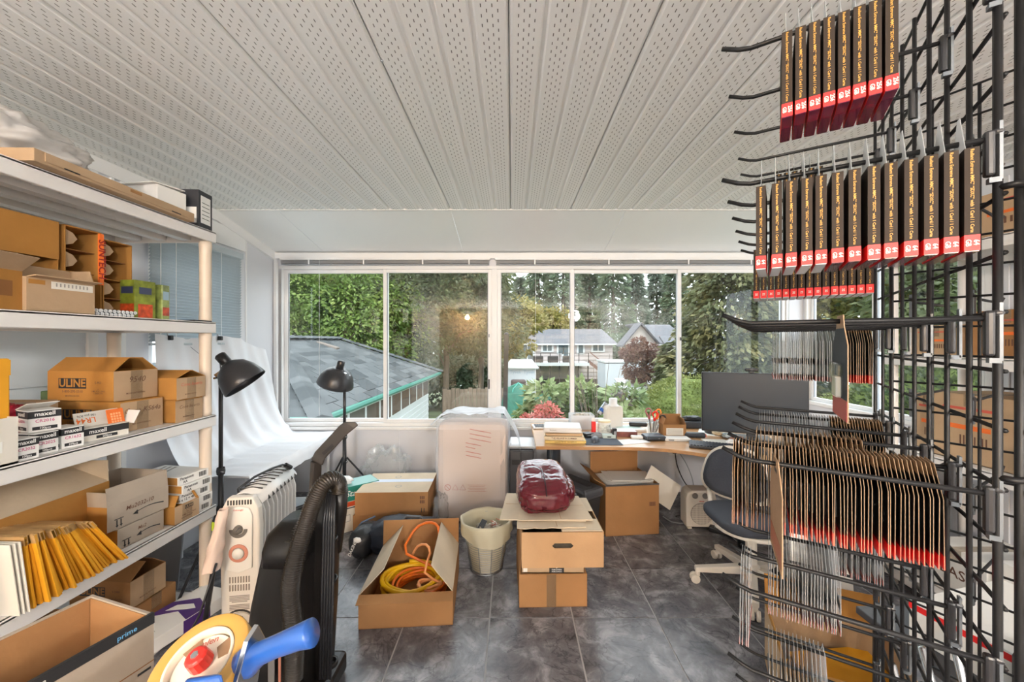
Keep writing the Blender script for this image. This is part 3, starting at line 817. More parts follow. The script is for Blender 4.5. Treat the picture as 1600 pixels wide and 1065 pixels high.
def shingles(p0, p1, q0, q1, rows, width, cnt):
    """slope with eave p0->p1 and top q0->q1"""
    nrm = (p1 - p0).cross(q0 - p0).normalized()
    if nrm.z < 0: nrm = -nrm
    up = ((q0 + q1) / 2 - (p0 + p1) / 2)
    ed = (p1 - p0).normalized(); up = up - ed * up.dot(ed); sl = up.length; upn = up.normalized()
    eh = sl / rows
    for r in range(rows):
        f = r / rows; fm = min(1, (r + 0.55) / rows)
        a = p0.lerp(q0, fm); b = p1.lerp(q1, fm)
        L = (b - a).length
        k = max(1, round(L / width))
        for j in range(k):
            if len(shm) >= cnt: return
            w = L / k - 0.014
            c = a + (b - a) * ((j + 0.5) / k) + upn * (eh * 0.05 + random.uniform(-0.012, 0.012)) + nrm * 0.022
            o = bpy.data.objects.new('shingle', shmesh); COL.objects.link(o); o.parent = gar
            Rm = Matrix((ed, upn, nrm)).transposed()
            if Rm.determinant() < 0: Rm = Matrix((-ed, upn, nrm)).transposed()
            o.matrix_local = T(*(c - GL)) @ (Rm @ Matrix.Rotation(rad(5.0), 3, 'X')).to_4x4() @ Matrix.Diagonal((w, eh * 0.885, 1, 1))
            shm[len(shm)] = 1
shmesh = MB().box((0, 0, 0), (1, 1, 0.022)).mesh('shingle', SH)
shingles(A, Bf, N1, N2, 14, 0.62, 190)
shingles(C, A, N1 + Vector((-0.3, 0, 0)), N1, 14, 0.62, 280)
cap = MB().add([(-0.16, -0.2, 0.0), (0, -0.2, 0.06), (0.16, -0.2, 0), (-0.16, 0.2, 0.02), (0, 0.2, 0.08), (0.16, 0.2, 0.02), (-0.16, -0.2, -0.03), (0.16, -0.2, -0.03)], [(0, 1, 4, 3), (1, 2, 5, 4), (0, 6, 7, 2, 1)]).mesh('ridge_cap', SH)
for (p, q, cnt) in ((A, N1, 18), (N1, N2, 9), (N2, Bf, 12)):
    for k in range(cnt):
        o = bpy.data.objects.new('ridge_cap', cap); COL.objects.link(o); o.parent = gar
        c = p.lerp(q, (k + 0.5) / cnt) + Vector((0, 0, 0.04))
        d = (q - p).normalized(); s = d.cross(Vector((0, 0, 1))).normalized(); u = s.cross(d)
        o.matrix_local = T(*(c - GL)) @ Matrix((s, d, u)).transposed().to_4x4()
for a, b in ((A, Bf), (C, A)):
    g = MB().tube([a - GL + Vector((0, 0, -0.02)), b - GL + Vector((0, 0, -0.02))], 0.055, 8); g.build('gutter', GREEN, gar)
    d = (b - a).normalized(); s = Vector((0, 0, 1)).cross(d)
    g = MB().tube([a - GL + s * 0.12 + Vector((0, 0, -0.11)), b - GL + s * 0.12 + Vector((0, 0, -0.11))], 0.03, 6); g.build('fascia_moulding', WSID, gar)
bx('roof_vent', P(512, 541, 10.6) - GL, (0.55, 0.3, 0.12), mat('roof_vent_metal', (0.16, 0.13, 0.11), 0.6), gar, bevel=0.02, rot=(0, rad(18), rad(10)))
# walls: white siding boards under a band of dark glazed panels
wxg = -2.86
mb = MB(); mb.box2((wxg - 0.1, 5.7, GZ), (wxg - 0.02, 13.3, 0.28)); mb.box2((-8.2, 5.7, GZ), (wxg - 0.02, 5.8, 0.28))
for vv in range(len(mb.v)): mb.v[vv] = tuple(Vector(mb.v[vv]) - GL)
mb.build('wall', WSID, gar)
for k in range(11):
    z = GZ + k * 0.155
    bx('siding_board', Vector((wxg, 9.5, z + 0.075)) - GL, (0.03, 7.6, 0.15), WSID, gar, R=Matrix.Rotation(rad(6), 3, 'Y'))
pan = mat('brown_glazed_panel', (0.10, 0.075, 0.06), 0.15)
for k in range(9):
    y = 5.95 + k * 0.80
    f = bx('window', Vector((wxg + 0.015, y + 0.38, -0.08)) - GL, (0.05, 0.80, 0.62), WSID, gar)
    bx('pane', (0.027, 0, 0), (0.012, 0.68, 0.54), pan, f)
MB().tube([Vector((wxg + 0.1, 5.75, 0.2)) - GL, Vector((wxg + 0.1, 5.75, GZ)) - GL], 0.045, 8).build('downpipe', GREEN, gar)

# ---- board fences
def fence(label, x0, y0, x1, y1, z0, h, m, bw_=0.16):
    t = thing('board_fence', label, 'fence', ((x0 + x1) / 2, (y0 + y1) / 2, z0))
    L = math.hypot(x1 - x0, y1 - y0); a = math.atan2(y1 - y0, x1 - x0)
    t.rotation_euler = (0, 0, a)
    k = int(L / bw_)
    pmh = MB().box((0, 0, h / 2), (bw_ - 0.012, 0.02, h)).mesh('board', m)
    for i in range(k):
        o = bpy.data.objects.new('board', pmh); COL.objects.link(o); o.parent = t
        o.location = (-L / 2 + (i + 0.5) * bw_, random.uniform(-0.006, 0.006), 0); o.scale = (1, 1, random.uniform(0.98, 1.02))
    for z in (0.3, h - 0.25):
        bx('rail', (0, 0.03, z), (L, 0.04, 0.09), m, t)
FW = mat('weathered_fence_wood', (0.17, 0.125, 0.09), 0.9, var=0.25, vscale=6, stretch=(3, 3, 0.4))
fence('weathered brown board fence behind the garage corner', -2.6, 14.6, 0.2, 15.2, gz(15), 1.7, FW)
fence('dark board fence beside the white shed roof', 3.6, 15.5, 7.5, 15.5, gz(15.5), 1.1, mat('dark_fence_wood', (0.10, 0.09, 0.085), 0.9, var=0.2))

# ---- houses
def house(label, x0, x1, y, depth, zb, ze, zr, wallm, roofm, gable=None, overhang=0.4):
    t = thing('house', label, 'building', ((x0 + x1) / 2, y, zb))
    w = x1 - x0; h = ze - zb
    bx('wall', (0, depth / 2, h / 2), (w, depth, h), wallm, t)
    k = 14
    for i in range(k):
        bx('siding_board', (0, -0.03, (i + 0.5) * h / k), (w, 0.05, h / k - 0.04), wallm, t, R=Matrix.Rotation(rad(-7), 3, 'X'))
    o_ = overhang
    if gable is None:                                  # ridge along X
        MB().add([(-w / 2 - o_, -o_, h), (w / 2 + o_, -o_, h), (w / 2 + o_ - 0.6, depth / 2, zr - zb), (-w / 2 - o_ + 0.2, depth / 2, zr - zb), (-w / 2 - o_, depth + o_, h), (w / 2 + o_, depth + o_, h)],
                 [(0, 1, 2, 3), (3, 2, 5, 4), (0, 3, 4), (1, 5, 2), (0, 4, 5, 1)]).build('roof', roofm, t)
        bx('gutter', (0, -o_ - 0.02, h - 0.04), (w + 2 * o_, 0.1, 0.12), WSID, t)
    return t
ROOFG = mat('grey_house_roof', (0.105, 0.105, 0.115), 0.9, var=0.12, vscale=3)
MAUVE = mat('mauve_siding', (0.44, 0.385, 0.37), 0.7)
HWIN = mat('house_window_glass', (0.10, 0.13, 0.14), 0.1)
def hwin(t, x, z, w, h, panes=2):
    f = bx('window', (x, -0.10, z), (w + 0.25, 0.08, h + 0.25), WSID, t)
    for i in range(panes):
        bx('pane', ((i - (panes - 1) / 2) * w / panes, -0.05, 0), (w / panes - 0.09, 0.03, h), HWIN, f)
Y1 = 36.0
zb = gz(Y1)
h1 = house('long pale mauve house with grey roof and a raised deck', wx(800, Y1), wx(957, Y1), Y1, 7, zb, wz(537, Y1), wz(518, Y1) + 0.35, MAUVE, ROOFG)
def hx(t, px, Y): return wx(px, Y) - t.location.x
def hz(t, py, Y): return wz(py, Y) - t.location.z
hwin(h1, hx(h1, 824, Y1), hz(h1, 551, Y1), 1.1, 1.5, 2); hwin(h1, hx(h1, 855, Y1), hz(h1, 543, Y1), 0.9, 0.55, 2)
hwin(h1, hx(h1, 876, Y1), hz(h1, 545, Y1), 0.5, 0.7, 1); hwin(h1, hx(h1, 934, Y1), hz(h1, 543, Y1), 1.0, 0.55, 2); hwin(h1, hx(h1, 907, Y1), hz(h1, 545, Y1), 0.5, 0.7, 1)
hwin(h1, hx(h1, 884, Y1), hz(h1, 548, Y1), 0.5, 1.2, 1)
DECK = mat('dark_deck_wood', (0.07, 0.06, 0.055), 0.8)
dk = bx('deck', (hx(h1, 855, Y1), -1.5, hz(h1, 566, Y1)), (6.6, 3.0, 0.25), WSID, h1)
bx('rail', (0, -1.45, 0.95), (6.6, 0.05, 0.06), DECK, dk)
for i in range(9):
    bx('post', (-3.25 + i * 0.81, -1.45, 0.5), (0.06, 0.06, 0.95), DECK, dk); 
    bx('post', (-3.25 + i * 0.81, -1.2, -1.2), (0.1, 0.1, 2.2), DECK, dk)
for i in range(3):
    bx('deck_furniture', (-1.0 + i * 1.3, -0.7, 0.4), (0.9, 0.6, 0.6), DECK, dk, bevel=0.08)
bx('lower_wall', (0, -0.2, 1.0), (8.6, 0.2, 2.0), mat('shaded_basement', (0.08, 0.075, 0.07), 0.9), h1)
MB().box((hx(h1, 836, Y1), 1.5, hz(h1, 523, Y1)), (0.25, 0.25, 0.5)).build('chimney', DKGREY, h1)
stt = bx('stair_stringer', (hx(h1, 930, Y1), -2.6, hz(h1, 577, Y1)), (2.9, 0.08, 0.25), mat('red_brown_stair', (0.20, 0.11, 0.09), 0.8), h1, R=Matrix.Rotation(rad(38), 3, 'Y'))
bx('stair_rail', (0.15, -0.02, 0.75), (2.9, 0.06, 0.08), MATS['red_brown_stair'], stt, R=Matrix.Rotation(rad(38), 3, 'Y'))
Y2 = 30.0
BEIGE = mat('beige_siding', (0.48, 0.42, 0.38), 0.7)
h2 = thing('house', 'beige gable house with grey roof right of the long house', 'building', (wx(1012, Y2), Y2, gz(Y2)))
zz2 = lambda py: wz(py, Y2) - h2.location.z
xx2 = lambda px, dy=0: wx(px, Y2 + dy) - h2.location.x
ev, rg = zz2(533), zz2(507)
g0, g1, gp = xx2(978), xx2(1023), xx2(1000)
MB().add([(g0, 0, 0), (g1, 0, 0), (g1, 0, ev), (gp, 0, rg), (g0, 0, ev), (g0, 1.5, 0), (g1, 1.5, 0), (g1, 1.5, ev), (gp, 1.5, rg), (g0, 1.5, ev)],
         [(0, 1, 2, 3, 4), (9, 8, 7, 6, 5), (0, 5, 6, 1), (0, 4, 9, 5), (1, 6, 7, 2)]).build('wall', BEIGE, h2)
for i in range(12):
    bx('siding_board', ((g0 + g1) / 2, -0.03, (i + 0.5) * ev / 12), (g1 - g0, 0.05, ev / 12 - 0.04), BEIGE, h2, R=Matrix.Rotation(rad(-6), 3, 'X'))
MB().add([(g0 - 0.35, -0.35, ev - 0.3), (gp, -0.35, rg + 0.12), (gp, 1.5, rg + 0.12), (g0 - 0.35, 1.5, ev - 0.3), (g0 - 0.35, -0.35, ev - 0.42), (gp, -0.35, rg - 0.02), (gp, 1.5, rg - 0.02), (g0 - .35, 1.5, ev - .42)],
         [(0, 1, 2, 3), (7, 6, 5, 4), (0, 4, 5, 1), (0, 3, 7, 4)]).build('roof', ROOFG, h2)
gr = xx2(1078)
MB().add([(gp, -0.35, rg + 0.12), (g1 + 0.2, -0.5, ev - 0.2), (gr, -0.5, ev - 0.2), (gr, 4, rg + 0.12), (gp, 4, rg + 0.12), (gp + .1, 4, ev)], [(0, 1, 2, 3, 4)]).build('roof', ROOFG, h2, solid=0.12)
bx('wall', ((g1 + gr) / 2, 1.0, ev / 2 - 0.1), (gr - g1, 1.6, ev - 0.1), BEIGE, h2)
bx('gutter', ((g1 + gr) / 2, -0.5, ev - 0.25), (gr - g1, 0.1, 0.12), WSID, h2)
hwin(h2, xx2(1000), zz2(541), 0.35, 0.6, 1); hwin(h2, xx2(1044), zz2(541), 0.7, 0.7, 1); hwin(h2, xx2(1057), zz2(541), 0.5, 0.8, 1)
Y3 = 19.0
h3 = thing('house', 'white sided gable house half hidden behind the cedar', 'building', (wx(1215, Y3), Y3, gz(Y3)))
z3 = lambda py: wz(py, Y3) - h3.location.z
MB().add([(-2.2, 0, 0), (2.6, 0, 0), (2.6, 0, z3(565)), (0.1, 0, z3(543)), (-2.2, 0, z3(565)), (-2.2, 6, 0), (2.6, 6, 0), (2.6, 6, z3(565)), (.1, 6, z3(543)), (-2.2, 6, z3(565))],
         [(0, 1, 2, 3, 4), (9, 8, 7, 6, 5), (0, 4, 9, 5), (1, 6, 7, 2)]).build('wall', WSID, h3)
for i in range(11):
    bx('siding_board', (0.2, -0.03, (i + 0.5) * z3(565) / 11), (4.8, 0.05, z3(565) / 11 - 0.05), WSID, h3, R=Matrix.Rotation(rad(-6), 3, 'X'))
MB().add([(-2.6, -0.4, z3(570)), (0.1, -0.4, z3(541)), (0.1, 6, z3(541)), (-2.6, 6, z3(570)), (3.0, -0.4, z3(570)), (3.0, 6, z3(570))], [(0, 1, 2, 3), (1, 4, 5, 2)]).build('roof', ROOFG, h3, solid=0.15)
MB().add([(-3.0, 6, z3(548)), (5.0, 6, z3(548)), (5.0, 10, z3(522)), (-2.0, 10, z3(522))], [(0, 1, 2, 3)]).build('rear_roof', ROOFG, h3, solid=0.15)
bx('rear_wall', (1.2, 9.0, z3(548) / 2), (7, 4, z3(548)), MAUVE, h3)
# ---- yard things
ys = 22.0
sh = thing('garden_shed', 'white wrapped garden shed with lettering below the deck', 'shed', (wx(815, ys), ys, gz(ys)))
hzs = lambda py: wz(py, ys) - sh.location.z
bx('wall', (0, 0.8, hzs(574) / 2), (1.62, 1.6, hzs(574)), mat('white_house_wrap', (0.55, 0.59, 0.64), 0.5, var=0.03), sh)
MB().add([(-0.95, -0.2, hzs(575)), (0.95, -0.2, hzs(575)), (0.6, 0.8, hzs(563)), (-0.6, 0.8, hzs(563)), (0.95, 1.8, hzs(575)), (-0.95, 1.8, hzs(575))], [(0, 1, 2, 3), (3, 2, 4, 5), (0, 3, 5), (1, 4, 2)]).build('roof', WSID, sh, solid=0.08)
for xx in (-0.35, 0.42):
    lettering(sh, 'Tyvek', 'front', (xx, -0.012, hzs(581)), 0.26, mat('pale_blue_print', (0.35, 0.45, 0.55), 0.6))
bx('black_cover', (-0.2, -1.2, hzs(592) / 2), (0.8, 0.5, hzs(587)), mat('dark_bbq_cover', (0.07, 0.05, 0.055), 0.7), sh, bevel=0.1)
gd = thing('garden_dome', 'green net garden dome on the lawn', 'dome', (wx(810, 14), 14, gz(14)))
MB().lathe([(0.62, 0.0), (0.62, 1.2), (0.55, 1.55), (0.35, 1.85), (0, 1.98)], 18).build('cover', film_mat('green_net', (0.03, 0.20, 0.14), 0.3, 0.5), gd, smooth=True)
for k in range(3):
    a = k * math.pi / 3
    MB().tube([(0.62 * math.cos(a), 0.62 * math.sin(a), 0), (0.62 * math.cos(a), 0.62 * math.sin(a), 1.2), (0.38 * math.cos(a), 0.38 * math.sin(a), 1.82), (0, 0, 2.0), (-0.38 * math.cos(a), -0.38 * math.sin(a), 1.82), (-0.62 * math.cos(a), -0.62 * math.sin(a), 1.2), (-0.62 * math.cos(a), -0.62 * math.sin(a), 0)], 0.02, 6).build('hoop', mat('teal_hoop', (0.02, 0.25, 0.2), 0.4), gd)
gs = thing('privacy_screen', 'green fabric privacy screen along the garden edge', 'fence', (wx(835, 13), 13, gz(13)))
bx('screen', (0, 0, 1.0), (2.0, 0.03, 1.5), mat('green_screen_fabric', (0.03, 0.14, 0.10), 0.8, var=0.2), gs)
for i in range(4): bx('post', (-0.95 + i * 0.63, 0.04, 0.85), (0.05, 0.05, 1.75), DKGREY, gs)
tr = thing('trailer', 'white box trailer behind the twiggy shrub', 'trailer', (wx(980, 24), 24, gz(24)))
bx('body', (0, 1, wz(566, 24) - gz(24) - 0.85), (2.75, 2.2, 1.6), mat('white_trailer_panel', (0.50, 0.53, 0.58), 0.4), tr, bevel=0.05)
bx('roof_cap', (0, 1, wz(565, 24) - gz(24)), (2.85, 2.3, 0.1), WSID, tr)
for s in (-0.5, 0.5):
    MB().lathe([(0, -0.1), (0.3, -0.1), (0.33, 0), (0.3, 0.1), (0, 0.1)], 16, T(s, 0.1, 0.3) @ RX(rad(90))).build('wheel', BLACK, tr)
ws = thing('lean_to_shed', 'low white roofed lean-to beside the hedge', 'shed', (wx(1010, 16), 16, gz(16)))
bx('roof', (0, 0.9, wz(611, 16) - gz(16) + 0.10), (1.7, 1.9, 0.08), mat('white_sheet_roof', (0.52, 0.53, 0.55), 0.4), ws, R=Matrix.Rotation(rad(14), 3, 'X'))
bx('wall', (0, 1.0, 0.6), (1.6, 1.5, 1.2), MATS['dark_fence_wood'], ws)
for xx in (-0.75, -0.1, 0.75): bx('post', (xx, 0.1, 0.65), (0.08, 0.08, 1.4), WSID, ws)
MB().tube([(0.25, 0, 0), (0.25, 0, wz(600, 16) - gz(16))], 0.03, 6).build('pipe', STEEL, ws)
pl = thing('steel_pole', 'black square steel pole just outside the narrow pane', 'pole', (wx(787, 4.3), 4.3, GZ))
MB().box((0, 0, (wz(522, 4.3) - GZ) / 2), (0.05, 0.05, wz(522, 4.3) - GZ), R=Matrix.Rotation(rad(1.0), 3, 'Y')).build('post', mat('black_painted_steel', (0.03, 0.025, 0.022), 0.5), pl, bevel=0.004)
MB().lathe([(0, 0.02), (0.02, 0.015), (0.028, 0)], 8, T(0.03, 0, wz(522, 4.3) - GZ)).build('cap', BLACK, pl)
# ================================================================ white plastic shelving on the left and what stands on it
SX, SY0, SY1 = -1.59, 1.06, 2.10
SD = 0.55
SHELF_Z = [0.06, 0.524, 1.006, 1.500, 1.983]
unit = thing('storage_shelf', 'white plastic five tier storage shelf loaded with boxes along the left wall', 'shelf', (SX - SD / 2, (SY0 + SY1) / 2, 0))
LY = SY1 - SY0
for z in SHELF_Z:
    s = bx('shelf_board', (0, 0, z - 0.006), (SD, LY, 0.012), SHELFW, unit, bevel=0.003)
    for sx in (-1, 1):
        bx('lip', (sx * (SD / 2 - 0.008), 0, -0.023), (0.016, LY, 0.058), SHELFW, s, bevel=0.004)
    for sy in (-1, 1):
        bx('lip', (0, sy * (LY / 2 - 0.008), -0.023), (SD - 0.034, 0.016, 0.058), SHELFW, s, bevel=0.004)
    for k in (-0.30, 0.0, 0.30):
        bx('stiffener', (k * SD * 0.8, 0, -0.026), (0.045, LY - 0.04, 0.035), SHELFW, s)
    rm = MB().box((0, 0, 0), (SD - 0.05, 0.005, 0.016)).mesh('rib', SHELFW)
    for k in range(24):
        o = bpy.data.objects.new('rib', rm); COL.objects.link(o); o.parent = s; o.location = (0, -LY / 2 + 0.04 + k * (LY - 0.08) / 23, -0.014)
for sx in (-1, 1):
    for sy in (-1, 1):
        for k in range(4):
            z0, z1 = SHELF_Z[k], SHELF_Z[k + 1] - 0.058
            MB().lathe([(0, 0), (0.027, 0), (0.029, 0.02), (0.027, 0.05), (0.027, z1 - z0 - 0.05), (0.029, z1 - z0 - 0.02), (0.027, z1 - z0), (0, z1 - z0)], 18,
                       T(sx * (SD / 2 - 0.033), sy * (LY / 2 - 0.033), z0)).build('post', POSTC, unit, smooth=True)
        MB().lathe([(0, -0.046), (0.03, -0.046), (0.03, 0), (0, 0)], 16, T(sx * (SD / 2 - 0.033), sy * (LY / 2 - 0.033), 0.048)).build('foot', SHELFW, unit)
Z5, Z4, Z3, Z2, Z1 = SHELF_Z

# ---------------- top shelf
def lump(name, label, cat, loc, dims, m, seed=1, amp=0.18, n=36, rz=0, flat=0.25, freq=3.0, parent=None, rough_z=0.0):
    """crumpled soft object: squashed sphere pushed about by noise"""
    from mathutils import noise
    mb = MB()
    def f(u, v):
        a = 2 * math.pi * u; b = math.pi * (v - 0.5) * 0.999
        d = Vector((math.cos(a) * math.cos(b), math.sin(a) * math.cos(b), math.sin(b)))
        d = Vector([math.copysign(abs(c) ** 0.75, c) for c in d])
        k = 1 + amp * noise.noise(d * freq + Vector((seed * 3.1, seed, 0))) + amp * 0.5 * noise.noise(d * freq * 3 + Vector((0, seed * 2.3, seed)))
        p = Vector((d.x * dims[0] / 2 * k, d.y * dims[1] / 2 * k, (d.z * dims[2] / 2) * k + dims[2] / 2))
        p.z = max(p.z, 0.0 + 0.002 * (d.z + 1))
        return p
    mb.grid(f, n, n // 2 + 2, closeu=True)
    if parent: return mb.build(name, m, parent, smooth=True, loc=loc)
    o = mb.build(name, m, None, smooth=True, loc=loc, rot=(0, 0, rz))
    return tag(o, label, cat)
lump('plastic_bag', 'crumpled white plastic bag on the top shelf', 'bag', (-1.80, 1.36, Z1 + 0.001), (0.34, 0.46, 0.20), film_mat('crinkled_white_film', (0.82, 0.80, 0.78), 0.08, 0.2), 4, 0.24, 90, freq=2.8)
lump('bag_bundle', 'clear bag of small parts behind the flat carton on the top shelf', 'bag', (-1.84, 1.72, Z1 + 0.001), (0.22, 0.30, 0.11), FILM, 9, 0.4, 56, freq=4)
t = thing('flat_carton', 'long flat kraft mailer carton overhanging the top shelf edge', 'box', (-1.655, 1.59, Z1), rad(1.5))
bx('body', (0, 0, 0.022), (0.20, 0.66, 0.042), KRAFT_P, t, bevel=0.002)
bx('lid_flap', (0.1015, 0, 0.026), (0.003, 0.60, 0.030), KRAFT_P, t)
for yy in (-0.22, 0.22): bx('slot', (0.1035, yy, 0.012), (0.0015, 0.05, 0.004), INK, t)
bx('tuck_tab', (0.1035, 0.02, 0.030), (0.0015, 0.05, 0.012), KRAFT, t)
bx('red_sheet', (-0.06, 0.02, 0.047), (0.07, 0.22, 0.006), RED, t)
t = thing('white_mailer_box', 'white box with a barcode label on the top shelf end', 'box', (-1.74, 1.90, Z1), rad(-8))
bx('body', (0, 0, 0.075), (0.20, 0.14, 0.15), PAPER, t, bevel=0.002); bx('lid', (0.01, -0.02, 0.155), (0.20, 0.15, 0.004), PAPER, t, R=Matrix.Rotation(rad(4), 3, 'X'))
decal(t, 'right', (0.1, -0.02, 0.05), 0.07, 0.05, PAPER2)
for k in range(6): bx('barcode_bar', (0.1012, -0.045 + k * 0.008, 0.05), (0.0008, 0.004, 0.03), INK, t)
t = thing('black_product_box', 'black product box with white label at the top shelf corner', 'box', (-1.655, 2.035, Z1), rad(4))
bx('body', (0, 0, 0.095), (0.11, 0.10, 0.19), mat('black_carton', (0.03, 0.032, 0.04), 0.45), t, bevel=0.002)
decal(t, 'front', (0.02, -0.0502, 0.06), 0.05, 0.08, PAPER); decal(t, 'right', (0.0552, 0, 0.095), 0.07, 0.14, PAPER)
for k in range(5): bx('print_line', (0.0560, 0, 0.05 + k * 0.02), (0.0006, 0.055, 0.003), INK, t)

# ---------------- second shelf: divider cartons, tipped cartons, batteries, snack packs
def divider_carton(label, loc, rz, w, d, h, cols=1, rows=3, edge=None, m=KRAFT_WARMLIT):
    """carton lying on its side, open face towards -Y, with crossed dividers"""
    t = thing('divider_carton', label, 'box', loc, rz, group='open divider cartons on the second shelf')
    wl_ = 0.004
    b = MB(); b.box((0, 0, wl_ / 2), (w, d, wl_)); b.box((0, 0, h - wl_ / 2), (w, d, wl_)); b.box((0, d / 2, h / 2), (w, wl_, h))
    for s in (-1, 1): b.box((s * (w / 2 - wl_ / 2), 0, h / 2), (wl_, d, h))
    b.build('body', m, t)
    for r in range(1, rows):
        bx('divider', (0, 0.01, h * r / rows), (w - 0.01, d - 0.03, 0.003), KRAFT_D if r % 2 else m, t, R=Matrix.Rotation(rad(random.uniform(-3, 3)), 3, 'Y'))
    for c in range(1, cols + 1):
        bx('divider', (-w / 2 + w * c / (cols + 1), 0.01, h / 2), (0.003, d - 0.03, h - 0.01), m, t)
    for r in range(rows):
        MB().prism([(0, 0), (0.035, 0.02), (0.05, 0.05), (0.035, 0.08), (0, 0.1)], 0.003, T(-w / 2 + 0.006, -d / 2 + 0.02, h * (r + 0.1) / rows) @ RX(rad(90)) @ Matrix.Diagonal((1, h / rows / 0.125, 1, 1))).build('notched_insert', KRAFT_P, t)
    return t
R90 = rad(90)
t = divider_carton('open divider carton with an orange lettered edge on the second shelf', (-1.80, 1.555, Z2), R90 - rad(3), 0.128, 0.20, 0.345, 0, 4)
bx('printed_edge', (0.059, -0.103, 0.235), (0.016, 0.008, 0.21), INKO, t)
lettering(t, 'SUNTECH', 'front', (0.059, -0.108, 0.235), 0.036, mat('dark_red_ink', (0.30, 0.01, 0.01)), spin=rad(-90), bold=0.02)
divider_carton('open divider carton at the right of the lettered one', (-1.80, 1.690, Z2), R90 - rad(3), 0.118, 0.20, 0.325, 0, 4)
t = divider_carton('wide open divider carton behind the torn label carton', (-1.81, 1.375, Z2), R90 - rad(3), 0.195, 0.20, 0.345, 1, 2)
bx('front_panel', (0.0, -0.104, 0.275), (0.19, 0.004, 0.14), KRAFT_WARMLIT, t)
t = divider_carton('divider carton at the left end of the second shelf', (-1.83, 1.20, Z2), R90 - rad(3), 0.13, 0.20, 0.35, 1, 2)
bx('front_panel', (0.0, -0.104, 0.28), (0.13, 0.004, 0.13), KRAFT_WARMLIT, t)
t = carton('kraft_carton', 'kraft carton with a white torn label at the front of the second shelf', (-1.645, 1.395, Z2), R90 - rad(2), (0.205, 0.085, 0.115), {'front': (172, 0.035), 'back': (100, 0.05), 'left': None, 'right': (75, 0.05)}, KRAFT_P)
decal(t, 'front', (0.03, -0.0430, 0.095), 0.13, 0.025, PAPER2); decal(t, 'front', (-0.075, -0.0430, 0.10), 0.045, 0.015, KRAFT_WARMLIT)
for k in range(9): bx('barcode_bar', (-0.02 + k * 0.012, -0.0440, 0.097), (0.004, 0.0008, 0.012), mat('grey_ink', (0.35, 0.33, 0.3), 0.7), t)
t = carton('kraft_carton', 'tipped open kraft carton at the left end of the second shelf', (-1.665, 1.215, Z2), rad(8), (0.11, 0.14, 0.13), {'front': (205, 0.07), 'right': (140, 0.07), 'back': (80, 0.06)}, KRAFT_WARMLIT, KRAFT_P)
decal(t, 'right', (0.0555, 0.0, 0.07), 0.08, 0.05, KRAFT_D)
bt = MB().lathe([(0, 0), (0.0070, 0), (0.0070, 0.045), (0.004, 0.0455), (0.004, 0.048), (0, 0.048)], 10)
btm = bt.mesh('battery', mat('battery_white_end', (0.75, 0.76, 0.78), 0.3))
for r in range(2):
    for k in range(10):
        o = bpy.data.objects.new('battery', btm); COL.objects.link(o)
        tag(o, 'loose cylindrical battery with a white end lying in the rows beside the front carton', 'battery', 'battery rows on the second shelf')
        o.location = (-1.665 + r * 0.004, 1.510 + k * 0.0175 + r * 0.0088, Z2 + 0.0072 + r * 0.0128); o.rotation_euler = (0, rad(90), 0)
        band = MB().lathe([(0.0072, 0.004), (0.0072, 0.012)], 10).mesh('wrapper', mat('battery_dark_wrap', (0.03, 0.07, 0.10), 0.3)) if (r, k) == (0, 0) else band
        w = bpy.data.objects.new('wrapper', band); COL.objects.link(w); w.parent = o; w.location = (0, 0, 0.03)
t = thing('cookie_tin_box', 'green and red printed cookie box on the second shelf', 'box', (-1.69, 1.765, Z2), rad(-4))
bx('body', (0, 0, 0.085), (0.07, 0.095, 0.17), mat('green_cookie_print', (0.22, 0.26, 0.03), 0.35, var=0.5, vscale=28), t, bevel=0.002)
for f_, p_ in (('right', (0.0352, 0, 0.035)), ('front', (0.0, -0.0477, 0.035))):
    decal(t, f_, p_, 0.065, 0.06, mat('red_cookie_print', (0.62, 0.08, 0.02), 0.4, var=0.5, vscale=40), name='printed_band')
    decal(t, f_, Vector(p_) + Vector((0, 0, 0.09)), 0.055, 0.03, mat('navy_print', (0.05, 0.06, 0.12), 0.4), name='printed_badge')
t = thing('cookie_tin_box', 'narrow green cookie box at the end of the second shelf', 'box', (-1.675, 1.865, Z2), rad(6))
bx('body', (0, 0, 0.083), (0.04, 0.045, 0.166), mat('light_green_print', (0.30, 0.36, 0.10), 0.35, var=0.5, vscale=30), t, bevel=0.002)
decal(t, 'right', (0.0202, 0, 0.115), 0.035, 0.04, mat('pale_blue_badge', (0.35, 0.5, 0.6), 0.4), name='printed_badge'); decal(t, 'right', (0.0202, 0, 0.04), 0.04, 0.04, MATS['red_cookie_print'], name='printed_band')
bx('grey_card_sheet', (-1.83, 1.82, Z2 + 0.125), (0.004, 0.12, 0.24), mat('grey_card', (0.36, 0.36, 0.35), 0.8), None, rot=(0, rad(-6), 0))
tag(bpy.data.objects['grey_card_sheet'], 'grey card sheet standing behind the cookie boxes', 'card')
bx('black_tablet', (-1.64, 2.02, Z2 + 0.004), (0.09, 0.11, 0.007), BLACK, None, bevel=0.002)
tag(bpy.data.objects['black_tablet'], 'thin black tablet lying at the end of the second shelf', 'tablet')

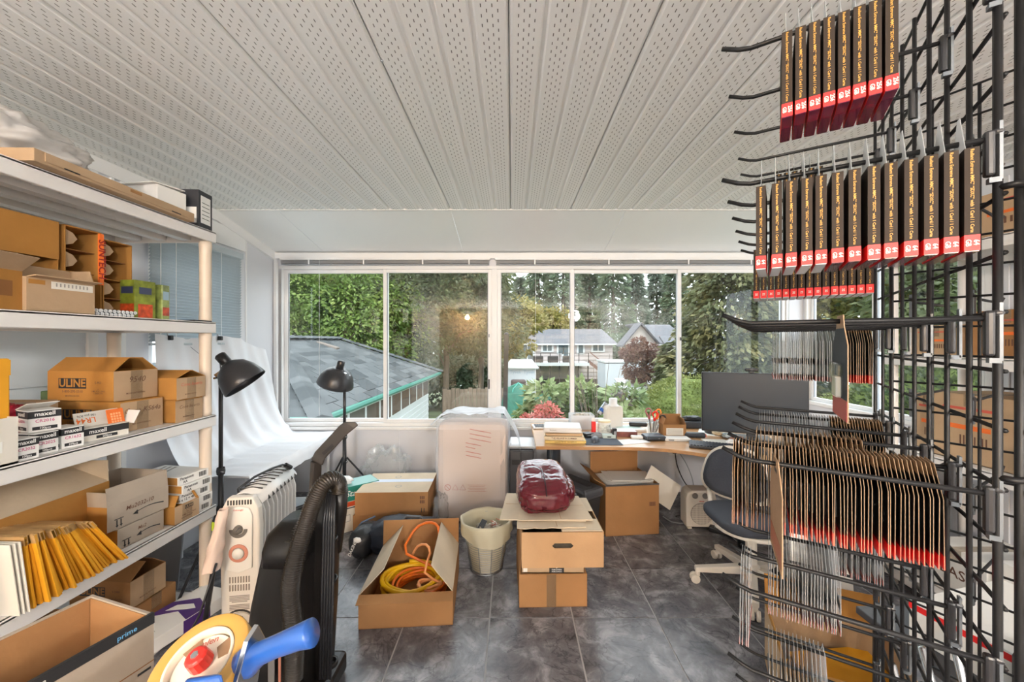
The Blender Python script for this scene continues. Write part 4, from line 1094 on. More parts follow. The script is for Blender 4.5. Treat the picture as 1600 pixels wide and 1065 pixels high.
# ---------------- third shelf
def uline(label, loc, rz, size, txt, small, hand, flaps, m=KRAFT_WARMLIT, hand_m=INKB, logo=True, mr=KRAFT_P):
    t = carton('kraft_carton', label, loc, rz, size, flaps, m, tape=False)
    w, d, h = size
    decal(t, 'right', (w / 2, 0, h / 2), d - 0.002, h - 0.002, mr, name='pale_side_tone')  # side kept pale, without the orange light painted into the front colour
    if logo:
        decal(t, 'front', (-w * 0.12, -d / 2, h * 0.60), w * 0.42, h * 0.34, INK, name='logo_block')
        lettering(t, 'ULINE', 'front', (-w * 0.12, -d / 2 - 0.0010, h * 0.60), h * 0.36, m, bold=0.03)
        lettering(t, '1-800-295-5510', 'front', (-w * 0.12, -d / 2 - 0.0005, h * 0.33), h * 0.12, INKB)
        lettering(t, 'MOVING BOXES', 'front', (-w * 0.12, -d / 2 - 0.0005, h * 0.18), h * 0.07, INKB)
        lettering(t, small, 'front', (w * 0.27, -d / 2 - 0.0005, h * 0.62), h * 0.11, INKB)
        lettering(t, 'x\n2 MIL POLY BAG\n1 000/CTN', 'front', (w * 0.27, -d / 2 - 0.0005, h * 0.34), h * 0.07, INKB)
    decal(t, 'right', (w / 2 + 0.0006, 0, h / 2), 0.05, h - 0.004, TAPE, name='tape')
    lettering(t, hand, 'right', (w / 2 + 0.0016, 0, h * 0.68), min(h * 0.28, d / max(4, len(hand)) * 1.7), hand_m, shear=0.25, bold=-0.005)
    lettering(t, 'MADE IN TAIWAN', 'right', (w / 2 + 0.0016, -0.005, h * 0.22), h * 0.075, INKB)
    return t
GU = 'printed kraft cartons on the third shelf'
cy = 1.735
uline('lower printed kraft carton marked ConeKS64a on the third shelf', (-1.83, cy + 0.04, Z3), rad(-5), (0.33, 0.186, 0.128), 'ULINE', 'S-363', 'Cone KS64a', None)
uline('upper printed kraft carton marked 9540 on the third shelf', (-1.85, cy + 0.04, Z3 + 0.1335), rad(-5), (0.315, 0.19, 0.130), 'ULINE', 'S-953', '9540', {'front': (42, 0.085), 'back': (40, 0.085)})
uline('lower small carton marked Cone Inserts beside the shelf post', (-1.735, 1.955, Z3), rad(-3), (0.25, 0.155, 0.105), 'ULINE', '', 'Cone Inserts', None, logo=False)
uline('upper small carton marked Cone Inserts beside the shelf post', (-1.725, 1.950, Z3 + 0.1105), rad(-3), (0.26, 0.165, 0.105), 'ULINE', '', 'Cone Inserts', {'front': (24, 0.08), 'back': (24, 0.08)}, logo=False, hand_m=INKR)
def maxell(label, loc, rz, code, qty, dims=(0.085, 0.065, 0.075), top_open=False):
    w, d, h = dims
    t = thing('battery_box', label, 'box', loc, rz, group='small battery boxes on the third shelf')
    bx('body', (0, 0, h / 2), (w, d, h), PAPER, t, bevel=0.001)
    if top_open: bx('flap', (-0.01, 0, h + 0.012), (w, d, 0.002), PAPER, t, R=Matrix.Rotation(rad(-16), 3, 'Y'))
    for face, px, py, ww in (('right', w / 2, 0, d), ('front', 0, -d / 2, w)):
        n = Vector((1, 0, 0)) if face == 'right' else Vector((0, -1, 0))
        decal(t, face, Vector((px, py, h * 0.80)), ww, h * 0.32, INK, name='printed_band')
        lettering(t, 'maxell', face, Vector((px, py, h * 0.82)) + n * 0.0012, h * 0.26, PAPER, bold=0.02)
        lettering(t, code, face, Vector((px, py, h * 0.50)) + n * 0.0006, h * 0.19, INKM)
        decal(t, face, Vector((px, py, h * 0.17)), ww * 0.75, h * 0.15, INK, name='printed_band')
        lettering(t, qty, face, Vector((px, py, h * 0.17)) + n * 0.0012, h * 0.13, PAPER, bold=0.02)
    return t
maxell('small white battery box reading CR1632 on the third shelf', (-1.675, 1.46, Z3), rad(-10), 'CR1632', '100pcs')
maxell('small white battery box reading CR2025 on the third shelf', (-1.675, 1.375, Z3), rad(-6), 'CR2025', '100pcs')
maxell('small white battery box reading CR2032 on the third shelf', (-1.655, 1.30, Z3), rad(-4), 'CR2032', '100pcs', (0.085, 0.065, 0.07))
maxell('white battery box reading CR2016 stacked on top of the others', (-1.69, 1.395, Z3 + 0.0765), rad(-22), 'CR2016', '100pcs', (0.09, 0.08, 0.075), True)
t = thing('battery_tray_box', 'open battery box with orange LR44 flap on the third shelf', 'box', (-1.705, 1.60, Z3), rad(-12))
bx('body', (0, 0, 0.026), (0.12, 0.15, 0.052), PAPER2, t, bevel=0.001)
decal(t, 'right', (0.06, 0, 0.036), 0.15, 0.026, INK, name='printed_band'); lettering(t, 'maxell', 'right', (0.0612, -0.03, 0.036), 0.022, PAPER, bold=0.02)
decal(t, 'right', (0.06, 0.0, 0.012), 0.07, 0.012, INK, name='printed_band'); lettering(t, '200pcs', 'right', (0.0612, 0.0, 0.012), 0.011, PAPER)
decal(t, 'front', (0, -0.075, 0.036), 0.12, 0.026, INK, name='printed_band')
lid = MB().box((0, 0, 0.03), (0.003, 0.15, 0.062)).build('lid', PAPER2, t, loc=(0.02, 0, 0.05), rot=(0, rad(-18), 0))
lettering(lid, 'LR44', 'right', (0.003, -0.04, 0.028), 0.03, INKO, spin=math.pi); lettering(lid, '100 pcs A76', 'right', (0.003, -0.035, 0.047), 0.012, INK, spin=math.pi)
of = MB().box((0, 0, 0.03), (0.003, 0.06, 0.07)).build('orange_flap', INKO, t, loc=(0.035, 0.05, 0.045), rot=(0, rad(-14), rad(4)))
for a in range(4):
    for b in range(4):
        bx('printed_square', (0.0022, -0.015 + a * 0.01, 0.012 + b * 0.011), (0.0006, 0.007, 0.008), mat('pale_orange_print', (0.95, 0.45, 0.2), 0.6), of)
bx('side_flap', (0.03, 0.095, 0.07), (0.09, 0.003, 0.055), PAPER, t, R=Matrix.Rotation(rad(-25), 3, 'X'))
lump('red_pouch', 'crumpled dark red pouch behind the battery boxes', 'pouch', (-1.79, 1.38, Z3 + 0.001), (0.09, 0.10, 0.17), mat('dark_red_foil', (0.35, 0.01, 0.03), 0.35), 3, 0.3, 30)
carton('kraft_carton', 'plain kraft carton behind the battery boxes on the third shelf', (-1.97, 1.50, Z3), 0, (0.22, 0.20, 0.15), None, KRAFT_P)
t = thing('green_packet', 'dark green printed packet beside the printed cartons', 'packet', (-2.045, 1.78, Z3), rad(20))
bx('body', (0, 0, 0.085), (0.14, 0.03, 0.17), mat('dark_green_print', (0.05, 0.10, 0.03), 0.4, var=0.4, vscale=20), t, bevel=0.004)
lettering(t, 'BEEZI', 'front', (0.0, -0.016, 0.09), 0.04, mat('tan_ink', (0.45, 0.35, 0.2)))
t = thing('white_bin', 'white document bin at the left end of the third shelf', 'bin', (-1.645, 1.185, Z3))
b = MB(); b.box((0, 0, 0.003), (0.09, 0.16, 0.006))
for s in (-1, 1): b.box((s * 0.043, 0, 0.075), (0.004, 0.16, 0.15)); b.box((0, s * 0.078, 0.075), (0.086, 0.004, 0.15))
b.build('bin_body', PAPER2, t); bx('bin_label', (0.0455, 0.0, 0.06), (0.0006, 0.08, 0.035), PAPER, t)
for k in range(2):
    e = thing('padded_envelope', 'golden padded envelope standing in the white bin, %s' % ('nearer one', 'farther one')[k], 'envelope', (-1.66 + 0.018 * k, 1.19 + 0.02 * k, Z3 + 0.008), rad(3 - 8 * k), 'envelopes in the white bin')
    bx('envelope_body', (0, 0, 0.165), (0.012, 0.12, 0.33), YELL, e, bevel=0.005)
    bx('envelope_flap', (0.0065, 0, 0.30), (0.0015, 0.12, 0.05), YELL, e)

# ---------------- fourth shelf
t = carton('large_carton', 'big open carton behind the yellow envelopes on the fourth shelf', (-1.93, 1.43, Z4), rad(2), (0.38, 0.52, 0.27), {'right': (22, 0.19), 'back': (88, 0.09)}, KRAFT_WARMLIT, KRAFT_L)
# fan of padded envelopes, each leaning against the next
envm = MB()
envm.box((0, 0, 0.125), (0.20, 0.0065, 0.25))
envm = envm.mesh('envelope_body', YELL)
flm = MB().box((0, 0.0008, 0.236), (0.20, 0.0095, 0.03)).mesh('envelope_flap', mat('brown_envelope_flap', (0.50, 0.30, 0.12), 0.6, var=0.2))
NE = 27
for k in range(NE):
    f = k / (NE - 1)
    e = thing('padded_envelope', 'yellow padded envelope in the leaning row on the fourth shelf', 'envelope', (-1.665 + random.uniform(-0.012, 0.012), 1.285 + 0.295 * f ** 1.02 + random.uniform(-0.001, 0.001), Z4), group='yellow envelopes on the fourth shelf')
    e.rotation_euler = (rad(7 + 27 * f), rad(random.uniform(-1.5, 1.5)), rad(random.uniform(-3, 1)))
    for nm, me in (('envelope_body', envm), ('envelope_flap', flm)):
        o = bpy.data.objects.new(nm, me); COL.objects.link(o); o.parent = e
for k in range(3):
    o = MB().box((0, 0, 0.12), (0.20, 0.0025, 0.24)).build('document_sleeve', PAPER2, None, loc=(-1.66 - 0.004 * k, 1.268 - 0.010 * k, Z4), rot=(rad(6), 0, rad(-2)))
    tag(o, 'off white printed sleeve leaning in front of the yellow envelopes', 'document', 'sleeves before the envelopes')
    for q in range(6): bx('print_line', (-0.05, -0.0018, 0.21 - q * 0.014), (0.06 - 0.01 * (q % 3), 0.0008, 0.002), mat('grey_ink', (0.35, 0.33, 0.3), 0.7), o)
def handbox(label, loc, rz, size, hand, hand2, m=KRAFT_P):
    t = carton('kraft_carton', label, loc, rz, size, None, m, tape=False, group='handwritten cartons on the fourth shelf')
    w, d, h = size
    lettering(t, hand, 'right', (w / 2 + 0.0006, 0.01, h * 0.66), h * 0.30, INKB, shear=0.25)
    lettering(t, hand2, 'right', (w / 2 + 0.0006, 0.015, h * 0.36), h * 0.28, INKR, shear=0.25)
    lettering(t, 'MADE IN TAIWAN', 'right', (w / 2 + 0.0006, 0.0, h * 0.13), h * 0.08, INKB)
    return t
handbox('lower handwritten carton marked 15a at the left end of the fourth shelf', (-1.745, 1.14, Z4), rad(-4), (0.22, 0.17, 0.105), 'A 5-15a', '12-15a')
handbox('upper handwritten carton marked 40a at the left end of the fourth shelf', (-1.75, 1.125, Z4 + 0.1095), rad(-4), (0.22, 0.17, 0.10), 'S-10a', '7-40a')
def smile_box(label, loc, rz, size, flaps, hand):
    t = carton('smile_carton', label, loc, rz, size, flaps, KRAFT_G, KRAFT_G, tape=False, group='handwritten mailing cartons on the fourth shelf')
    w, d, h = size
    decal(t, 'front', (0, -d / 2, h / 2), w - 0.002, h - 0.002, KRAFT_WARMLIT, name='front_panel')
    pts = [(w / 2 + 0.001, -d * 0.10 + d * 0.5 * k / 10, h * 0.36 + 0.10 * h * math.sin(math.pi * k / 10)) for k in range(11)]
    MB().tube(pts, [0.0008 + 0.002 * (k / 10) for k in range(11)], 5).build('printed_arc', INK, t)
    MB().add([(0, 0, 0), (0.0, 0.02, 0.014), (0.0, 0.022, -0.006)], [(0, 1, 2)], T(w / 2 + 0.001, -d * 0.12, h * 0.34)).build('printed_arrowhead', INK, t)
    lettering(t, hand, 'right', (w / 2 + 0.0008, 0.0, h * 0.68), h * 0.24, INKB, shear=0.2)
    for k in range(2):
        bx('printed_arrow', (w / 2 + 0.0005, -d * 0.36 + 0.016 * k, h * 0.26), (0.0008, 0.004, h * 0.22), INK, t)
        MB().add([(0, -0.006, 0), (0, 0.006, 0), (0, 0, -0.010)], [(0, 1, 2)], T(w / 2 + 0.001, -d * 0.36 + 0.016 * k, h * 0.16)).build('printed_arrowhead', INK, t)
    bx('printed_arrow', (w / 2 + 0.0005, -d * 0.36 + 0.008, h * 0.40), (0.0008, 0.034, 0.003), INK, t)
    return t
smile_box('lower mailing carton with black curved arrow on the fourth shelf', (-1.775, 1.735, Z4), rad(-4), (0.28, 0.20, 0.085), None, 'Mu2')
smile_box('upper open mailing carton marked Mu2032-10 on the fourth shelf', (-1.765, 1.735, Z4 + 0.0895), rad(-6), (0.25, 0.255, 0.105), {'right': (84, 0.075), 'front': (94, 0.06), 'back': (86, 0.075), 'left': (88, 0.075)}, 'Mu2032-10')
t = uline('small cream printed carton with a logo label in front of the stacked battery boxes', (-1.665, 1.925, Z4), rad(-6), (0.14, 0.13, 0.085), 'ULINE', '', '', {'front': (65, 0.05), 'right': None, 'back': (60, 0.05)}, logo=False)
decal(t, 'right', (0.0706, 0.01, 0.066), 0.045, 0.018, INK, name='logo_block'); lettering(t, 'ULINE', 'right', (0.0716, 0.01, 0.066), 0.016, KRAFT_P)
lettering(t, '5-12276\n8 x 10\n4 MIL POLY BAG\n500/CTN', 'right', (0.0712, 0.01, 0.036), 0.010, INKB)
WHB = mat('white_battery_carton', (0.78, 0.76, 0.72), 0.6, var=0.03)
for k in range(5):
    off = (0.0, 0.006, -0.004, 0.004, -0.008)[k]
    t = thing('battery_carton', 'white printed AA battery carton, %s of the stack by the shelf post' % ('bottom', 'second from the bottom', 'middle', 'second from the top', 'topmost')[k], 'box', (-1.735 + off, 2.0 + off * 0.5, Z4 + 0.0425 * k), rad(-8 + 3 * off * 100 * 0.3), 'stacked AA battery cartons')
    bx('body', (0, 0, 0.0205), (0.27, 0.16, 0.041), WHB, t, bevel=0.001)
    decal(t, 'front', (0, -0.08, 0.0205), 0.26, 0.036, KRAFT_WARMLIT, name='kraft_end_panel')
    lettering(t, 'Panasonic', 'right', (0.1356, -0.035, 0.029), 0.018, INK, bold=0.02)
    lettering(t, ('6 x 12 = 48', 'AA', '6 x 12 = 48', 'AA', 'AA')[k], 'right', (0.1356, -0.045, 0.011), 0.017, INK, bold=0.02)
    for q in range(9): bx('barcode_bar', (0.1352, 0.03 + q * 0.0045, 0.022), (0.0006, 0.0022 if q % 3 else 0.0034, 0.024), INK, t)
    if k == 4:
        for q in range(3): bx('printed_stripe', (-0.02 - q * 0.03, 0, 0.0413), (0.012, 0.13, 0.0006), MATS['grey_ink'], t, R=Matrix.Rotation(rad(20), 3, 'Z'))

# ---------------- bottom tier and floor beside it
uline('printed kraft carton with logo on the bottom tier', (-1.88, 1.87, Z5 + 0.118), rad(-4), (0.30, 0.17, 0.125), 'ULINE', 'S-2080', '', {'front': (38, 0.09), 'back': (40, 0.08)}, m=KRAFT)
carton('kraft_carton', 'taped kraft carton underneath the printed one on the bottom tier', (-1.87, 1.90, Z5), rad(-4), (0.30, 0.20, 0.112), None, KRAFT)
carton('kraft_carton', 'open kraft carton on the bottom tier behind the near box', (-1.85, 1.52, Z5), rad(-3), (0.30, 0.22, 0.22), {'front': (100, 0.08), 'right': (170, 0.06)}, KRAFT)
t = thing('violet_white_box', 'white box with violet chevrons lying across the bottom tier edge', 'box', (-1.585, 1.84, Z5), rad(-16))
bx('body', (0, 0, 0.03), (0.19, 0.40, 0.06), PAPER, t, bevel=0.002)
MB().prism([(-0.095, -0.06), (0.0, 0.01), (0.095, -0.02), (0.095, 0.07), (0.0, 0.11), (-0.095, 0.05)], 0.0008, T(0, 0, 0.0602)).build('violet_band', VIOLET, t)
MB().prism([(-0.06, -0.005), (0.02, 0.03), (0.055, 0.05), (0.015, 0.07), (-0.05, 0.04)], 0.0008, T(0, 0, 0.0611)).build('white_chevron', PAPER, t)
decal(t, 'right', (0.095, 0.03, 0.03), 0.12, 0.056, VIOLET, name='violet_band')
lettering(t, 'XC\n24', 'top', (0.03, -0.13, 0.0604), 0.022, MATS['grey_ink'])
bx('grey_board', (-2.02, 2.19, 0.27), (0.30, 0.012, 0.52), mat('grey_board', (0.22, 0.23, 0.25), 0.6), None, rot=(rad(-10), 0, rad(12)))
tag(bpy.data.objects['grey_board'], 'dark grey board leaning behind the shelf end', 'board')
bx('sticky_note', (-1.60, 2.079, 0.415), (0.045, 0.0015, 0.045), mat('lime_paper', (0.65, 0.80, 0.05), 0.7), None, rot=(0, rad(20), 0))
tag(bpy.data.objects['sticky_note'], 'lime green sticky note on the shelf end', 'note')
# ================================================================ things on the floor
# ---- photo sweep: white cloth clipped to the wall and running over a low table
t = thing('backdrop_table', 'low white folding table carrying the photo backdrop cloth', 'table', (-1.90, 3.02, 0))
bx('table_top', (0, 0, 0.545), (0.56, 1.10, 0.03), WHITE, t, bevel=0.004)
for sx in (-1, 1):
    for sy in (-1, 1): MB().tube([(sx * 0.24, sy * 0.5, 0.53), (sx * 0.24, sy * 0.5, 0)], 0.014, 8).build('leg', mat('white_tube', (0.75, 0.77, 0.8), 0.4), t)
CLOTH = mat('white_backdrop_cloth', (0.80, 0.81, 0.84), 0.75, var=0.02, vscale=6, bump=0.35, bscale=9)
t = thing('photo_backdrop', 'white backdrop cloth hung below the blind and draped over the low table', 'cloth', (LX, 3.0, 0.56))
def sweep(u, v):
    y = (u - 0.5) * 1.22
    wv = 0.012 * math.sin(u * 21 + v * 4) + 0.008 * math.sin(u * 47 - v * 9)
    if v < 0.48:
        f = v / 0.48
        sag = 0.025 * abs(math.sin(u * math.pi * 2.0)) * (1 - f) ** 2 + (0.12 * max(0, u - 0.70) / 0.30) * (1 - f)
        return (0.045 + wv * (0.5 + f) + 0.10 * f ** 5, y * (0.86 + 0.14 * f) - 0.12 * (1 - f), (0.885 - sag) * (1 - f) + 0.10 * f * (1 - f) * 0 + 0.06 * f)
    if v < 0.62:
        f = (v - 0.48) / 0.14
        return (0.145 + 0.08 * f + wv, y, 0.06 * (1 - f) ** 2 + 0.008 + abs(wv) * 0.4)
    f = (v - 0.62) / 0.38
    e = 0.0
    x = 0.225 + 0.42 * f
    drop = max(0, x - 0.60) * 2.0
    return (x - drop * 0.3, y * (1 + 0.02 * math.sin(f * 9)), 0.008 + abs(wv) * 0.5 - drop)
MB().grid(sweep, 60, 50).build('cloth', CLOTH, t, smooth=True)
for yy in (-0.55, -0.13):
    bx('clip', (0.055, yy, 0.86 if yy < 0.2 else 0.74), (0.03, 0.02, 0.03), BLACK, t, bevel=0.004)
    MB().tube([(0.05, yy, 0.86), (0.03, yy, 0.90)], 0.003, 5).build('clip_wire', STEEL, t)
MB().tube([(0.06, -0.40, 0.80), (0.075, -0.33, 0.74), (0.08, -0.28, 0.6), (0.09, -0.30, 0.45)], 0.002, 5).build('cord', GREY, t)

# ---- studio lamps with black domes
def studio_lamp(label, loc, h, aim_rz, tilt, R_=0.135, group='black studio lamps', pole_r=0.014, leg=0.33):
    t = thing('studio_lamp', label, 'lamp', loc, 0, group)
    MB().tube([(0, 0, 0.12), (0, 0, h * 0.55)], pole_r, 12).build('pole', BLACK, t, smooth=True)
    MB().tube([(0, 0, h * 0.55), (0, 0, h - 0.02)], pole_r * 0.78, 12).build('upper_pole', BLACK, t, smooth=True)
    for z in (h * 0.36, h * 0.55):
        c = MB().lathe([(pole_r + 0.006, -0.02), (pole_r + 0.009, 0), (pole_r + 0.006, 0.02)], 12, T(0, 0, z)).build('collar', BLACK, t)
        MB().tube([(0, -0.01, z), (0.035, -0.02, z)], 0.006, 6).build('knob', CHROME, c)
    for k in range(3):
        a = 2 * math.pi * k / 3 + 0.5
        dx, dy = math.cos(a), math.sin(a)
        l = MB().tube([(dx * 0.02, dy * 0.02, 0.42), (dx * leg, dy * leg, 0.012)], 0.008, 6).build('leg', BLACK, t)
        MB().tube([(dx * 0.02, dy * 0.02, 0.15), (dx * leg * 0.5, dy * leg * 0.5, 0.22)], 0.006, 6).build('brace', BLACK, l)
        MB().lathe([(0, -0.012), (0.011, -0.010), (0.011, 0.012), (0, 0.014)], 8, T(dx * leg, dy * leg, 0.012)).build('foot', DKGREY, l)
    M = T(0, 0, h) @ RZ(aim_rz) @ RX(tilt)
    prof = [(R_, 0.0), (R_ * 1.02, 0.004), (R_ * 0.99, 0.03), (R_ * 0.88, 0.08), (R_ * 0.66, 0.125), (R_ * 0.36, 0.15), (0.028, 0.158)]
    MB().lathe(prof, 36, M @ T(0, 0.085, -0.10)).build('dome_shade', mat('satin_black_dome', (0.03, 0.03, 0.034), 0.33), t, smooth=True, solid=0.002)
    MB().lathe([(0.026, 0.0), (0.030, 0.01), (0.030, 0.06), (0.022, 0.068), (0, 0.07)], 16, M @ T(0, 0.085, 0.055)).build('socket', BLACK, t, smooth=True)
    MB().lathe([(0, -0.05), (0.028, -0.035), (0.03, 0), (0.014, 0.05), (0.012, 0.08)], 14, M @ T(0, 0.085, 0.0)).build('bulb', mat('unlit_bulb', (0.75, 0.74, 0.7), 0.3), t, smooth=True)
    b = MB().box((0, 0.02, 0.03), (0.02, 0.05, 0.03), M=M).build('swivel', CHROME, t)
    MB().tube([M @ Vector((-0.035, 0.0, 0.02)), M @ Vector((0.05, 0.0, 0.02))], 0.006, 8).build('wing_screw', CHROME, t)
    MB().tube([M @ Vector((0, 0.085, 0.12)), (0.02, -0.02, h - 0.02), (0.02, -0.02, h * 0.7), (0.022, -0.014, h * 0.4), (0.02, -0.02, 0.25), (0.06, 0.06, 0.012)], 0.003, 6).build('cord', BLACK, t)
    return t
L1 = P(345, 560, 2.27)
studio_lamp('black studio lamp with a dome shade beside the shelf end', (L1.x, 2.27, 0), L1.z - 0.125, rad(-75), rad(38), 0.118)
L2 = P(538, 572, 3.28)
studio_lamp('black studio lamp with a dome shade in front of the left window', (L2.x, 3.28, 0), L2.z - 0.10, rad(62), rad(22), 0.145)

# ---- oil filled radiator
t = thing('oil_radiator', 'cream oil filled radiator with dials beside the shelf', 'heater', (-1.325, 2.06, 0), rad(8))
fm = MB()
def finp(k):
    mb = MB()
    outline = [(-0.075, 0.09), (-0.078, 0.55), (-0.06, 0.61), (0, 0.635), (0.06, 0.61), (0.078, 0.55), (0.075, 0.09), (0, 0.075)]
    mb.prism(outline, 0.010, RX(rad(90)))
    return mb
finmesh = finp(0).mesh('fin', CREAMW)
for k in range(9):
    o = bpy.data.objects.new('fin', finmesh); COL.objects.link(o); o.parent = t; o.location = (0, -0.115 + k * 0.046, 0)
    md = o.modifiers.new('rounded', 'BEVEL'); md.width = 0.004; md.segments = 2
    bx('fin_bridge', (0, -0.115 + k * 0.046 + 0.018, 0.11), (0.05, 0.036, 0.05), CREAMW, o) if False else None
MB().tube([(0, -0.15, 0.115), (0, 0.27, 0.115)], 0.022, 10).build('lower_manifold', CREAMW, t)
MB().tube([(0, -0.15, 0.56), (0, 0.27, 0.56)], 0.022, 10).build('upper_manifold', CREAMW, t)
# slotted top cover
tc_ = MB()
def topf(u, v):
    a = math.pi * (0.12 + 0.76 * u)
    return (-0.085 * math.cos(a), -0.16 + 0.42 * v, 0.575 + 0.085 * math.sin(a))
tc_.grid(topf, 12, 2)
tco = tc_.build('top_cover', CREAMW, t, smooth=True, solid=0.003)
for k in range(8):
    MB().tube([(-0.055, -0.09 + k * 0.046, 0.653), (0, -0.09 + k * 0.046, 0.6635), (0.05, -0.09 + k * 0.046, 0.655)], 0.0035, 5).build('slot', mat('dark_slot', (0.05, 0.045, 0.04), 0.8), tco)
    MB().prism([(-0.012, 0), (0.012, 0), (0, 0.02)], 0.002, T(0.0815, -0.09 + k * 0.046, 0.602) @ RZ(rad(90)) @ RX(rad(75))).build('slot', MATS['dark_slot'], tco)
# front control housing
hs = MB().prism([(-0.082, 0.06), (-0.088, 0.50), (-0.082, 0.60), (-0.055, 0.655), (0.055, 0.655), (0.082, 0.60), (0.088, 0.50), (0.082, 0.06)], 0.045, T(0, -0.158, 0) @ RX(rad(90))).build('control_housing', CREAM, t, bevel=0.008)
F0 = -0.2035
MB().prism([(-0.058, 0.32), (-0.060, 0.57), (-0.045, 0.605), (0, 0.618), (0.045, 0.605), (0.060, 0.57), (0.058, 0.32), (0, 0.300)], 0.010, T(0, F0, 0) @ RX(rad(90))).build('control_panel', mat('pale_cream_plastic', (0.83, 0.78, 0.70), 0.4), hs, bevel=0.004)
for k in range(9): bx('vent_slot', (-0.05 + k * 0.0125, F0 - 0.001, 0.632), (0.006, 0.003, 0.022), MATS['dark_slot'], hs)
for r in range(2):
    for k in range(8): bx('vent_slot', (-0.042 + k * 0.012, F0 - 0.001, 0.265 - r * 0.038), (0.005, 0.003, 0.028), mat('brown_slot', (0.30, 0.24, 0.19), 0.8), hs)
FP = F0 - 0.0105
MB().lathe([(0, 0.018), (0.018, 0.016), (0.021, 0), (0, 0)], 20, T(0, FP, 0.508) @ RX(rad(90))).build('thermostat_knob', mat('taupe_knob', (0.16, 0.14, 0.12), 0.4), hs, smooth=True)
MB().lathe([(0.024, 0.002), (0.040, 0.002), (0.040, 0), (0.024, 0)], 20, T(0, FP, 0.508) @ RX(rad(90)) @ RZ(math.pi), arc=math.pi).build('dial_scale', MATS['taupe_knob'], hs)
bx('knob_pointer', (0.006, FP - 0.018, 0.515), (0.004, 0.004, 0.022), DKGREY, hs, R=Matrix.Rotation(rad(40), 3, 'Y'))
MB().lathe([(0, 0.012), (0.024, 0.010), (0.028, 0), (0, 0)], 24, T(0, FP, 0.395) @ RX(rad(90))).build('timer_dial', MATS['pale_cream_plastic'], hs, smooth=True)
MB().lathe([(0.028, 0.004), (0.041, 0.003), (0.043, 0), (0.028, 0)], 30, T(0, FP, 0.395) @ RX(rad(90))).build('timer_ring', mat('salmon_ring', (0.62, 0.25, 0.17), 0.5), hs)
for k in range(10): bx('print_line', (0, F0 - 0.0008, 0.188 - k * 0.007 - (0.008 if k > 4 else 0)), (0.088 - 0.02 * (k in (4, 9)), 0.001, 0.0028), mat('taupe_print', (0.25, 0.2, 0.17), 0.7), hs)
lettering(hs, 'DeLonghi', 'front', (0, F0 - 0.012, 0.600), 0.011, INKR)
MB().tube([(0.066 * math.cos(math.pi * k / 10), F0 - 0.002, 0.065 + 0.055 * math.sin(math.pi * k / 10)) for k in range(11)], 0.004, 6).build('cord_bay_rim', MATS['dark_slot'], hs)
MB().prism([(-0.06, 0.06)] + [(0.06 * -math.cos(math.pi * k / 8), 0.065 + 0.047 * math.sin(math.pi * k / 8)) for k in range(9)] + [(0.06, 0.06)], 0.006, T(0, F0, 0) @ RX(rad(90))).build('cord_bay_cover', CREAM, hs)
MB().tube([(-0.016, F0 - 0.008, 0.072), (-0.016, F0 - 0.008, 0.092), (0.016, F0 - 0.008, 0.092), (0.016, F0 - 0.008, 0.072)], 0.003, 6).build('latch', MATS['dark_slot'], hs)
for yy in (-0.12, 0.22):
    a = MB().tube([(-0.12, yy, 0.035), (-0.10, yy, 0.07), (0.10, yy, 0.07), (0.12, yy, 0.035)], 0.009, 8).build('foot_bracket', BLACK, t)
    for s in (-1, 1): MB().lathe([(0, -0.012), (0.026, -0.012), (0.028, 0), (0.026, 0.012), (0, 0.012)], 14, T(s * 0.12, yy, 0.028) @ RX(rad(90))).build('wheel', BLACK, a)
MB().tube([(-0.02, -0.16, 0.62), (-0.06, -0.10, 0.66), (-0.03, 0.0, 0.685), (0.01, 0.1, 0.695), (0.03, 0.18, 0.69), (0.05, 0.22, 0.672)], 0.006, 8).build('cord', BLACK, t, smooth=True)
MB().tube([(0.04, 0.20, 0.682), (0.055, 0.235, 0.655)], 0.013, 8).build('plug', BLACK, t)

# ---- upright vacuum cleaner
VC = mat('black_vacuum_shell', (0.014, 0.012, 0.011), 0.33, spec=0.35)
VC2 = mat('bronze_black_hose', (0.028, 0.021, 0.015), 0.26)
vt = thing('vacuum_cleaner', 'black upright vacuum cleaner with ribbed hose beside the radiator', 'vacuum', (-0.80, 1.50, 0), 0)
def VP(x, y, Y=1.50): return P(x, y, Y) - vt.location
body = MB()
def loft(secs):
    mb = MB(); n = len(secs[0]); o = 0
    for s in secs: mb.v += [tuple(p) for p in s]
    for i in range(len(secs) - 1):
        for k in range(n):
            k2 = (k + 1) % n
            mb.f.append((i * n + k, i * n + k2, (i + 1) * n + k2, (i + 1) * n + k))
    mb.f.append(tuple(reversed(range(n)))); mb.f.append(tuple((len(secs) - 1) * n + k for k in range(n)))
    return mb
def vsec(xl, xr, y, Yc, depth):
    a = VP(xl, y, Yc); b = VP(xr, y, Yc); z = (a.z + b.z) / 2
    cx, hw = (a.x + b.x) / 2, (b.x - a.x) / 2
    return [(cx + hw * math.copysign(abs(math.cos(q)) ** 0.5, math.cos(q)), a.y + depth / 2 * math.copysign(abs(math.sin(q)) ** 0.5, math.sin(q)), z) for q in [2 * math.pi * (k + 0.5) / 20 for k in range(20)]]
loft([vsec(392, 492, 1062, 1.50, 0.22), vsec(398, 490, 1010, 1.50, 0.22), vsec(408, 488, 930, 1.50, 0.20), vsec(420, 486, 870, 1.50, 0.18), vsec(424, 484, 850, 1.50, 0.17)]).build('dust_housing', VC, vt, smooth=True)
loft([vsec(423, 484, 868, 1.49, 0.18), vsec(424, 484, 846, 1.49, 0.18), vsec(430, 484, 824, 1.51, 0.16), vsec(448, 486, 806, 1.54, 0.12)]).build('filter_lid', VC, vt, smooth=True)
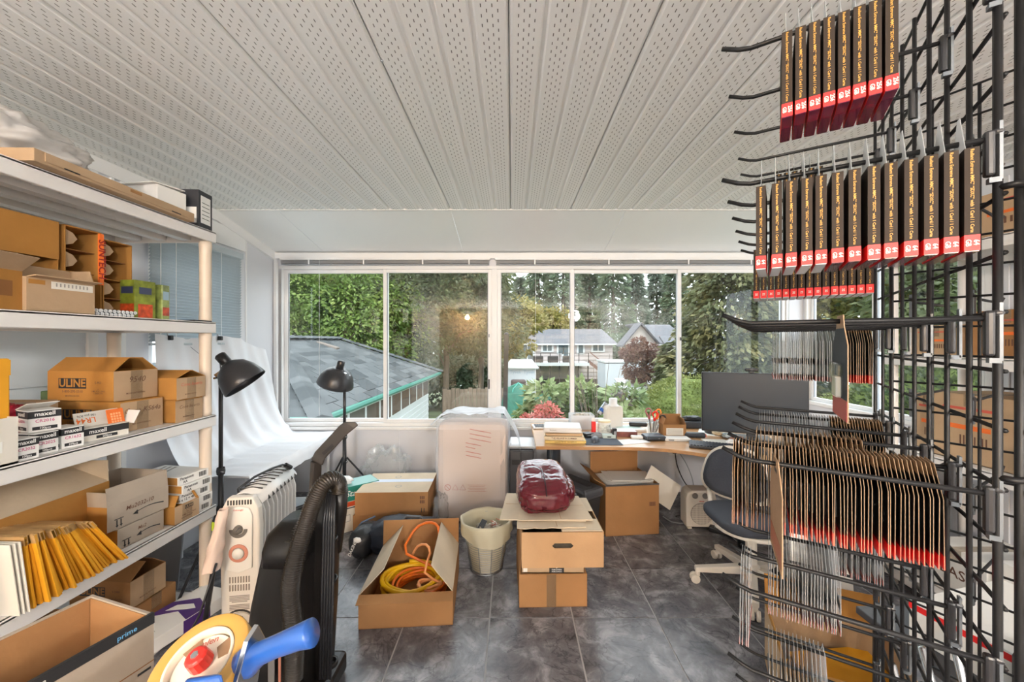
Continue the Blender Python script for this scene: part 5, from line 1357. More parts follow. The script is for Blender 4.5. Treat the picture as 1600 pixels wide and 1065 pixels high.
for k in range(9):
    p = VP(449 + k * 2.6, 846 - k * 4.2, 1.425 + k * 0.008)
    bx('lid_slot', p, (0.016, 0.006, 0.006), MATS['dark_slot'], vt)
# spine
loft([vsec(480, 516, 1062, 1.56, 0.10), vsec(482, 524, 930, 1.56, 0.10), vsec(486, 528, 820, 1.58, 0.09), vsec(496, 526, 765, 1.60, 0.07)]).build('spine', VC, vt, smooth=True)
for k in range(5):
    MB().tube([VP(500 + k * 4, 1060, 1.48), VP(503 + k * 4.2, 930, 1.49), VP(506 + k * 4, 815, 1.51), VP(512 + k * 2.6, 770, 1.54)], 0.0055, 8).build('power_cord_loop', BLACK, vt, smooth=True)
for yy in (842, 905, 1035):
    MB().lathe([(0.018, -0.008), (0.028, -0.008), (0.028, 0.008), (0.018, 0.008), (0.018, -0.008)], 16, Matrix.Translation(VP(516, yy, 1.53))).build('cord_hook', VC, vt, smooth=True)
# handle: tube and angled grip
MB().tube([VP(490, 812, 1.58), VP(492, 770, 1.58), VP(494, 720, 1.58)], [0.026, 0.026, 0.024], 4).build('handle_tube', mat('brown_black_handle', (0.03, 0.024, 0.02), 0.35), vt, bevel=0.004)
gp_ = loft([[VP(x, y, 1.58 + d) for x, y, d in ((486, 718, -0.025), (504, 727, -0.025), (504, 727, 0.025), (486, 718, 0.025))],
            [VP(x, y, 1.58 + d) for x, y, d in ((492, 706, -0.025), (508, 716, -0.025), (508, 716, 0.025), (492, 706, 0.025))],
            [VP(x, y, 1.57 + d) for x, y, d in ((530, 665, -0.022), (544, 677, -0.022), (544, 677, 0.022), (530, 665, 0.022))],
            [VP(x, y, 1.57 + d) for x, y, d in ((538, 659, -0.022), (554, 669, -0.022), (554, 669, 0.022), (538, 659, 0.022))],
            [VP(x, y, 1.57 + d) for x, y, d in ((556, 659, -0.020), (560, 664, -0.020), (560, 664, 0.020), (556, 659, 0.020))]]).build('grip', MATS['brown_black_handle'], vt, bevel=0.004)
bx('grip_inset', VP(513, 702, 1.553), (0.055, 0.004, 0.014), VC, gp_, R=Matrix.Rotation(rad(-42), 3, 'Y'))
# ribbed hose
hpts = [(530, 770), (529, 757), (522, 749), (512, 751), (500, 764), (488, 790), (478, 820), (468, 850), (459, 885), (454, 920), (456, 950), (460, 985), (461, 1020), (459, 1060)]
def cr(pts, n):
    out = []
    for i in range(len(pts) - 1):
        p0, p1, p2, p3 = pts[max(i - 1, 0)], pts[i], pts[i + 1], pts[min(i + 2, len(pts) - 1)]
        for k in range(n):
            s = k / n
            out.append(0.5 * ((2 * p1) + (p2 - p0) * s + (2 * p0 - 5 * p1 + 4 * p2 - p3) * s * s + (3 * p1 - p0 - 3 * p2 + p3) * s ** 3))
    out.append(pts[-1]); return out
hp = [VP(x, y, 1.56 - 0.17 * min(1, max(0, (i - 1) / 7))) for i, (x, y) in enumerate(hpts)]
hc = cr([Vector(p) for p in hp], 40)
# resample evenly
Ls = [0]
for a, b in zip(hc[:-1], hc[1:]): Ls.append(Ls[-1] + (b - a).length)
NR = 110
out = []; j = 0
for k in range(NR * 4 + 1):
    d = Ls[-1] * k / (NR * 4)
    while j < len(Ls) - 2 and Ls[j + 1] < d: j += 1
    f = (d - Ls[j]) / max(1e-9, Ls[j + 1] - Ls[j]); out.append(hc[j].lerp(hc[j + 1], f))
MB().tube(out, [0.0285 + 0.0045 * (0.5 - 0.5 * math.cos(2 * math.pi * k / 4)) for k in range(len(out))], 18).build('ribbed_hose', VC2, vt, smooth=True)
MB().tube([VP(532, 765, 1.58), VP(530, 800, 1.60), VP(522, 860, 1.60)], 0.030, 12).build('hose_end', VC, vt, smooth=True)
for (x, y) in ((448, 916), (447, 978)): bx('hose_clip', VP(x, y, 1.372), (0.024, 0.012, 0.04), VC, vt, bevel=0.003)
for k in range(2): bx('rating_label', VP(424 + k * 13, 1045, 1.375), (0.022 if k == 0 else 0.008, 0.003, 0.09), mat('grey_label_print', (0.25, 0.24, 0.23), 0.6) if k == 0 else MATS['salmon_ring'], vt)
# floor head
MB().box((0, 0, 0.045), (0.36, 0.30, 0.085)).build('floor_head', VC, vt, bevel=0.02, loc=(-0.08, 0.02, 0))
MB().lathe([(0, -0.02), (0.05, -0.02), (0.055, 0), (0.05, 0.02), (0, 0.02)], 16, T(0.1, -0.1, 0.055) @ RY(rad(90))).build('wheel', BLACK, vt)

# ---- carton with extension cords
CB = G(632, 980)
t = carton('kraft_carton', 'open kraft carton holding orange and yellow extension cords in the middle of the floor', (-0.535, 2.14, 0), rad(4), (0.455, 0.46, 0.165), {'front': (196, 0.055), 'back': (95, 0.15), 'left': (46, 0.17), 'right': (52, 0.17)}, KRAFT, KRAFT_L)
t.children[1].data.materials[0] = KRAFT; t.children[2].data.materials[0] = KRAFT
def coil(name, label, m, loc, r, turns, thick, z0, seed=0, oval=1.0, rise=0.012, extra=None):
    pts = []
    for k in range(turns * 24):
        a = 2 * math.pi * k / 24
        rr = r * (1 + 0.06 * math.sin(a * 0.37 + seed) + 0.05 * math.sin(a * 1.7 + seed))
        pts.append(Vector((rr * math.cos(a + seed), rr * oval * math.sin(a + seed), z0 + rise * (k / 24) * 0.6 + 0.006 * math.sin(a * 2.3 + seed))))
    if extra: pts += [Vector(e) for e in extra]
    o = MB().tube(cr(pts, 2) if extra else pts, thick, 8).build(name, m, None, smooth=True, loc=loc)
    return tag(o, label, 'cord')
ORC = mat('orange_cord', (0.80, 0.17, 0.015), 0.4)
coil('extension_cord', 'coiled orange extension cord arching up out of the open floor carton', ORC, (-0.50, 2.12, 0.03), 0.13, 6, 0.0075, 0.0, 1.0, 1.1, 0.02,
     [(-0.10, 0.10, 0.16), (-0.10, 0.17, 0.22), (-0.05, 0.20, 0.275), (0.02, 0.195, 0.295), (0.065, 0.18, 0.275), (0.078, 0.16, 0.20), (0.10, 0.13, 0.13), (0.10, 0.03, 0.10)])
coil('extension_cord', 'coiled yellow extension cord inside the open floor carton', mat('yellow_cord', (0.85, 0.50, 0.01), 0.4), (-0.545, 2.15, 0.05), 0.15, 6, 0.012, 0.0, 2.2, 0.9, 0.018)
coil('extension_cord', 'pale orange cord loop standing in the open floor carton', mat('pale_orange_cord', (0.85, 0.36, 0.14), 0.4), (-0.44, 2.08, 0.10), 0.06, 2, 0.007, 0.0, 0.4, 0.7, 0.01,
     [(-0.02, -0.02, 0.08), (0.0, 0.02, 0.16), (-0.03, 0.05, 0.19), (-0.08, 0.07, 0.17), (-0.11, 0.08, 0.12)])

# ---- stack of two cartons by the window
t = carton('kraft_carton', 'lower kraft carton of the pair behind the floor carton', (-0.885, 2.99, 0), rad(0), (0.50, 0.41, 0.152), None, KRAFT)
t = carton('kraft_carton', 'upper kraft carton with pale lid and blue tape behind the floor carton', (-0.865, 2.985, 0.158), rad(2), (0.515, 0.41, 0.160), None, KRAFT, tape=False)
decal(t, 'top', (0, 0, 0.1642), 0.513, 0.408, KRAFT_L, name='pale_lid'); decal(t, 'top', (0, 0.03, 0.1650), 0.515, 0.06, mat('blue_white_tape', (0.62, 0.68, 0.80), 0.4), name='tape')
for k in range(6): bx('barcode_bar', (0.205 + (k % 3) * 0.012, -0.2062, 0.125 - (k // 3) * 0.03), (0.008, 0.0008, 0.022), INKB, t)
for k in range(2):
    bx('printed_arrow', (0.212 + k * 0.018, -0.2062, 0.035), (0.005, 0.0008, 0.03), INK, t)
for k in range(2):
    MB().lathe([(0.018, 0), (0.024, 0), (0.024, 0.0006), (0.018, 0.0006)], 16, T(0.02 - 0.05 * k, -0.09 + 0.2 * k, 0.1652)).build('printed_ring', MATS['grey_ink'], t)
# ---- tall wrapped appliance with film hood
t = thing('wrapped_appliance', 'tall flat item in pink white packaging with a clear plastic hood', 'package', (-0.305, 3.12, 0), rad(-1))
MB().box((0, 0, 0.385), (0.54, 0.27, 0.77)).build('packaging', mat('pinkish_packaging', (0.76, 0.64, 0.57), 0.5, var=0.05, vscale=3), t, bevel=0.05)
from mathutils import noise as mnoise
def hood(u, v):
    a = 2 * math.pi * u; ca, sa = math.cos(a), math.sin(a)
    k = (abs(ca) ** 5 + abs(sa) ** 5) ** (-1 / 5)
    nz = mnoise.noise(Vector((ca * 2.2, sa * 2.2, v * 5))) * 0.016 + mnoise.noise(Vector((ca * 6, sa * 6, v * 9))) * 0.007
    if v < 0.75:
        f = v / 0.75
        return ((0.283 + nz) * ca * k, (0.148 + nz) * sa * k, 0.05 + 0.73 * f)
    f = (v - 0.75) / 0.25
    s = 1 - f * 0.98
    return ((0.283 + nz) * ca * k * s, (0.148 + nz) * sa * k * s + 0.02 * f, 0.78 + 0.045 * math.sin(f * math.pi / 2) + nz * 1.4)
MB().grid(hood, 72, 44, closeu=True).build('film_hood', film_mat('clear_hood_film', (0.88, 0.90, 0.94), 0.74, 0.18), t, smooth=True)
def drape(u, v):
    x = -0.33 + 0.72 * u; y = -0.10 + 0.26 * v
    n1 = mnoise.noise(Vector((u * 5, v * 4, 1.3))) * 0.022 + mnoise.noise(Vector((u * 13, v * 9, 4.3))) * 0.010
    z = 0.815 + n1 + 0.03 * math.sin(u * 3)
    if u < 0.12: z -= (0.12 - u) * 0.55
    if u > 0.80:
        d = (u - 0.80); x = -0.33 + 0.72 * 0.80 + d * 0.45 + 0.07 * math.sin(d * 14); z -= d * 2.1 + n1
    return (x, y + n1, z)
MB().grid(drape, 60, 24).build('film_drape', film_mat('milky_hood_film', (0.86, 0.89, 0.94), 0.12), t, smooth=True)
FZ = -0.1362
for r, (zz_, n_) in enumerate([(0.72, 3), (0.685, 3), (0.65, 3), (0.615, 2), (0.585, 1), (0.55, 2), (0.52, 2)]):
    for q in range(n_):
        bx('print_line', (0.02 + 0.045 * q - (0.03 if r > 2 else 0), FZ, zz_ - q * 0.008), (0.075, 0.001, 0.005), mat('faded_red_print', (0.55, 0.15, 0.12), 0.6), t, R=Matrix.Rotation(rad(12), 3, 'Y'))
for k in range(3):
    x0 = -0.185 + k * 0.058
    if k == 0: MB().tube([(x0 + 0.022 * math.cos(a), FZ, 0.28 + 0.022 * math.sin(a)) for a in [2 * math.pi * i / 16 for i in range(16)]], 0.002, 5, closed=True).build('printed_symbol', MATS['faded_red_print'], t); bx('printed_symbol', (x0, FZ, 0.28), (0.04, 0.001, 0.003), MATS['faded_red_print'], t, R=Matrix.Rotation(rad(45), 3, 'Y'))
    else: MB().tube([(x0 - 0.022, FZ, 0.262), (x0 + 0.022, FZ, 0.262), (x0, FZ, 0.302)], 0.002, 5, closed=True).build('printed_symbol', MATS['faded_red_print'], t)
for k in range(5): bx('print_line', (0.04, FZ, 0.30 - k * 0.012), (0.14 - 0.02 * (k % 2), 0.001, 0.004), mat('pale_red_print', (0.65, 0.38, 0.32), 0.6), t)

# ---- wire wastebasket with liner
WB = (-0.158, 2.42, 0)
t = thing('wastebasket', 'wire wastebasket with a cream plastic liner full of paper', 'basket', WB)
H_ = 0.285
def wr_r(z): return 0.098 + 0.052 * z / H_
for k in range(20):
    z = 0.006 + k * (H_ - 0.01) / 19
    MB().tube([(wr_r(z) * math.cos(a), wr_r(z) * math.sin(a), z) for a in [2 * math.pi * i / 28 for i in range(28)]], 0.0016 if 0 < k < 19 else 0.004, 5, closed=True).build('wire_ring', STEEL, t)
for k in range(10):
    a = 2 * math.pi * k / 10
    MB().tube([(wr_r(0) * math.cos(a), wr_r(0) * math.sin(a), 0.004), (wr_r(H_) * math.cos(a), wr_r(H_) * math.sin(a), H_)], 0.0022, 5).build('upright_wire', STEEL, t)
def liner(u, v):
    a = 2 * math.pi * u
    n_ = mnoise.noise(Vector((math.cos(a) * 3, math.sin(a) * 3, v * 4))) * 0.008 + 0.004 * math.sin(a * 9)
    if v < 0.62:
        z = 0.012 + (H_ + 0.018) * v / 0.62; r = wr_r(z) - 0.006 + n_ * 0.4
    else:
        f = (v - 0.62) / 0.38; z = H_ + 0.03 - 0.105 * f + 0.02 * math.sin(a * 2 + 1) * f; r = wr_r(H_) + 0.007 + n_ + 0.004 * math.sin(f * 3)
    return (r * math.cos(a), r * math.sin(a), z)
MB().grid(liner, 60, 24, closeu=True).build('liner', film_mat('cream_liner', (0.80, 0.74, 0.56), 0.12, 0.35), t, smooth=True)
lump('scrap_paper', '', '', (0, 0, 0.012), (0.18, 0.18, 0.245), mat('mixed_scrap', (0.45, 0.40, 0.33), 0.8, var=0.5, vscale=22), 6, 0.2, 34, parent=t)
bx('scrap_card', (-0.03, -0.02, 0.262), (0.035, 0.09, 0.004), DKGREY, t, rot=(rad(30), rad(12), rad(-20)))
for k in range(22):
    a = random.uniform(0, 6.28); r = random.uniform(0, 0.045)
    bx('scrap_strip', (0.055 + r * math.cos(a), 0.0 + r * math.sin(a) * 1.1, 0.262 + random.uniform(0, 0.014)), (0.03, 0.004, 0.002), (mat('red_scrap', (0.5, 0.12, 0.08), 0.7), PAPER2)[k % 2], t, rot=(random.uniform(-1, 1), random.uniform(-0.6, 0.6), random.uniform(0, 3)))

# ---- dark backpack behind the floor carton
t = thing('backpack', 'dark navy backpack with a white emblem behind the floor carton', 'bag', (-0.74, 2.58, 0), rad(-12))
NAVY = mat('navy_nylon', (0.016, 0.021, 0.035), 0.6, bump=0.2, bscale=200)
lump('main_bag', '', '', (0.06, 0.0, 0), (0.56, 0.28, 0.23), NAVY, 5, 0.12, 40, parent=t)
lump('front_pocket', '', '', (-0.215, -0.06, 0.005), (0.15, 0.24, 0.19), mat('black_nylon', (0.012, 0.013, 0.016), 0.5), 8, 0.10, 32, parent=t)
MB().tube([(-0.27, -0.14, 0.05), (-0.29, -0.10, 0.13), (-0.25, -0.05, 0.20), (-0.18, 0.0, 0.225)], 0.006, 6).build('piping', mat('blue_trim', (0.03, 0.07, 0.14), 0.5), t)
lettering(t, 'DAKINE', 'front', (-0.225, -0.188, 0.10), 0.030, PAPER, spin=rad(65))
lump('emblem', '', '', (-0.20, -0.172, 0.135), (0.05, 0.02, 0.03), PAPER, 3, 0.2, 16, parent=t)
MB().tube([(0.02, -0.05, 0.21), (0.06, -0.02, 0.255), (0.14, 0.0, 0.25), (0.18, 0.0, 0.20)], 0.012, 8).build('strap', mat('grey_strap', (0.16, 0.17, 0.19), 0.7), t)
lump('red_patch', '', '', (0.31, -0.06, 0.05), (0.05, 0.06, 0.10), mat('dark_red_nylon', (0.25, 0.03, 0.04), 0.6), 2, 0.1, 20, parent=t)

# ---- middle stack with puffer jacket
bxm = G(863, 948)
t = carton('kraft_carton', 'bottom kraft carton of the middle stack under the jacket', (0.212, 2.255, 0), rad(1.5), (0.358, 0.40, 0.172), {'front': (3, 0.20), 'back': (3, 0.20), 'left': (85, 0.14), 'right': None}, KRAFT)
decal(t, 'front', (-0.01, -0.2, 0.086), 0.05, 0.17, TAPE, name='tape')
t = carton('smile_carton', 'thin mailing carton with a black label in the middle stack', (0.215, 2.235, 0.1795), rad(0), (0.325, 0.36, 0.062), None, KRAFT_P, tape=False)
decal(t, 'front', (0.02, -0.18, 0.031), 0.078, 0.062, INK, name='black_label'); lettering(t, 'o', 'front', (0.02, -0.1812, 0.042), 0.05, PAPER, bold=0.02)
for k in range(2): lettering(t, 'PRIME EXPRESS', 'front', (0.02, -0.1812, 0.018 - 0.010 * k), 0.008, PAPER)
MB().tube([(-0.07, -0.181, 0.045), (-0.04, -0.181, 0.032), (-0.02, -0.181, 0.048)], 0.0025, 5).build('printed_arc', INK, t); MB().tube([(0.06, -0.181, 0.052), (0.10, -0.181, 0.034)], 0.0025, 5).build('printed_arc', INK, t)
decal(t, 'front', (-0.145, -0.18, 0.031), 0.022, 0.05, PAPER2)
# file box with a punched hand hole
fb = thing('file_box', 'kraft file box with an oval hand hole on top of the middle stack', 'box', (0.255, 2.20, 0.2460), rad(1))
w_, d_, h_ = 0.415, 0.42, 0.180
b = MB(); b.box((0, 0, 0.002), (w_, d_, 0.004)); b.box((0, d_ / 2, h_ / 2), (w_, 0.005, h_))
for s in (-1, 1): b.box((s * w_ / 2, 0, h_ / 2), (0.005, d_, h_))
hw, hh = 0.055, 0.013; zc = h_ * 0.62; yf = -d_ / 2
b.box((0, yf, (zc - hh) / 2), (w_, 0.005, zc - hh)); b.box((0, yf, (h_ + zc + hh) / 2), (w_, 0.005, h_ - zc - hh))
for s in (-1, 1): b.box((s * (w_ / 2 + hw) / 2, yf, zc), (w_ / 2 - hw, 0.005, 2 * hh))
for s in (-1, 1):
    for q in (-1, 1): b.add([(s * hw, yf - 0.0025, zc + q * hh), (s * (hw - 0.014), yf - 0.0025, zc + q * hh), (s * hw, yf - 0.0025, zc)], [(0, 1, 2)])
b.build('body', cardboard('tan_kraft_cardboard', (0.52, 0.32, 0.17)), fb)
bx('rear_flap', (0, 0.12, h_ + 0.003), (w_, d_ / 2 - 0.03, 0.005), KRAFT_L, fb); bx('front_flap', (0.10, -0.14, h_ + 0.003), (w_ * 0.5, 0.13, 0.005), KRAFT_L, fb)
bx('papers', (0, -0.05, 0.07), (0.36, 0.30, 0.13), mat('shade_dark_papers', (0.06, 0.05, 0.035), 0.8, var=0.4, vscale=30), fb)  # papers coloured dark to stand for the shade behind the hand hole
zt = 0.246 + h_ + 0.006
for k, (cx_, cy_, w2, d2, r_, mm, dz) in enumerate([(0.20, 2.17, 0.36, 0.30, 2, KRAFT_L, 0.0), (0.17, 2.27, 0.46, 0.36, -2, KRAFT_L, 0.0055), (0.23, 2.24, 0.40, 0.32, 1, KRAFT_L, 0.011)]):
    o = thing('flat_cardboard', 'flattened cream cardboard sheet under the jacket, %s' % ('lowest with a ragged front edge', 'middle and widest', 'topmost')[k], 'cardboard', (cx_, cy_, zt + dz), rad(r_), 'cardboard sheets under the jacket')
    pts = [(-w2 / 2, -d2 / 2)] + ([(-w2 / 2 + w2 * q / 8, -d2 / 2 - 0.008 * (q % 2)) for q in range(1, 8)] if k == 0 else []) + [(w2 / 2, -d2 / 2), (w2 / 2 - 0.02, d2 / 2), (-w2 / 2 + 0.02, d2 / 2)]
    MB().prism(pts, 0.005).build('sheet', mm, o)
    bx('crease', (0.03, 0, 0.0053), (0.002, d2 * 0.96, 0.0008), KRAFT, o); bx('crease', (0, 0.02, 0.0053), (w2 * 0.9, 0.002, 0.0008), KRAFT, o)
# puffer jacket: quilted folded bundle
jm = mat('maroon_puffer_nylon', (0.12, 0.008, 0.018), 0.14, coat=0.4, bump=0.25, bscale=45)
jk = thing('puffer_jacket', 'shiny maroon puffer jacket folded on top of the middle stack', 'jacket', (0.178, 2.30, zt + 0.017), rad(4))
def puff(u, v):
    a = 2 * math.pi * u; b = math.pi * (v - 0.5) * 0.998
    d = Vector((math.cos(a) * math.cos(b), math.sin(a) * math.cos(b), math.sin(b)))
    d = Vector([math.copysign(abs(c) ** 0.5, c) for c in d])
    q = abs(math.sin(d.y * 4.2 + 0.6)) ** 0.4
    wrk = mnoise.noise(Vector((d.x * 2.2, d.y * 9.0, d.z * 5))) * 0.035 + mnoise.noise(Vector((d.x * 9 + d.y * 5, d.y * 16, d.z * 9))) * 0.016
    k = 0.93 + 0.06 * q + 0.05 * mnoise.noise(d * 1.6 + Vector((3, 1, 2))) + wrk
    k -= 0.045 * math.exp(-((d.x - 0.05) / 0.05) ** 2)
    p = Vector((d.x * 0.150 * k, d.y * 0.185 * k, (d.z * 0.098) * k + 0.085))
    p.z += 0.040 * (d.y + 0.2) * (d.z > -0.3)
    p.z = max(p.z, 0.003 * (d.z + 1))
    return p
MB().grid(puff, 110, 70, closeu=True).build('quilted_body', jm, jk, smooth=True)
def sleeve(u, v):
    a = 2 * math.pi * u
    y = -0.17 + 0.34 * v; r = 0.046 * (1 - 0.35 * abs(v - 0.4)) * (0.85 + 0.2 * abs(math.sin(v * 16)) ** 0.5) * (min(1, v * 8, (1 - v) * 8) ** 0.5 + 0.02)
    return (0.125 + 0.03 * math.sin(v * 3) + r * math.cos(a), y + 0.06, 0.062 + r * math.sin(a) * 1.1 + 0.02 * v)
MB().grid(sleeve, 24, 50, closeu=True).build('sleeve', jm, jk, smooth=True)
MB().tube([(-0.003, -0.19 * math.cos(a), 0.085 + 0.107 * math.sin(a)) for a in [math.pi * k / 14 for k in range(1, 12)]], 0.0035, 6).build('zip', mat('dark_zip', (0.03, 0.005, 0.01), 0.4), jk)

# ---- shredder and carton under the desk
t = thing('paper_shredder', 'black paper shredder standing behind the middle stack', 'shredder', (0.475, 2.86, 0), rad(-56))
loft([[(-0.16 * s_ * a, 0.085 * s_ * b, z) for a, b in ((1, -1), (-1, -1), (-1, 1), (1, 1))] for s_, z in ((0.82, 0.0), (1.0, 0.30))]).build('waste_bin', mat('shredder_bin', (0.03, 0.03, 0.032), 0.5), t, bevel=0.01)
hdm = MB().box((0, 0, 0.335), (0.36, 0.195, 0.07)).build('cutter_head', DKGREY, t, bevel=0.022)
bx('paper_slot', (0.0, 0.01, 0.3705), (0.24, 0.035, 0.004), BLACK, hdm, bevel=0.004)
bx('switch', (-0.13, -0.04, 0.3715), (0.03, 0.03, 0.006), BLACK, hdm, bevel=0.003); bx('silver_strip', (0, -0.098, 0.33), (0.2, 0.004, 0.012), GREY, hdm)
t = carton('kraft_carton', 'large open kraft carton of papers under the desk', (0.85, 3.00, 0), rad(6), (0.40, 0.37, 0.365), {'back': (88, 0.14), 'left': (150, 0.10), 'front': None, 'right': None}, KRAFT, KRAFT)
bx('dark_rim', (0.0, -0.184, 0.362), (0.40, 0.008, 0.010), DKGREY, t)
for k in range(6): bx('barcode_bar', (0.13 + k * 0.008, -0.1857, 0.22), (0.005, 0.0008, 0.03), INKB, t)
for k in range(5):
    o = bx('paper_sheet', (0.82 + 0.02 * k, 3.0 + random.uniform(-0.02, 0.02), 0.345 + 0.006 * k), (0.30, 0.24, 0.002), PAPER, None, rot=(rad(random.uniform(-3, 3)), rad(random.uniform(-3, 3)), rad(random.uniform(-12, 12))))
    tag(o, 'white paper sheet on the pile in the large open carton', 'paper', 'papers in the large carton')
bx('paper_pad', (0.85, 3.0, 0.173), (0.34, 0.30, 0.335), PAPER2, None, rot=(0, 0, rad(6))); tag(bpy.data.objects['paper_pad'], 'thick pile of paper filling the large open carton', 'paper')
o = bx('card_sheet', (1.115, 2.93, 0.30), (0.30, 0.004, 0.20), PAPER2, None, rot=(rad(-8), rad(35), rad(10))); tag(o, 'white card sheet poking out behind the large carton', 'card')

# ---- long printed box, tray and plastic bags by the left window
t = thing('printed_box', 'long printed product box with teal top and red stripe by the vacuum', 'box', (-1.245, 2.94, 0), rad(40))
bx('body', (0, 0, 0.11), (0.42, 0.17, 0.22), mat('cream_printed_card', (0.74, 0.68, 0.57), 0.6), t, bevel=0.002)
bx('upper_box', (0, 0, 0.275), (0.43, 0.175, 0.105), mat('teal_print', (0.02, 0.22, 0.17), 0.4), t, bevel=0.002)
decal(t, 'top', (0, 0, 0.3277), 0.42, 0.17, mat('pale_teal_print', (0.30, 0.55, 0.52), 0.4), name='lid_print')
decal(t, 'front', (0, -0.085, 0.20), 0.42, 0.035, mat('red_orange_stripe', (0.65, 0.08, 0.02), 0.4), name='red_stripe'); decal(t, 'front', (0, -0.085, 0.172), 0.42, 0.008, INK, name='printed_band')
for k in range(3): decal(t, 'front', (-0.12 + k * 0.09, -0.085, 0.10), 0.06, 0.05, MATS['grey_ink'], name='printed_diagram'); decal(t, 'front', (-0.12 + k * 0.09, -0.0858, 0.10), 0.052, 0.042, PAPER2, name='printed_diagram')
lettering(t, 'Stanley', 'front', (0.05, -0.0885, 0.275), 0.06, PAPER, shear=0.3)
lump('foam_block', 'white crumpled foam pack on the teal box', 'packing', (-1.28, 2.92, 0.33), (0.17, 0.10, 0.055), PAPER, 12, 0.2, 30)
lump('clear_bag', 'large clear plastic bag of parts against the window wall', 'bag', (-1.10, 3.40, 0.001), (0.36, 0.24, 0.46), film_mat('clear_bag_film', (0.78, 0.80, 0.80), 0.72, 0.10), 15, 0.34, 70, freq=3)
lump('clear_bag', 'crumpled clear film beside the carton pair', 'bag', (-0.535, 2.985, 0.001), (0.10, 0.30, 0.24), film_mat('clear_bag_film', (0.85, 0.87, 0.88)), 18, 0.4, 44, freq=4)
t = thing('roller_tray', 'pale blue tray of black cables near the left corner', 'tray', (-1.83, 2.70 + 0.32, 0), rad(6))
t.location = (-1.66, 3.02, 0)
b = MB(); b.box((0, 0, 0.035), (0.34, 0.40, 0.006))
for s in (-1, 1): b.box((s * 0.167, 0, 0.075), (0.006, 0.40, 0.085)); b.box((0, s * 0.197, 0.075), (0.33, 0.006, 0.085))
b.build('tray', mat('pale_blue_plastic', (0.62, 0.70, 0.76), 0.4), t)
for sx in (-1, 1):
    for sy in (-1, 1): MB().lathe([(0, -0.01), (0.017, -0.01), (0.017, 0.01), (0, 0.01)], 10, T(sx * 0.13, sy * 0.16, 0.017) @ RY(rad(90))).build('caster', BLACK, t)
for k in range(3):
    o = MB().tube([(-0.10, -0.14 + 0.05 * k, 0), (0.0, -0.02, 0.03 + 0.01 * k), (0.10, 0.12 - 0.04 * k, 0.07)], 0.020 - 0.003 * k, 8).build('cable_bundle', BLACK, None, smooth=True, loc=t.location + Vector((0, 0, 0.062)))
    tag(o, 'thick black cable lying in the pale blue tray', 'cable', 'cables in the tray')

# ---- walking stick like tripod leg, wrapped in pinkish bubble film, leaning by the radiator
t = thing('folded_stand', 'black folded stand wrapped in pinkish film leaning beside the radiator', 'stand', (-1.405, 1.66, 0))
MB().tube([P(318, 985, 1.74) - t.location, P(348, 800, 1.80) - t.location], 0.011, 10).build('stand_leg', BLACK, t, smooth=True)
MB().tube([P(285, 1010, 1.70) - t.location, P(312, 960, 1.74) - t.location, P(338, 880, 1.76) - t.location], 0.005, 6).build('stand_cord', BLACK, t, smooth=True)
MB().tube([P(318, 985, 1.74) - t.location, Vector((P(318, 985, 1.74).x - t.location.x, 0.06, 0.0))], 0.011, 10).build('stand_leg', BLACK, t, smooth=True)
def wrapf(u, v):
    a = 2 * math.pi * u; c = P(330, 890, 1.775).lerp(P(349, 795, 1.795), v) - t.location
    r = 0.028 * (1.2 - 0.5 * v) * (1 + 0.3 * mnoise.noise(Vector((math.cos(a) * 2, math.sin(a) * 2, v * 6))))
    return c + Vector((r * math.cos(a), r * math.sin(a), 0))
MB().grid(wrapf, 20, 16, closeu=True).build('film_wrap', mat('pinkish_film', (0.80, 0.62, 0.52), 0.35), t, smooth=True)
lump('clear_pouch', 'clear film pouch on the floor behind the leaning stand', 'pouch', (-1.50, 2.02, 0.001), (0.16, 0.18, 0.05), film_mat('clear_bag_film', (0.85, 0.87, 0.88)), 21, 0.3, 40)

# ---- near packing table with carton and tape dispenser
t = thing('packing_table', 'white packing table just below the picture edge at lower left', 'table', (-0.70, 0.30, 0))
bx('table_top', (0, 0, 0.585), (0.80, 0.55, 0.03), WHITE, t, bevel=0.004)
for sx in (-1, 1):
    for sy in (-1, 1): MB().tube([(sx * 0.36, sy * 0.23, 0.57), (sx * 0.36, sy * 0.23, 0)], 0.018, 8).build('leg', STEEL, t)
Bc, Cc, Ec = Vector((-0.828, 0.771)), Vector((-0.659, 0.718)), Vector((-0.695, 0.573))
ra = math.atan2((Cc - Bc).y, (Cc - Bc).x)
cc_ = (Bc + Cc) / 2 + Vector((math.sin(ra), -math.cos(ra))) * 0.17
nc = thing('large_carton', 'near open kraft carton with black tape rim at the lower left', 'box', (cc_.x, cc_.y, 0.602), ra)
w_, d_, h_ = 0.178, 0.34, 0.298
b = MB(); b.box((0, 0, 0.003), (w_, d_, 0.006))
for s in (-1, 1): b.box((s * (w_ / 2 - 0.0025), 0, h_ / 2), (0.005, d_, h_)); b.box((0, s * (d_ / 2 - 0.0025), h_ / 2), (w_ - 0.01, 0.005, h_))
b.build('body', KRAFT_G, nc)
bx('inner_lining', (0, d_ / 2 - 0.0058, h_ / 2 + 0.003), (w_ - 0.012, 0.0012, h_ - 0.012), KRAFT, nc); bx('inner_lining', (-w_ / 2 + 0.0058, 0, h_ / 2 + 0.003), (0.0012, d_ - 0.014, h_ - 0.012), KRAFT, nc); bx('inner_lining', (0, 0, 0.0066), (w_ - 0.012, d_ - 0.012, 0.0012), KRAFT, nc)
bx('black_tape', (w_ / 2 + 0.0006, 0, h_ - 0.009), (0.0012, d_ + 0.001, 0.018), INK, nc); bx('black_tape', (w_ / 2 - 0.0025, 0, h_ + 0.0006), (0.0065, d_ + 0.001, 0.0012), INK, nc)
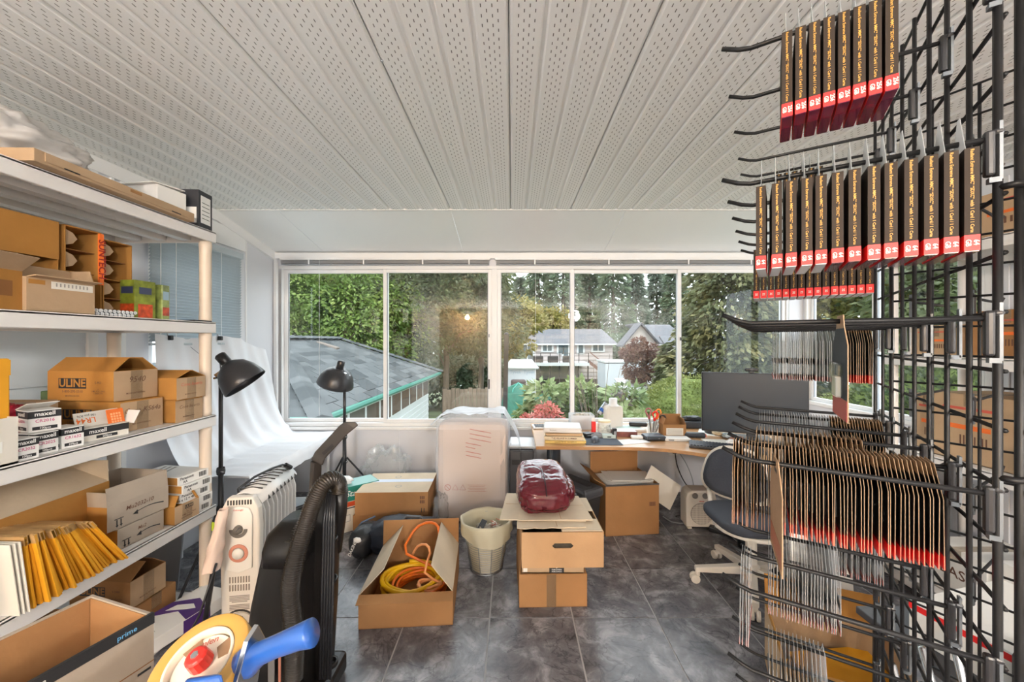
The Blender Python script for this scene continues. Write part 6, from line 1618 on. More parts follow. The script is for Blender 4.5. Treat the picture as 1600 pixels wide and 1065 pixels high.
lettering(nc, 'prime', 'right', (w_ / 2 + 0.0014, 0.13, h_ - 0.009), 0.012, mat('sky_blue_print', (0.15, 0.45, 0.75), 0.5)); lettering(nc, 'prime', 'right', (w_ / 2 + 0.0014, 0.02, h_ - 0.009), 0.010, PAPER)
decal(nc, 'right', (w_ / 2, 0.06, h_ - 0.13), 0.09, 0.07, PAPER, name='shipping_label')
for k in range(8): bx('barcode_bar', (w_ / 2 + 0.0010, 0.06 + 0.02, h_ - 0.155 + k * 0.006), (0.0006, 0.02, 0.003), INK, nc)
bx('crease', (w_ / 2 + 0.0003, 0, h_ - 0.085), (0.0006, d_, 0.0015), KRAFT_D, nc)
bx('printed_bar', (w_ / 2 + 0.0006, -0.02, h_ - 0.05), (0.0006, 0.10, 0.002), INK, nc); bx('printed_bar', (w_ / 2 + 0.0006, 0.155, h_ - 0.095), (0.0006, 0.02, 0.004), INK, nc)
carton('kraft_carton', 'closed kraft carton carrying the tape dispenser below the picture edge', (-0.40, 0.38, 0.602), rad(8), (0.24, 0.24, 0.335), None, KRAFT)
# tape dispenser: roll lies tilted, handle to the right
td = thing('tape_dispenser', 'blue handled packing tape dispenser with an amber roll in the foreground', 'tape dispenser', (-0.385, 0.465, 0.943), 0)
AMB = mat('amber_tape_roll', (0.62, 0.34, 0.075), 0.16, coat=0.4)
MR = Matrix.Translation(P(324, 1047, 0.47) - td.location) @ Matrix.Scale(0.93, 4) @ RZ(rad(12)) @ RX(rad(26)) @ RY(rad(-12))
MB().lathe([(0.040, -0.024), (0.056, -0.024), (0.057, -0.022), (0.057, 0.022), (0.056, 0.024), (0.040, 0.024), (0.040, -0.024)], 64, MR).build('tape_roll', AMB, td, smooth=True, bevel=0.001)
MB().lathe([(0.036, -0.025), (0.0398, -0.025), (0.0398, 0.0255), (0.036, 0.0255), (0.036, -0.025)], 48, MR).build('cardboard_core', mat('cream_core', (0.80, 0.70, 0.56), 0.6), td, smooth=True, bevel=0.0008)
hub = MB().lathe([(0.0, 0.016), (0.034, 0.016), (0.034, -0.01), (0, -0.01)], 40, MR).build('hub_disc', mat('cream_hub', (0.84, 0.76, 0.64), 0.4), td, bevel=0.001)
MB().lathe([(0.0, 0.038), (0.010, 0.038), (0.0125, 0.035), (0.0135, 0.018), (0, 0.018)], 14, MR @ T(0.002, 0, 0)).build('red_knob', REDP, td, bevel=0.0015)
MB().lathe([(0, 0.0395), (0.0045, 0.0395), (0.005, 0.038), (0, 0.038)], 6, MR @ T(0.002, 0, 0)).build('hub_screw', CHROME, td)
for a in (0.5, 2.3): MB().prism([(0.018, -0.008), (0.033, -0.011), (0.034, 0.011), (0.018, 0.008)], 0.0015, MR @ RZ(a) @ T(0, 0, 0.0155)).build('hub_recess', mat('brown_core_recess', (0.30, 0.18, 0.10), 0.7), td)
o = bpy.data.objects.new('lettering', text_mesh('stanlen', INKR, 0.005, 0.2)); COL.objects.link(o); o.parent = td
o.matrix_local = MR @ T(-0.008, 0.0245, 0.0166) @ RZ(rad(12)) @ Matrix.Scale(0.012, 4)
# blue front guard, steel frame and pistol grip
g0_, g1_ = P(392, 1010, 0.46) - td.location, P(494, 985, 0.45) - td.location
gd_ = (g1_ - g0_)
MB().tube([P(384, 1036, 0.46) - td.location, P(391, 1029, 0.46) - td.location, P(407, 1020, 0.458) - td.location, P(434, 1008, 0.455) - td.location, P(469, 994, 0.45) - td.location, P(484, 989, 0.45) - td.location, P(488, 987.5, 0.45) - td.location], [0.017, 0.0165, 0.0125, 0.0122, 0.0135, 0.0150, 0.0150], 20).build('grip', BLUEP, td, smooth=True)
MB().prism([(-0.030, -0.045), (0.010, -0.05), (0.014, 0.02), (-0.002, 0.042), (-0.016, 0.03)], 0.006, Matrix.Translation(P(390, 1035, 0.462) - td.location) @ RZ(rad(20)) @ RX(rad(80)) @ RZ(rad(-6)) @ RY(rad(62))).build('steel_frame', CHROME, td, bevel=0.001)
loft([[P(x, y, Yq) - td.location for x, y, Yq in ((284, 1072, 0.40), (352, 1074, 0.40), (352, 1090, 0.42), (284, 1090, 0.42))], [P(x, y, Yq) - td.location for x, y, Yq in ((290, 1061, 0.405), (346, 1053, 0.405), (350, 1068, 0.44), (290, 1074, 0.44))], [P(x, y, Yq) - td.location for x, y, Yq in ((298, 1058, 0.41), (342, 1052, 0.41), (344, 1060, 0.43), (300, 1065, 0.43))]]).build('front_guard', BLUEP, td, smooth=False, bevel=0.004)
MB().box((0, 0, 0.004), (0.13, 0.07, 0.008)).build('base_plate', CHROME, td, bevel=0.002)
bx('support_strut', (0.0, 0.0, 0.024), (0.02, 0.04, 0.04), CHROME, td)
# ================================================================ corner desk
DZ = 0.645
WOOD = mat('honey_wood_laminate', (0.50, 0.27, 0.12), 0.28, var=0.16, vscale=6, stretch=(0.6, 9, 9), coat=0.15)
dk_ = thing('corner_desk', 'curved honey wood corner desk under the windows', 'desk', (1.2, 3.1, 0))
fe = [(0.172, 2.80)]
for px, py in ((880, 697), (950, 698), (1000, 698.5), (1045, 701), (1085, 706), (1120, 712), (1150, 719)):
    g = G(px, py, DZ); fe.append((g.x, g.y))
fe += [(1.62, 2.42), (1.70, 2.34), (2.66, 2.34), (2.66, 3.585), (0.172, 3.585)]
outl = [(x - 1.2, y - 3.1) for x, y in fe]
MB().prism(outl, 0.025, T(0, 0, DZ - 0.025)).build('desk_top', WOOD, dk_, bevel=0.003)
for (x, y) in ((0.34, 3.0), (0.34, 3.45), (1.55, 2.62), (2.5, 2.45), (2.5, 3.4)):
    l = MB().tube([(x - 1.2, y - 3.1, 0.0), (x - 1.2, y - 3.1, DZ - 0.025)], 0.032, 18).build('leg', mat('blue_black_tube', (0.035, 0.045, 0.06), 0.35), dk_, smooth=True)
    MB().lathe([(0, 0), (0.042, 0), (0.042, 0.012), (0.033, 0.015)], 18, T(x - 1.2, y - 3.1, 0)).build('foot', BLACK, l)
def D(px, py): return G(px, py, DZ)
# tower computer
t = thing('tower_computer', 'black tower computer on the floor at the left end of the desk', 'computer', (0.075, 3.28, 0))
bx('case', (0, 0, 0.275), (0.19, 0.42, 0.53), BLACK, t, bevel=0.006); bx('front_panel', (0, -0.214, 0.275), (0.18, 0.01, 0.51), DKGREY, t, bevel=0.003)
bx('drive_bay', (0, -0.220, 0.45), (0.15, 0.004, 0.04), BLACK, t)
for s in (-1, 1): bx('foot', (s * 0.07, 0, 0.006), (0.03, 0.36, 0.012), DKGREY, t)
t = thing('notebook_stack', 'thin laptop lying closed on top of the tower computer', 'laptop', (0.09, 3.25, 0.542), rad(-4))
bx('base', (0, 0, 0.008), (0.22, 0.30, 0.014), GREY, t, bevel=0.003); bx('lid', (0, 0, 0.0185), (0.22, 0.30, 0.007), WHITE, t, bevel=0.002)
# books
def book(label, loc, rz, dims, cover, pages, spine_txt=None, tm=INKB, group='books on the desk corner'):
    w, d, h = dims
    t = thing('book', label, 'book', loc, rz, group)
    bx('pages', (0, 0.002, h / 2), (w - 0.006, d - 0.006, h - 0.006), pages, t)
    b = MB(); b.box((0, 0, 0.0015), (w, d, 0.003)); b.box((0, 0, h - 0.0015), (w, d, 0.003)); b.box((0, -d / 2 + 0.0015, h / 2), (w, 0.003, h))
    b.build('cover', cover, t)
    if spine_txt: lettering(t, spine_txt, 'front', (0, -d / 2 - 0.0006, h / 2), h * 0.55, tm, bold=0.02)
    return t
YB = mat('yellow_book_cover', (0.80, 0.58, 0.18), 0.5); CRB = mat('cream_book_cover', (0.80, 0.68, 0.48), 0.5)
bl = D(884, 693); bl.y += 0.115
z = DZ
book('yellow paperback at the bottom of the stack on the desk corner', (bl.x + 0.005, bl.y, z), rad(-3), (0.30, 0.22, 0.022), YB, PAPER2, 'COLLECTED BY THE RESERVE'); z += 0.0225
book('cream paperback second in the stack on the desk corner', (bl.x - 0.002, bl.y, z), rad(-5), (0.29, 0.22, 0.030), CRB, PAPER2, 'THE VILLAGE IN SUMMER'); z += 0.0305
book('tan notebook third in the stack on the desk corner', (bl.x - 0.005, bl.y + 0.01, z), rad(-2), (0.27, 0.21, 0.018), mat('tan_book_cover', (0.66, 0.45, 0.26), 0.6), PAPER2); z += 0.0185
t = thing('white_parcel', 'white wrapped packet on top of the book stack', 'packet', (bl.x - 0.01, bl.y + 0.01, z), rad(-6))
bx('packet', (0, 0, 0.021), (0.28, 0.21, 0.040), mat('white_parcel_film', (0.84, 0.83, 0.82), 0.25), t, bevel=0.008); lettering(t, 'Stickers', 'front', (-0.07, -0.1056, 0.022), 0.016, MATS['grey_ink'])
t = thing('white_keyboard', 'white keyboard at the left back corner of the desk', 'keyboard', (0.36, 3.42, DZ), rad(4))
bx('base', (0, 0, 0.008), (0.36, 0.14, 0.014), WHITE, t, bevel=0.003)
km = MB().box((0, 0, 0), (0.018, 0.016, 0.006)).mesh('key', DKGREY)
for r in range(5):
    for c in range(15):
        o = bpy.data.objects.new('key', km); COL.objects.link(o); o.parent = t; o.location = (-0.154 + c * 0.022, -0.048 + r * 0.022, 0.018)
# mouse mat and mouse
t = bx('mouse_mat', (D(940, 690).x, 2.93, DZ + 0.0018), (0.27, 0.21, 0.003), mat('slate_mouse_mat', (0.07, 0.085, 0.11), 0.8), None, bevel=0.001); tag(t, 'slate blue mouse mat beside the book stack', 'mouse mat')
t = thing('computer_mouse', 'dark grey computer mouse on the mouse mat', 'mouse', (D(930, 690).x, 2.93, DZ + 0.0034), rad(-25))
def mouse(u, v):
    a = 2 * math.pi * u; b = (math.pi / 2) * v
    return (0.033 * math.cos(a) * math.cos(b) * (1 + 0.1 * math.sin(a)), 0.055 * math.sin(a) * math.cos(b), 0.038 * math.sin(b) ** 0.8)
MB().grid(mouse, 24, 10, closeu=True).build('shell', mat('graphite_mouse', (0.07, 0.08, 0.10), 0.35), t, smooth=True); MB().lathe([(0.006, -0.004), (0.009, 0), (0.006, 0.004)], 10, T(0, 0.03, 0.030) @ RY(rad(90))).build('wheel', GREY, t)
# back row clutter
def tub(label, name, cat, loc, r, h, m, lidm=None, extra=None):
    t = thing(name, label, cat, loc)
    MB().lathe([(0, 0), (r * 0.95, 0), (r, h * 0.06), (r, h * 0.86), (r * 0.93, h * 0.93), (0, h * 0.93)], 24).build('jar', m, t, smooth=True)
    if lidm: MB().lathe([(0, h), (r * 0.96, h), (r * 0.99, h * 0.98), (r * 0.99, h * 0.87), (r * 0.9, h * 0.86)], 24).build('lid', lidm, t)
    return t
jl = tub('white labelled jar with cream lid on the desk', 'jar', 'jar', (D(944, 678).x, 3.16, DZ), 0.050, 0.115, mat('white_jar', (0.78, 0.78, 0.76), 0.3), mat('cream_lid', (0.80, 0.70, 0.46), 0.4))
MB().lathe([(0.0505, 0.03), (0.0505, 0.085)], 24).build('jar_label', mat('jar_label', (0.60, 0.62, 0.58), 0.6, var=0.5, vscale=40), jl)
t = thing('red_box', 'narrow red and white box beside the jar', 'box', (D(930, 676).x - 0.02, 3.18, DZ)); bx('body', (0, 0, 0.05), (0.03, 0.04, 0.10), RED, t, bevel=0.001); bx('flap', (0, 0, 0.115), (0.03, 0.003, 0.03), PAPER, t)
t = thing('plastic_jug', 'translucent white jug with a screw cap behind the jar', 'jug', (D(958, 672).x + 0.02, 3.38, DZ), rad(10))
MB().box((0, 0, 0.10), (0.16, 0.10, 0.20)).build('jug_body', film_mat('jug_plastic', (0.85, 0.80, 0.74), 0.25, 0.3), t, bevel=0.03); MB().lathe([(0, 0.26), (0.035, 0.26), (0.035, 0.215), (0.05, 0.195)], 16, T(0.0, 0, 0)).build('cap', WHITE, t, smooth=True)
t = thing('wire_basket', 'clear plastic basket of small parts on the desk back edge', 'basket', (D(910, 670).x, 3.40, DZ))
b = MB(); b.box((0, 0, 0.003), (0.20, 0.14, 0.004))
for s in (-1, 1): b.box((s * 0.1, 0, 0.06), (0.003, 0.14, 0.12)); b.box((0, s * 0.07, 0.06), (0.2, 0.003, 0.12))
b.build('basket_body', FILM, t)
lump('parts_heap', '', '', (0, 0, 0.006), (0.16, 0.11, 0.12), mat('mixed_parts', (0.45, 0.40, 0.33), 0.6, var=0.7, vscale=35), 31, 0.25, 26, parent=t)
t = thing('foil_roll', 'silver and black foil roll poking out of the plastic basket', 'roll', (D(912, 650).x + 0.04, 3.40, DZ + 0.125), 0, rot=(0, rad(40), rad(20)))
MB().lathe([(0, 0), (0.022, 0), (0.022, 0.11), (0, 0.11)], 16).build('roll', STEEL, t, smooth=False); MB().lathe([(0.0225, 0.02), (0.0225, 0.05)], 16).build('band', BLUEP, t)
def slab(name, label, cat, px, py, Y, dims, m, rz=0, z=0.0, bevel=0.003, parts=()):
    t = thing(name, label, cat, ((px - 800) * Y / FPX, Y, DZ + z), rad(rz))
    bx('body', (0, 0, dims[2] / 2), dims, m, t, bevel=bevel)
    for (nm, c, d, mm) in parts: bx(nm, c, d, mm, t)
    return t
slab('calculator', 'small grey label maker next to the mouse', 'calculator', 930, 0, 3.08, (0.09, 0.06, 0.03), GREY, 12, parts=[('screen', (0, 0.012, 0.0306), (0.06, 0.02, 0.001), mat('lcd_green', (0.30, 0.40, 0.38), 0.2)), ('keypad', (0, -0.014, 0.0306), (0.07, 0.022, 0.001), DKGREY)])
slab('card_reader', 'black card reader left of the mouse mat', 'reader', 918, 0, 3.07, (0.07, 0.07, 0.035), BLACK, 25, parts=[('slot', (0, -0.0352, 0.02), (0.05, 0.001, 0.004), GREY)])
slab('hard_drive', 'pale green external drive behind the mouse', 'drive', 951, 0, 3.05, (0.10, 0.07, 0.028), mat('pale_green_plastic', (0.55, 0.65, 0.62), 0.4), -5, parts=[('port', (0.0, -0.0355, 0.014), (0.03, 0.001, 0.008), INK)])
slab('adapter', 'black upright adapter beside the external drive', 'adapter', 960, 0, 3.04, (0.03, 0.03, 0.075), BLACK, 8, parts=[('label', (0, -0.0155, 0.04), (0.02, 0.001, 0.03), GREY)])
slab('carton_sleeve', 'dark red photo box on the desk centre', 'box', 974, 0, 3.14, (0.19, 0.13, 0.04), mat('dark_red_photo_print', (0.20, 0.06, 0.05), 0.3, var=0.6, vscale=25), -3, parts=[('white_top', (0, 0, 0.0406), (0.18, 0.125, 0.001), PAPER)])
slab('paper_stack', 'sloping stack of white sheets at the desk centre', 'paper', 975, 0, 3.33, (0.30, 0.20, 0.02), PAPER, 8, parts=[('teal_sheet', (0.03, 0.0, 0.0206), (0.2, 0.12, 0.001), mat('pale_teal_paper', (0.55, 0.68, 0.64), 0.7))])
slab('black_case', 'black glasses case on the paper stack', 'case', 997, 0, 3.36, (0.15, 0.05, 0.035), BLACK, -14, 0.022, 0.012, parts=[('hinge', (0, 0.0255, 0.02), (0.12, 0.002, 0.004), GREY)])
t = slab('paper_sheet', 'loose white sheet at the desk front edge', 'paper', 985, 0, 2.93, (0.26, 0.13, 0.0016), PAPER, 16, 0.0006, 0)
t = slab('tissue', 'crumpled white tissue near the black puck', 'tissue', 995, 0, 3.02, (0.09, 0.05, 0.02), PAPER, -10, 0.003, 0.008)
t = slab('network_puck', 'rounded blue black square puck on the desk', 'device', 1021, 0, 3.00, (0.155, 0.12, 0.038), mat('blue_black_plastic', (0.03, 0.04, 0.055), 0.35), 3, 0, 0.014, parts=[('light', (0.02, -0.0602, 0.02), (0.012, 0.001, 0.003), GREY)])
# tool cup
t = thing('tool_cup', 'clear cup of scissors and pliers on the desk', 'cup', ((1020 - 800) * 3.18 / FPX, 3.18, DZ))
MB().lathe([(0, 0.003), (0.038, 0.003), (0.042, 0.10), (0.040, 0.10), (0.036, 0.006), (0, 0.006)], 20).build('cup', CLEAR, t, smooth=True)
TL = [('red handled scissors in the tool cup', RED, 0.0, 6, 0.19), ('orange handled scissors in the tool cup', mat('orange_plastic', (0.85, 0.24, 0.02), 0.35), 0.012, 14, 0.21), ('grey pliers in the tool cup', mat('rose_grip', (0.45, 0.14, 0.16), 0.4), -0.015, -8, 0.22), ('black cutters in the tool cup', BLACK, 0.02, 26, 0.17)]
for lb, mm, dx, an, hh in TL:
    e = thing('hand_tool', lb, 'tool', t.location + Vector((dx, 0, 0.012)), 0, 'tools in the cup', rot=(rad(random.uniform(-6, 6)), rad(an), 0))
    for s in (-1, 1):
        MB().tube([(s * 0.002, 0, 0), (s * 0.004, 0, hh * 0.5)], 0.004, 6).build('blade', STEEL, e)
        MB().tube([(s * (0.004 + 0.013 * (1 - math.cos(q))), 0, hh * 0.5 + hh * 0.42 * (q / math.pi) ** 0.8) if q < 2.2 else (s * 0.012 * (math.pi - q), 0, hh * 0.90) for q in [math.pi * k / 9 for k in range(10)]], 0.006, 7).build('handle', mm, e, smooth=True)
# small open box with label, white box in front
t = carton('kraft_carton', 'small open kraft box with a white label on the desk', ((1050 - 800) * 3.12 / FPX, 3.12, DZ), rad(-3), (0.175, 0.12, 0.10), {'back': (86, 0.065), 'left': (70, 0.05), 'right': (70, 0.05), 'front': None}, KRAFT, KRAFT)
decal(t, 'front', (0.0, -0.06, 0.045), 0.13, 0.055, PAPER2)
for k in range(4): bx('print_line', (0, -0.0612, 0.06 - k * 0.010), (0.11, 0.0006, 0.003), MATS['grey_ink'], t)
slab('white_box', 'flat white box with printed edge in front of the small kraft box', 'box', 1056, 0, 2.985, (0.19, 0.10, 0.020), PAPER, -4, parts=[('printed_mark', (-0.05, -0.0503, 0.010), (0.04, 0.001, 0.006), INK)])
slab('stapler', 'blue black stapler lying right of the small kraft box', 'stapler', 1085, 0, 3.06, (0.16, 0.05, 0.04), MATS['blue_black_plastic'], -12, 0, 0.015, parts=[('red_tip', (0.078, 0, 0.02), (0.01, 0.03, 0.02), INKR)])
t = thing('parts_tray', 'black tray with clips at the window sill end of the desk', 'tray', ((1082 - 800) * 3.42 / FPX, 3.42, DZ))
b = MB(); b.box((0, 0, 0.03), (0.22, 0.12, 0.06)); b.build('tray', DKGREY, t, bevel=0.01); lump('clips', '', '', (0, 0, 0.058), (0.16, 0.08, 0.04), BLACK, 33, 0.4, 24, parent=t)
slab('note_pad', 'cream note pad between the box and the keyboard', 'pad', 1118, 0, 2.92, (0.17, 0.12, 0.008), PAPER2, -8, parts=[('print_line', (0, 0, 0.0083), (0.1, 0.003, 0.0005), MATS['grey_ink'])])
slab('paper_sheet', 'tilted white sheet right of the stapler', 'paper', 1108, 0, 3.22, (0.16, 0.24, 0.003), PAPER, -28)
for k, (px, Y, mm, nm, lb) in enumerate([(1124, 3.12, mat('tan_pouch', (0.55, 0.42, 0.26), 0.6), 'pouch', 'tan pouch below the monitor'), (1140, 3.04, mat('pale_blue_cloth', (0.52, 0.62, 0.66), 0.8), 'cloth', 'pale blue cleaning cloth below the monitor'), (1152, 2.92, mat('brick_pouch', (0.40, 0.17, 0.12), 0.6), 'pouch', 'brick red pouch near the keyboard'), (1146, 2.84, PAPER, 'tissue', 'crumpled white paper beside the black keyboard')]):
    lump(nm, lb, nm, ((px - 800) * Y / FPX, Y, DZ + 0.001), (0.10, 0.08, 0.035), mm, 40 + k, 0.3, 26)
# black keyboard: two halves with keys
t = thing('black_keyboard', 'black full keyboard on the curved desk front', 'keyboard', (1.50, 2.74, DZ), rad(-24))
bx('base', (0, 0, 0.010), (0.47, 0.17, 0.016), DKGREY, t, bevel=0.004)
km2 = MB().box((0, 0, 0), (0.0165, 0.0165, 0.007)).mesh('key', mat('key_cap', (0.035, 0.04, 0.055), 0.4))
for r in range(6):
    for c in range(22):
        o = bpy.data.objects.new('key', km2); COL.objects.link(o); o.parent = t; o.location = (-0.218 + c * 0.0206, -0.065 + r * 0.0245, 0.0215)
# monitor with webcam
Mc = P(1180, 640, 2.95)
t = thing('monitor', 'large dark computer monitor on the desk corner', 'monitor', (Mc.x, 2.97, DZ), rad(-20))
bx('base', (0, 0.06, 0.006), (0.26, 0.18, 0.012), BLACK, t, bevel=0.004); bx('stand_neck', (0, 0.09, 0.13), (0.06, 0.03, 0.25), BLACK, t, bevel=0.004)
zb_, zt_ = 0.045, 0.51
bx('housing', (0, 0.02, (zb_ + zt_) / 2), (0.71, 0.035, zt_ - zb_), BLACK, t, bevel=0.006)
bx('screen', (0, 0.0012, (zb_ + zt_) / 2 + 0.004), (0.695, 0.002, zt_ - zb_ - 0.022), mat('dark_blue_screen', (0.022, 0.034, 0.050), 0.3), t)
t = thing('webcam', 'small black webcam clipped on top of the monitor', 'webcam', (Mc.x - 0.01, 2.985, DZ + zt_ + 0.003), rad(-20))
bx('clip', (0, 0.0, 0.006), (0.03, 0.06, 0.010), BLACK, t); bx('camera_body', (0, -0.015, 0.024), (0.09, 0.025, 0.024), BLACK, t, bevel=0.008)
MB().lathe([(0, 0.004), (0.008, 0.004), (0.009, 0)], 12, T(0, -0.028, 0.024) @ RX(rad(90))).build('lens', GLASS if False else DKGREY, t)
t = thing('speaker', 'small black round speaker under the monitor edge', 'speaker', ((1112 - 800) * 3.2 / FPX, 3.20, DZ)); MB().lathe([(0, 0), (0.05, 0), (0.058, 0.02), (0.05, 0.05), (0.03, 0.062), (0, 0.065)], 20).build('cone_body', BLACK, t, smooth=True); MB().lathe([(0.0, 0.067), (0.028, 0.066), (0.03, 0.062)], 16).build('grille', DKGREY, t)
slab('paper_sheet', 'large white sheet on the desk right of the monitor', 'paper', 1300, 0, 2.72, (0.42, 0.36, 0.004), PAPER, -12)
# outlet with plugs and cables
t = thing('wall_outlet', 'white wall outlet with a black plug under the desk', 'outlet', (fx(1052), WALLY - 0.001, 0.40)); bx('plate', (0, -0.004, 0), (0.08, 0.008, 0.12), TRIM, t, bevel=0.002); bx('plug', (0.0, -0.022, -0.02), (0.035, 0.03, 0.035), BLACK, t, bevel=0.005); bx('plug', (0.0, -0.020, 0.03), (0.032, 0.026, 0.03), WHITE, t, bevel=0.005)
o = MB().tube(cr([Vector(v) for v in ((fx(1052), WALLY - 0.04, 0.37), (fx(1054), WALLY - 0.07, 0.25), (fx(1066), WALLY - 0.08, 0.10), (fx(1080), WALLY - 0.2, 0.007), (1.45, 3.2, 0.007), (1.30, 3.1, 0.007))], 8), 0.005, 6).build('power_cable', BLACK, None, smooth=True); tag(o, 'black power cable running down from the outlet', 'cable')
o = MB().tube(cr([Vector(v) for v in ((fx(1052), WALLY - 0.035, 0.42), (fx(1064), WALLY - 0.10, 0.30), (fx(1074), WALLY - 0.12, 0.12), (1.52, 3.30, 0.007), (1.36, 3.02, 0.007), (1.24, 3.0, 0.007), (1.20, 3.10, 0.007))], 8), 0.004, 6).build('power_cable', GREY, None, smooth=True); tag(o, 'grey cable looping from the outlet to the floor', 'cable')
# fan heater
t = thing('fan_heater', 'small cream fan heater on the floor under the desk', 'heater', (1.415, 2.97, 0), rad(-3))
MB().prism([(-0.11, 0.012), (0.11, 0.012), (0.112, 0.22), (0.10, 0.265), (0.07, 0.285), (-0.07, 0.285), (-0.10, 0.265), (-0.112, 0.22)], 0.13, T(0, 0.065, 0) @ RX(rad(90))).build('housing', CREAM, t, bevel=0.012)
MB().lathe([(0.0, 0.004), (0.078, 0.004), (0.082, 0), (0.0, 0)], 32, T(0, -0.066, 0.115) @ RX(rad(90))).build('grille_plate', mat('taupe_grille', (0.42, 0.37, 0.32), 0.6), t)
for k in range(15): 
    x = -0.07 + k * 0.01; hl = math.sqrt(max(0, 0.078 ** 2 - x * x))
    bx('grille_bar', (x, -0.0715, 0.115), (0.0035, 0.003, 2 * hl), CREAM, t)
for k in range(9):
    z = -0.064 + k * 0.016; hl = math.sqrt(max(0, 0.078 ** 2 - z * z)); bx('grille_bar', (0, -0.0722, 0.115 + z), (2 * hl, 0.002, 0.003), CREAM, t)
for x in (-0.048, 0.026): MB().lathe([(0, 0.016), (0.016, 0.014), (0.022, 0)], 16, T(x, -0.066, 0.248) @ RX(rad(80))).build('knob', mat('brown_grey_knob', (0.25, 0.22, 0.2), 0.4), t, smooth=True)
bx('brand_strip', (0, -0.0665, 0.207), (0.035, 0.002, 0.005), INKR, t)
for s in (-1, 1): bx('foot', (s * 0.085, -0.02, 0.006), (0.03, 0.09, 0.012), CREAM, t, bevel=0.003)
# power strip on the floor
t = thing('power_strip', 'black power strip on the floor beside the fan heater', 'power strip', (1.58, 2.80, 0), rad(-36)); bx('body', (0, 0, 0.02), (0.30, 0.055, 0.036), BLACK, t, bevel=0.006)
for k in range(5): bx('socket', (-0.10 + k * 0.05, 0, 0.0385), (0.03, 0.03, 0.002), GREY, t)
# office chair
ch = thing('office_chair', 'cream framed office chair with dark cushions behind the hanging cards', 'chair', (1.36, 2.22, 0), rad(0))
CHF = mat('slate_chair_fabric', (0.045, 0.05, 0.065), 0.85, bump=0.3, bscale=250)
MB().lathe([(0, 0.085), (0.045, 0.085), (0.045, 0.125), (0.03, 0.14), (0.028, 0.33), (0, 0.33)], 20).build('column', CREAM, ch, smooth=False)
for k in range(5):
    a = rad(170) + 2 * math.pi * k / 5
    dx, dy = math.cos(a), math.sin(a)
    l = loft([[(dx * r + -dy * s * w, dy * r + dx * s * w, z + q) for s, q in ((-1, -hh), (1, -hh), (1, hh), (-1, hh))] for r, w, z, hh in ((0.02, 0.026, 0.105, 0.022), (0.30, 0.017, 0.078, 0.014))]).build('leg', CREAM, ch, bevel=0.005)
    MB().tube([(dx * 0.285, dy * 0.285, 0.08), (dx * 0.285, dy * 0.285, 0.04)], 0.014, 8).build('caster_fork', CREAM, l)
    for s in (-1, 1): MB().lathe([(0, -0.009), (0.024, -0.009), (0.026, 0), (0.024, 0.009), (0, 0.009)], 16, T(dx * 0.30 - dy * 0.014 * s, dy * 0.30 + dx * 0.014 * s, 0.026) @ RZ(a) @ RX(rad(90))).build('caster_wheel', CREAM, l)
def pad(u, v):
    a = 2 * math.pi * u; b = math.pi * (v - 0.5) * 0.998
    d = [math.copysign(abs(c) ** 0.55, c) for c in (math.cos(a) * math.cos(b), math.sin(a) * math.cos(b), math.sin(b))]
    return (d[0] * 0.22, d[1] * 0.21, d[2] * 0.035 + 0.395)
MB().grid(pad, 32, 16, closeu=True).build('seat', CHF, ch, smooth=True)
MB().prism([(0.20 * math.cos(a), 0.19 * math.sin(a)) for a in [2 * math.pi * k / 20 for k in range(20)]], 0.025, T(0, 0, 0.335)).build('seat_pan', CREAM, ch, bevel=0.01)
# backrest shell facing left and back
bk = MB(); bo = MB()
def backs(off, sc):
    def f(u, v):
        a = 2 * math.pi * u
        x = 0.20 * sc * v * math.copysign(abs(math.cos(a)) ** 0.7, math.cos(a)); z = 0.165 * sc * v * math.copysign(abs(math.sin(a)) ** 0.7, math.sin(a))
        return (x * (1.0 - 0.18 * (z / 0.165)), off - 0.55 * x * x, z)
    return f
BM = T(0.03, 0.205, 0.575) @ RZ(rad(-52)) @ RX(rad(-8))
MB().grid(backs(0.012, 1.0), 32, 6, M=BM, closeu=True).build('back_shell', CREAM, ch, smooth=True, solid=0.014)
MB().grid(backs(-0.004, 0.9), 32, 6, M=BM, closeu=True).build('back_cushion', CHF, ch, smooth=True, solid=0.022)
MB().grid(backs(0.022, 0.82), 32, 6, M=BM, closeu=True).build('back_cushion', CHF, ch, smooth=True, solid=0.008)
MB().tube([BM @ Vector((-0.175, 0.03, -0.12)), (-0.12, 0.22, 0.40), (-0.13, 0.10, 0.345), (0, 0.0, 0.335)], 0.013, 8).build('back_support', CREAM, ch, smooth=True)
MB().tube([BM @ Vector((0.175, 0.03, -0.12)), (0.13, 0.14, 0.40), (0.10, 0.10, 0.345), (0, 0.0, 0.335)], 0.013, 8).build('back_support', CREAM, ch, smooth=True)
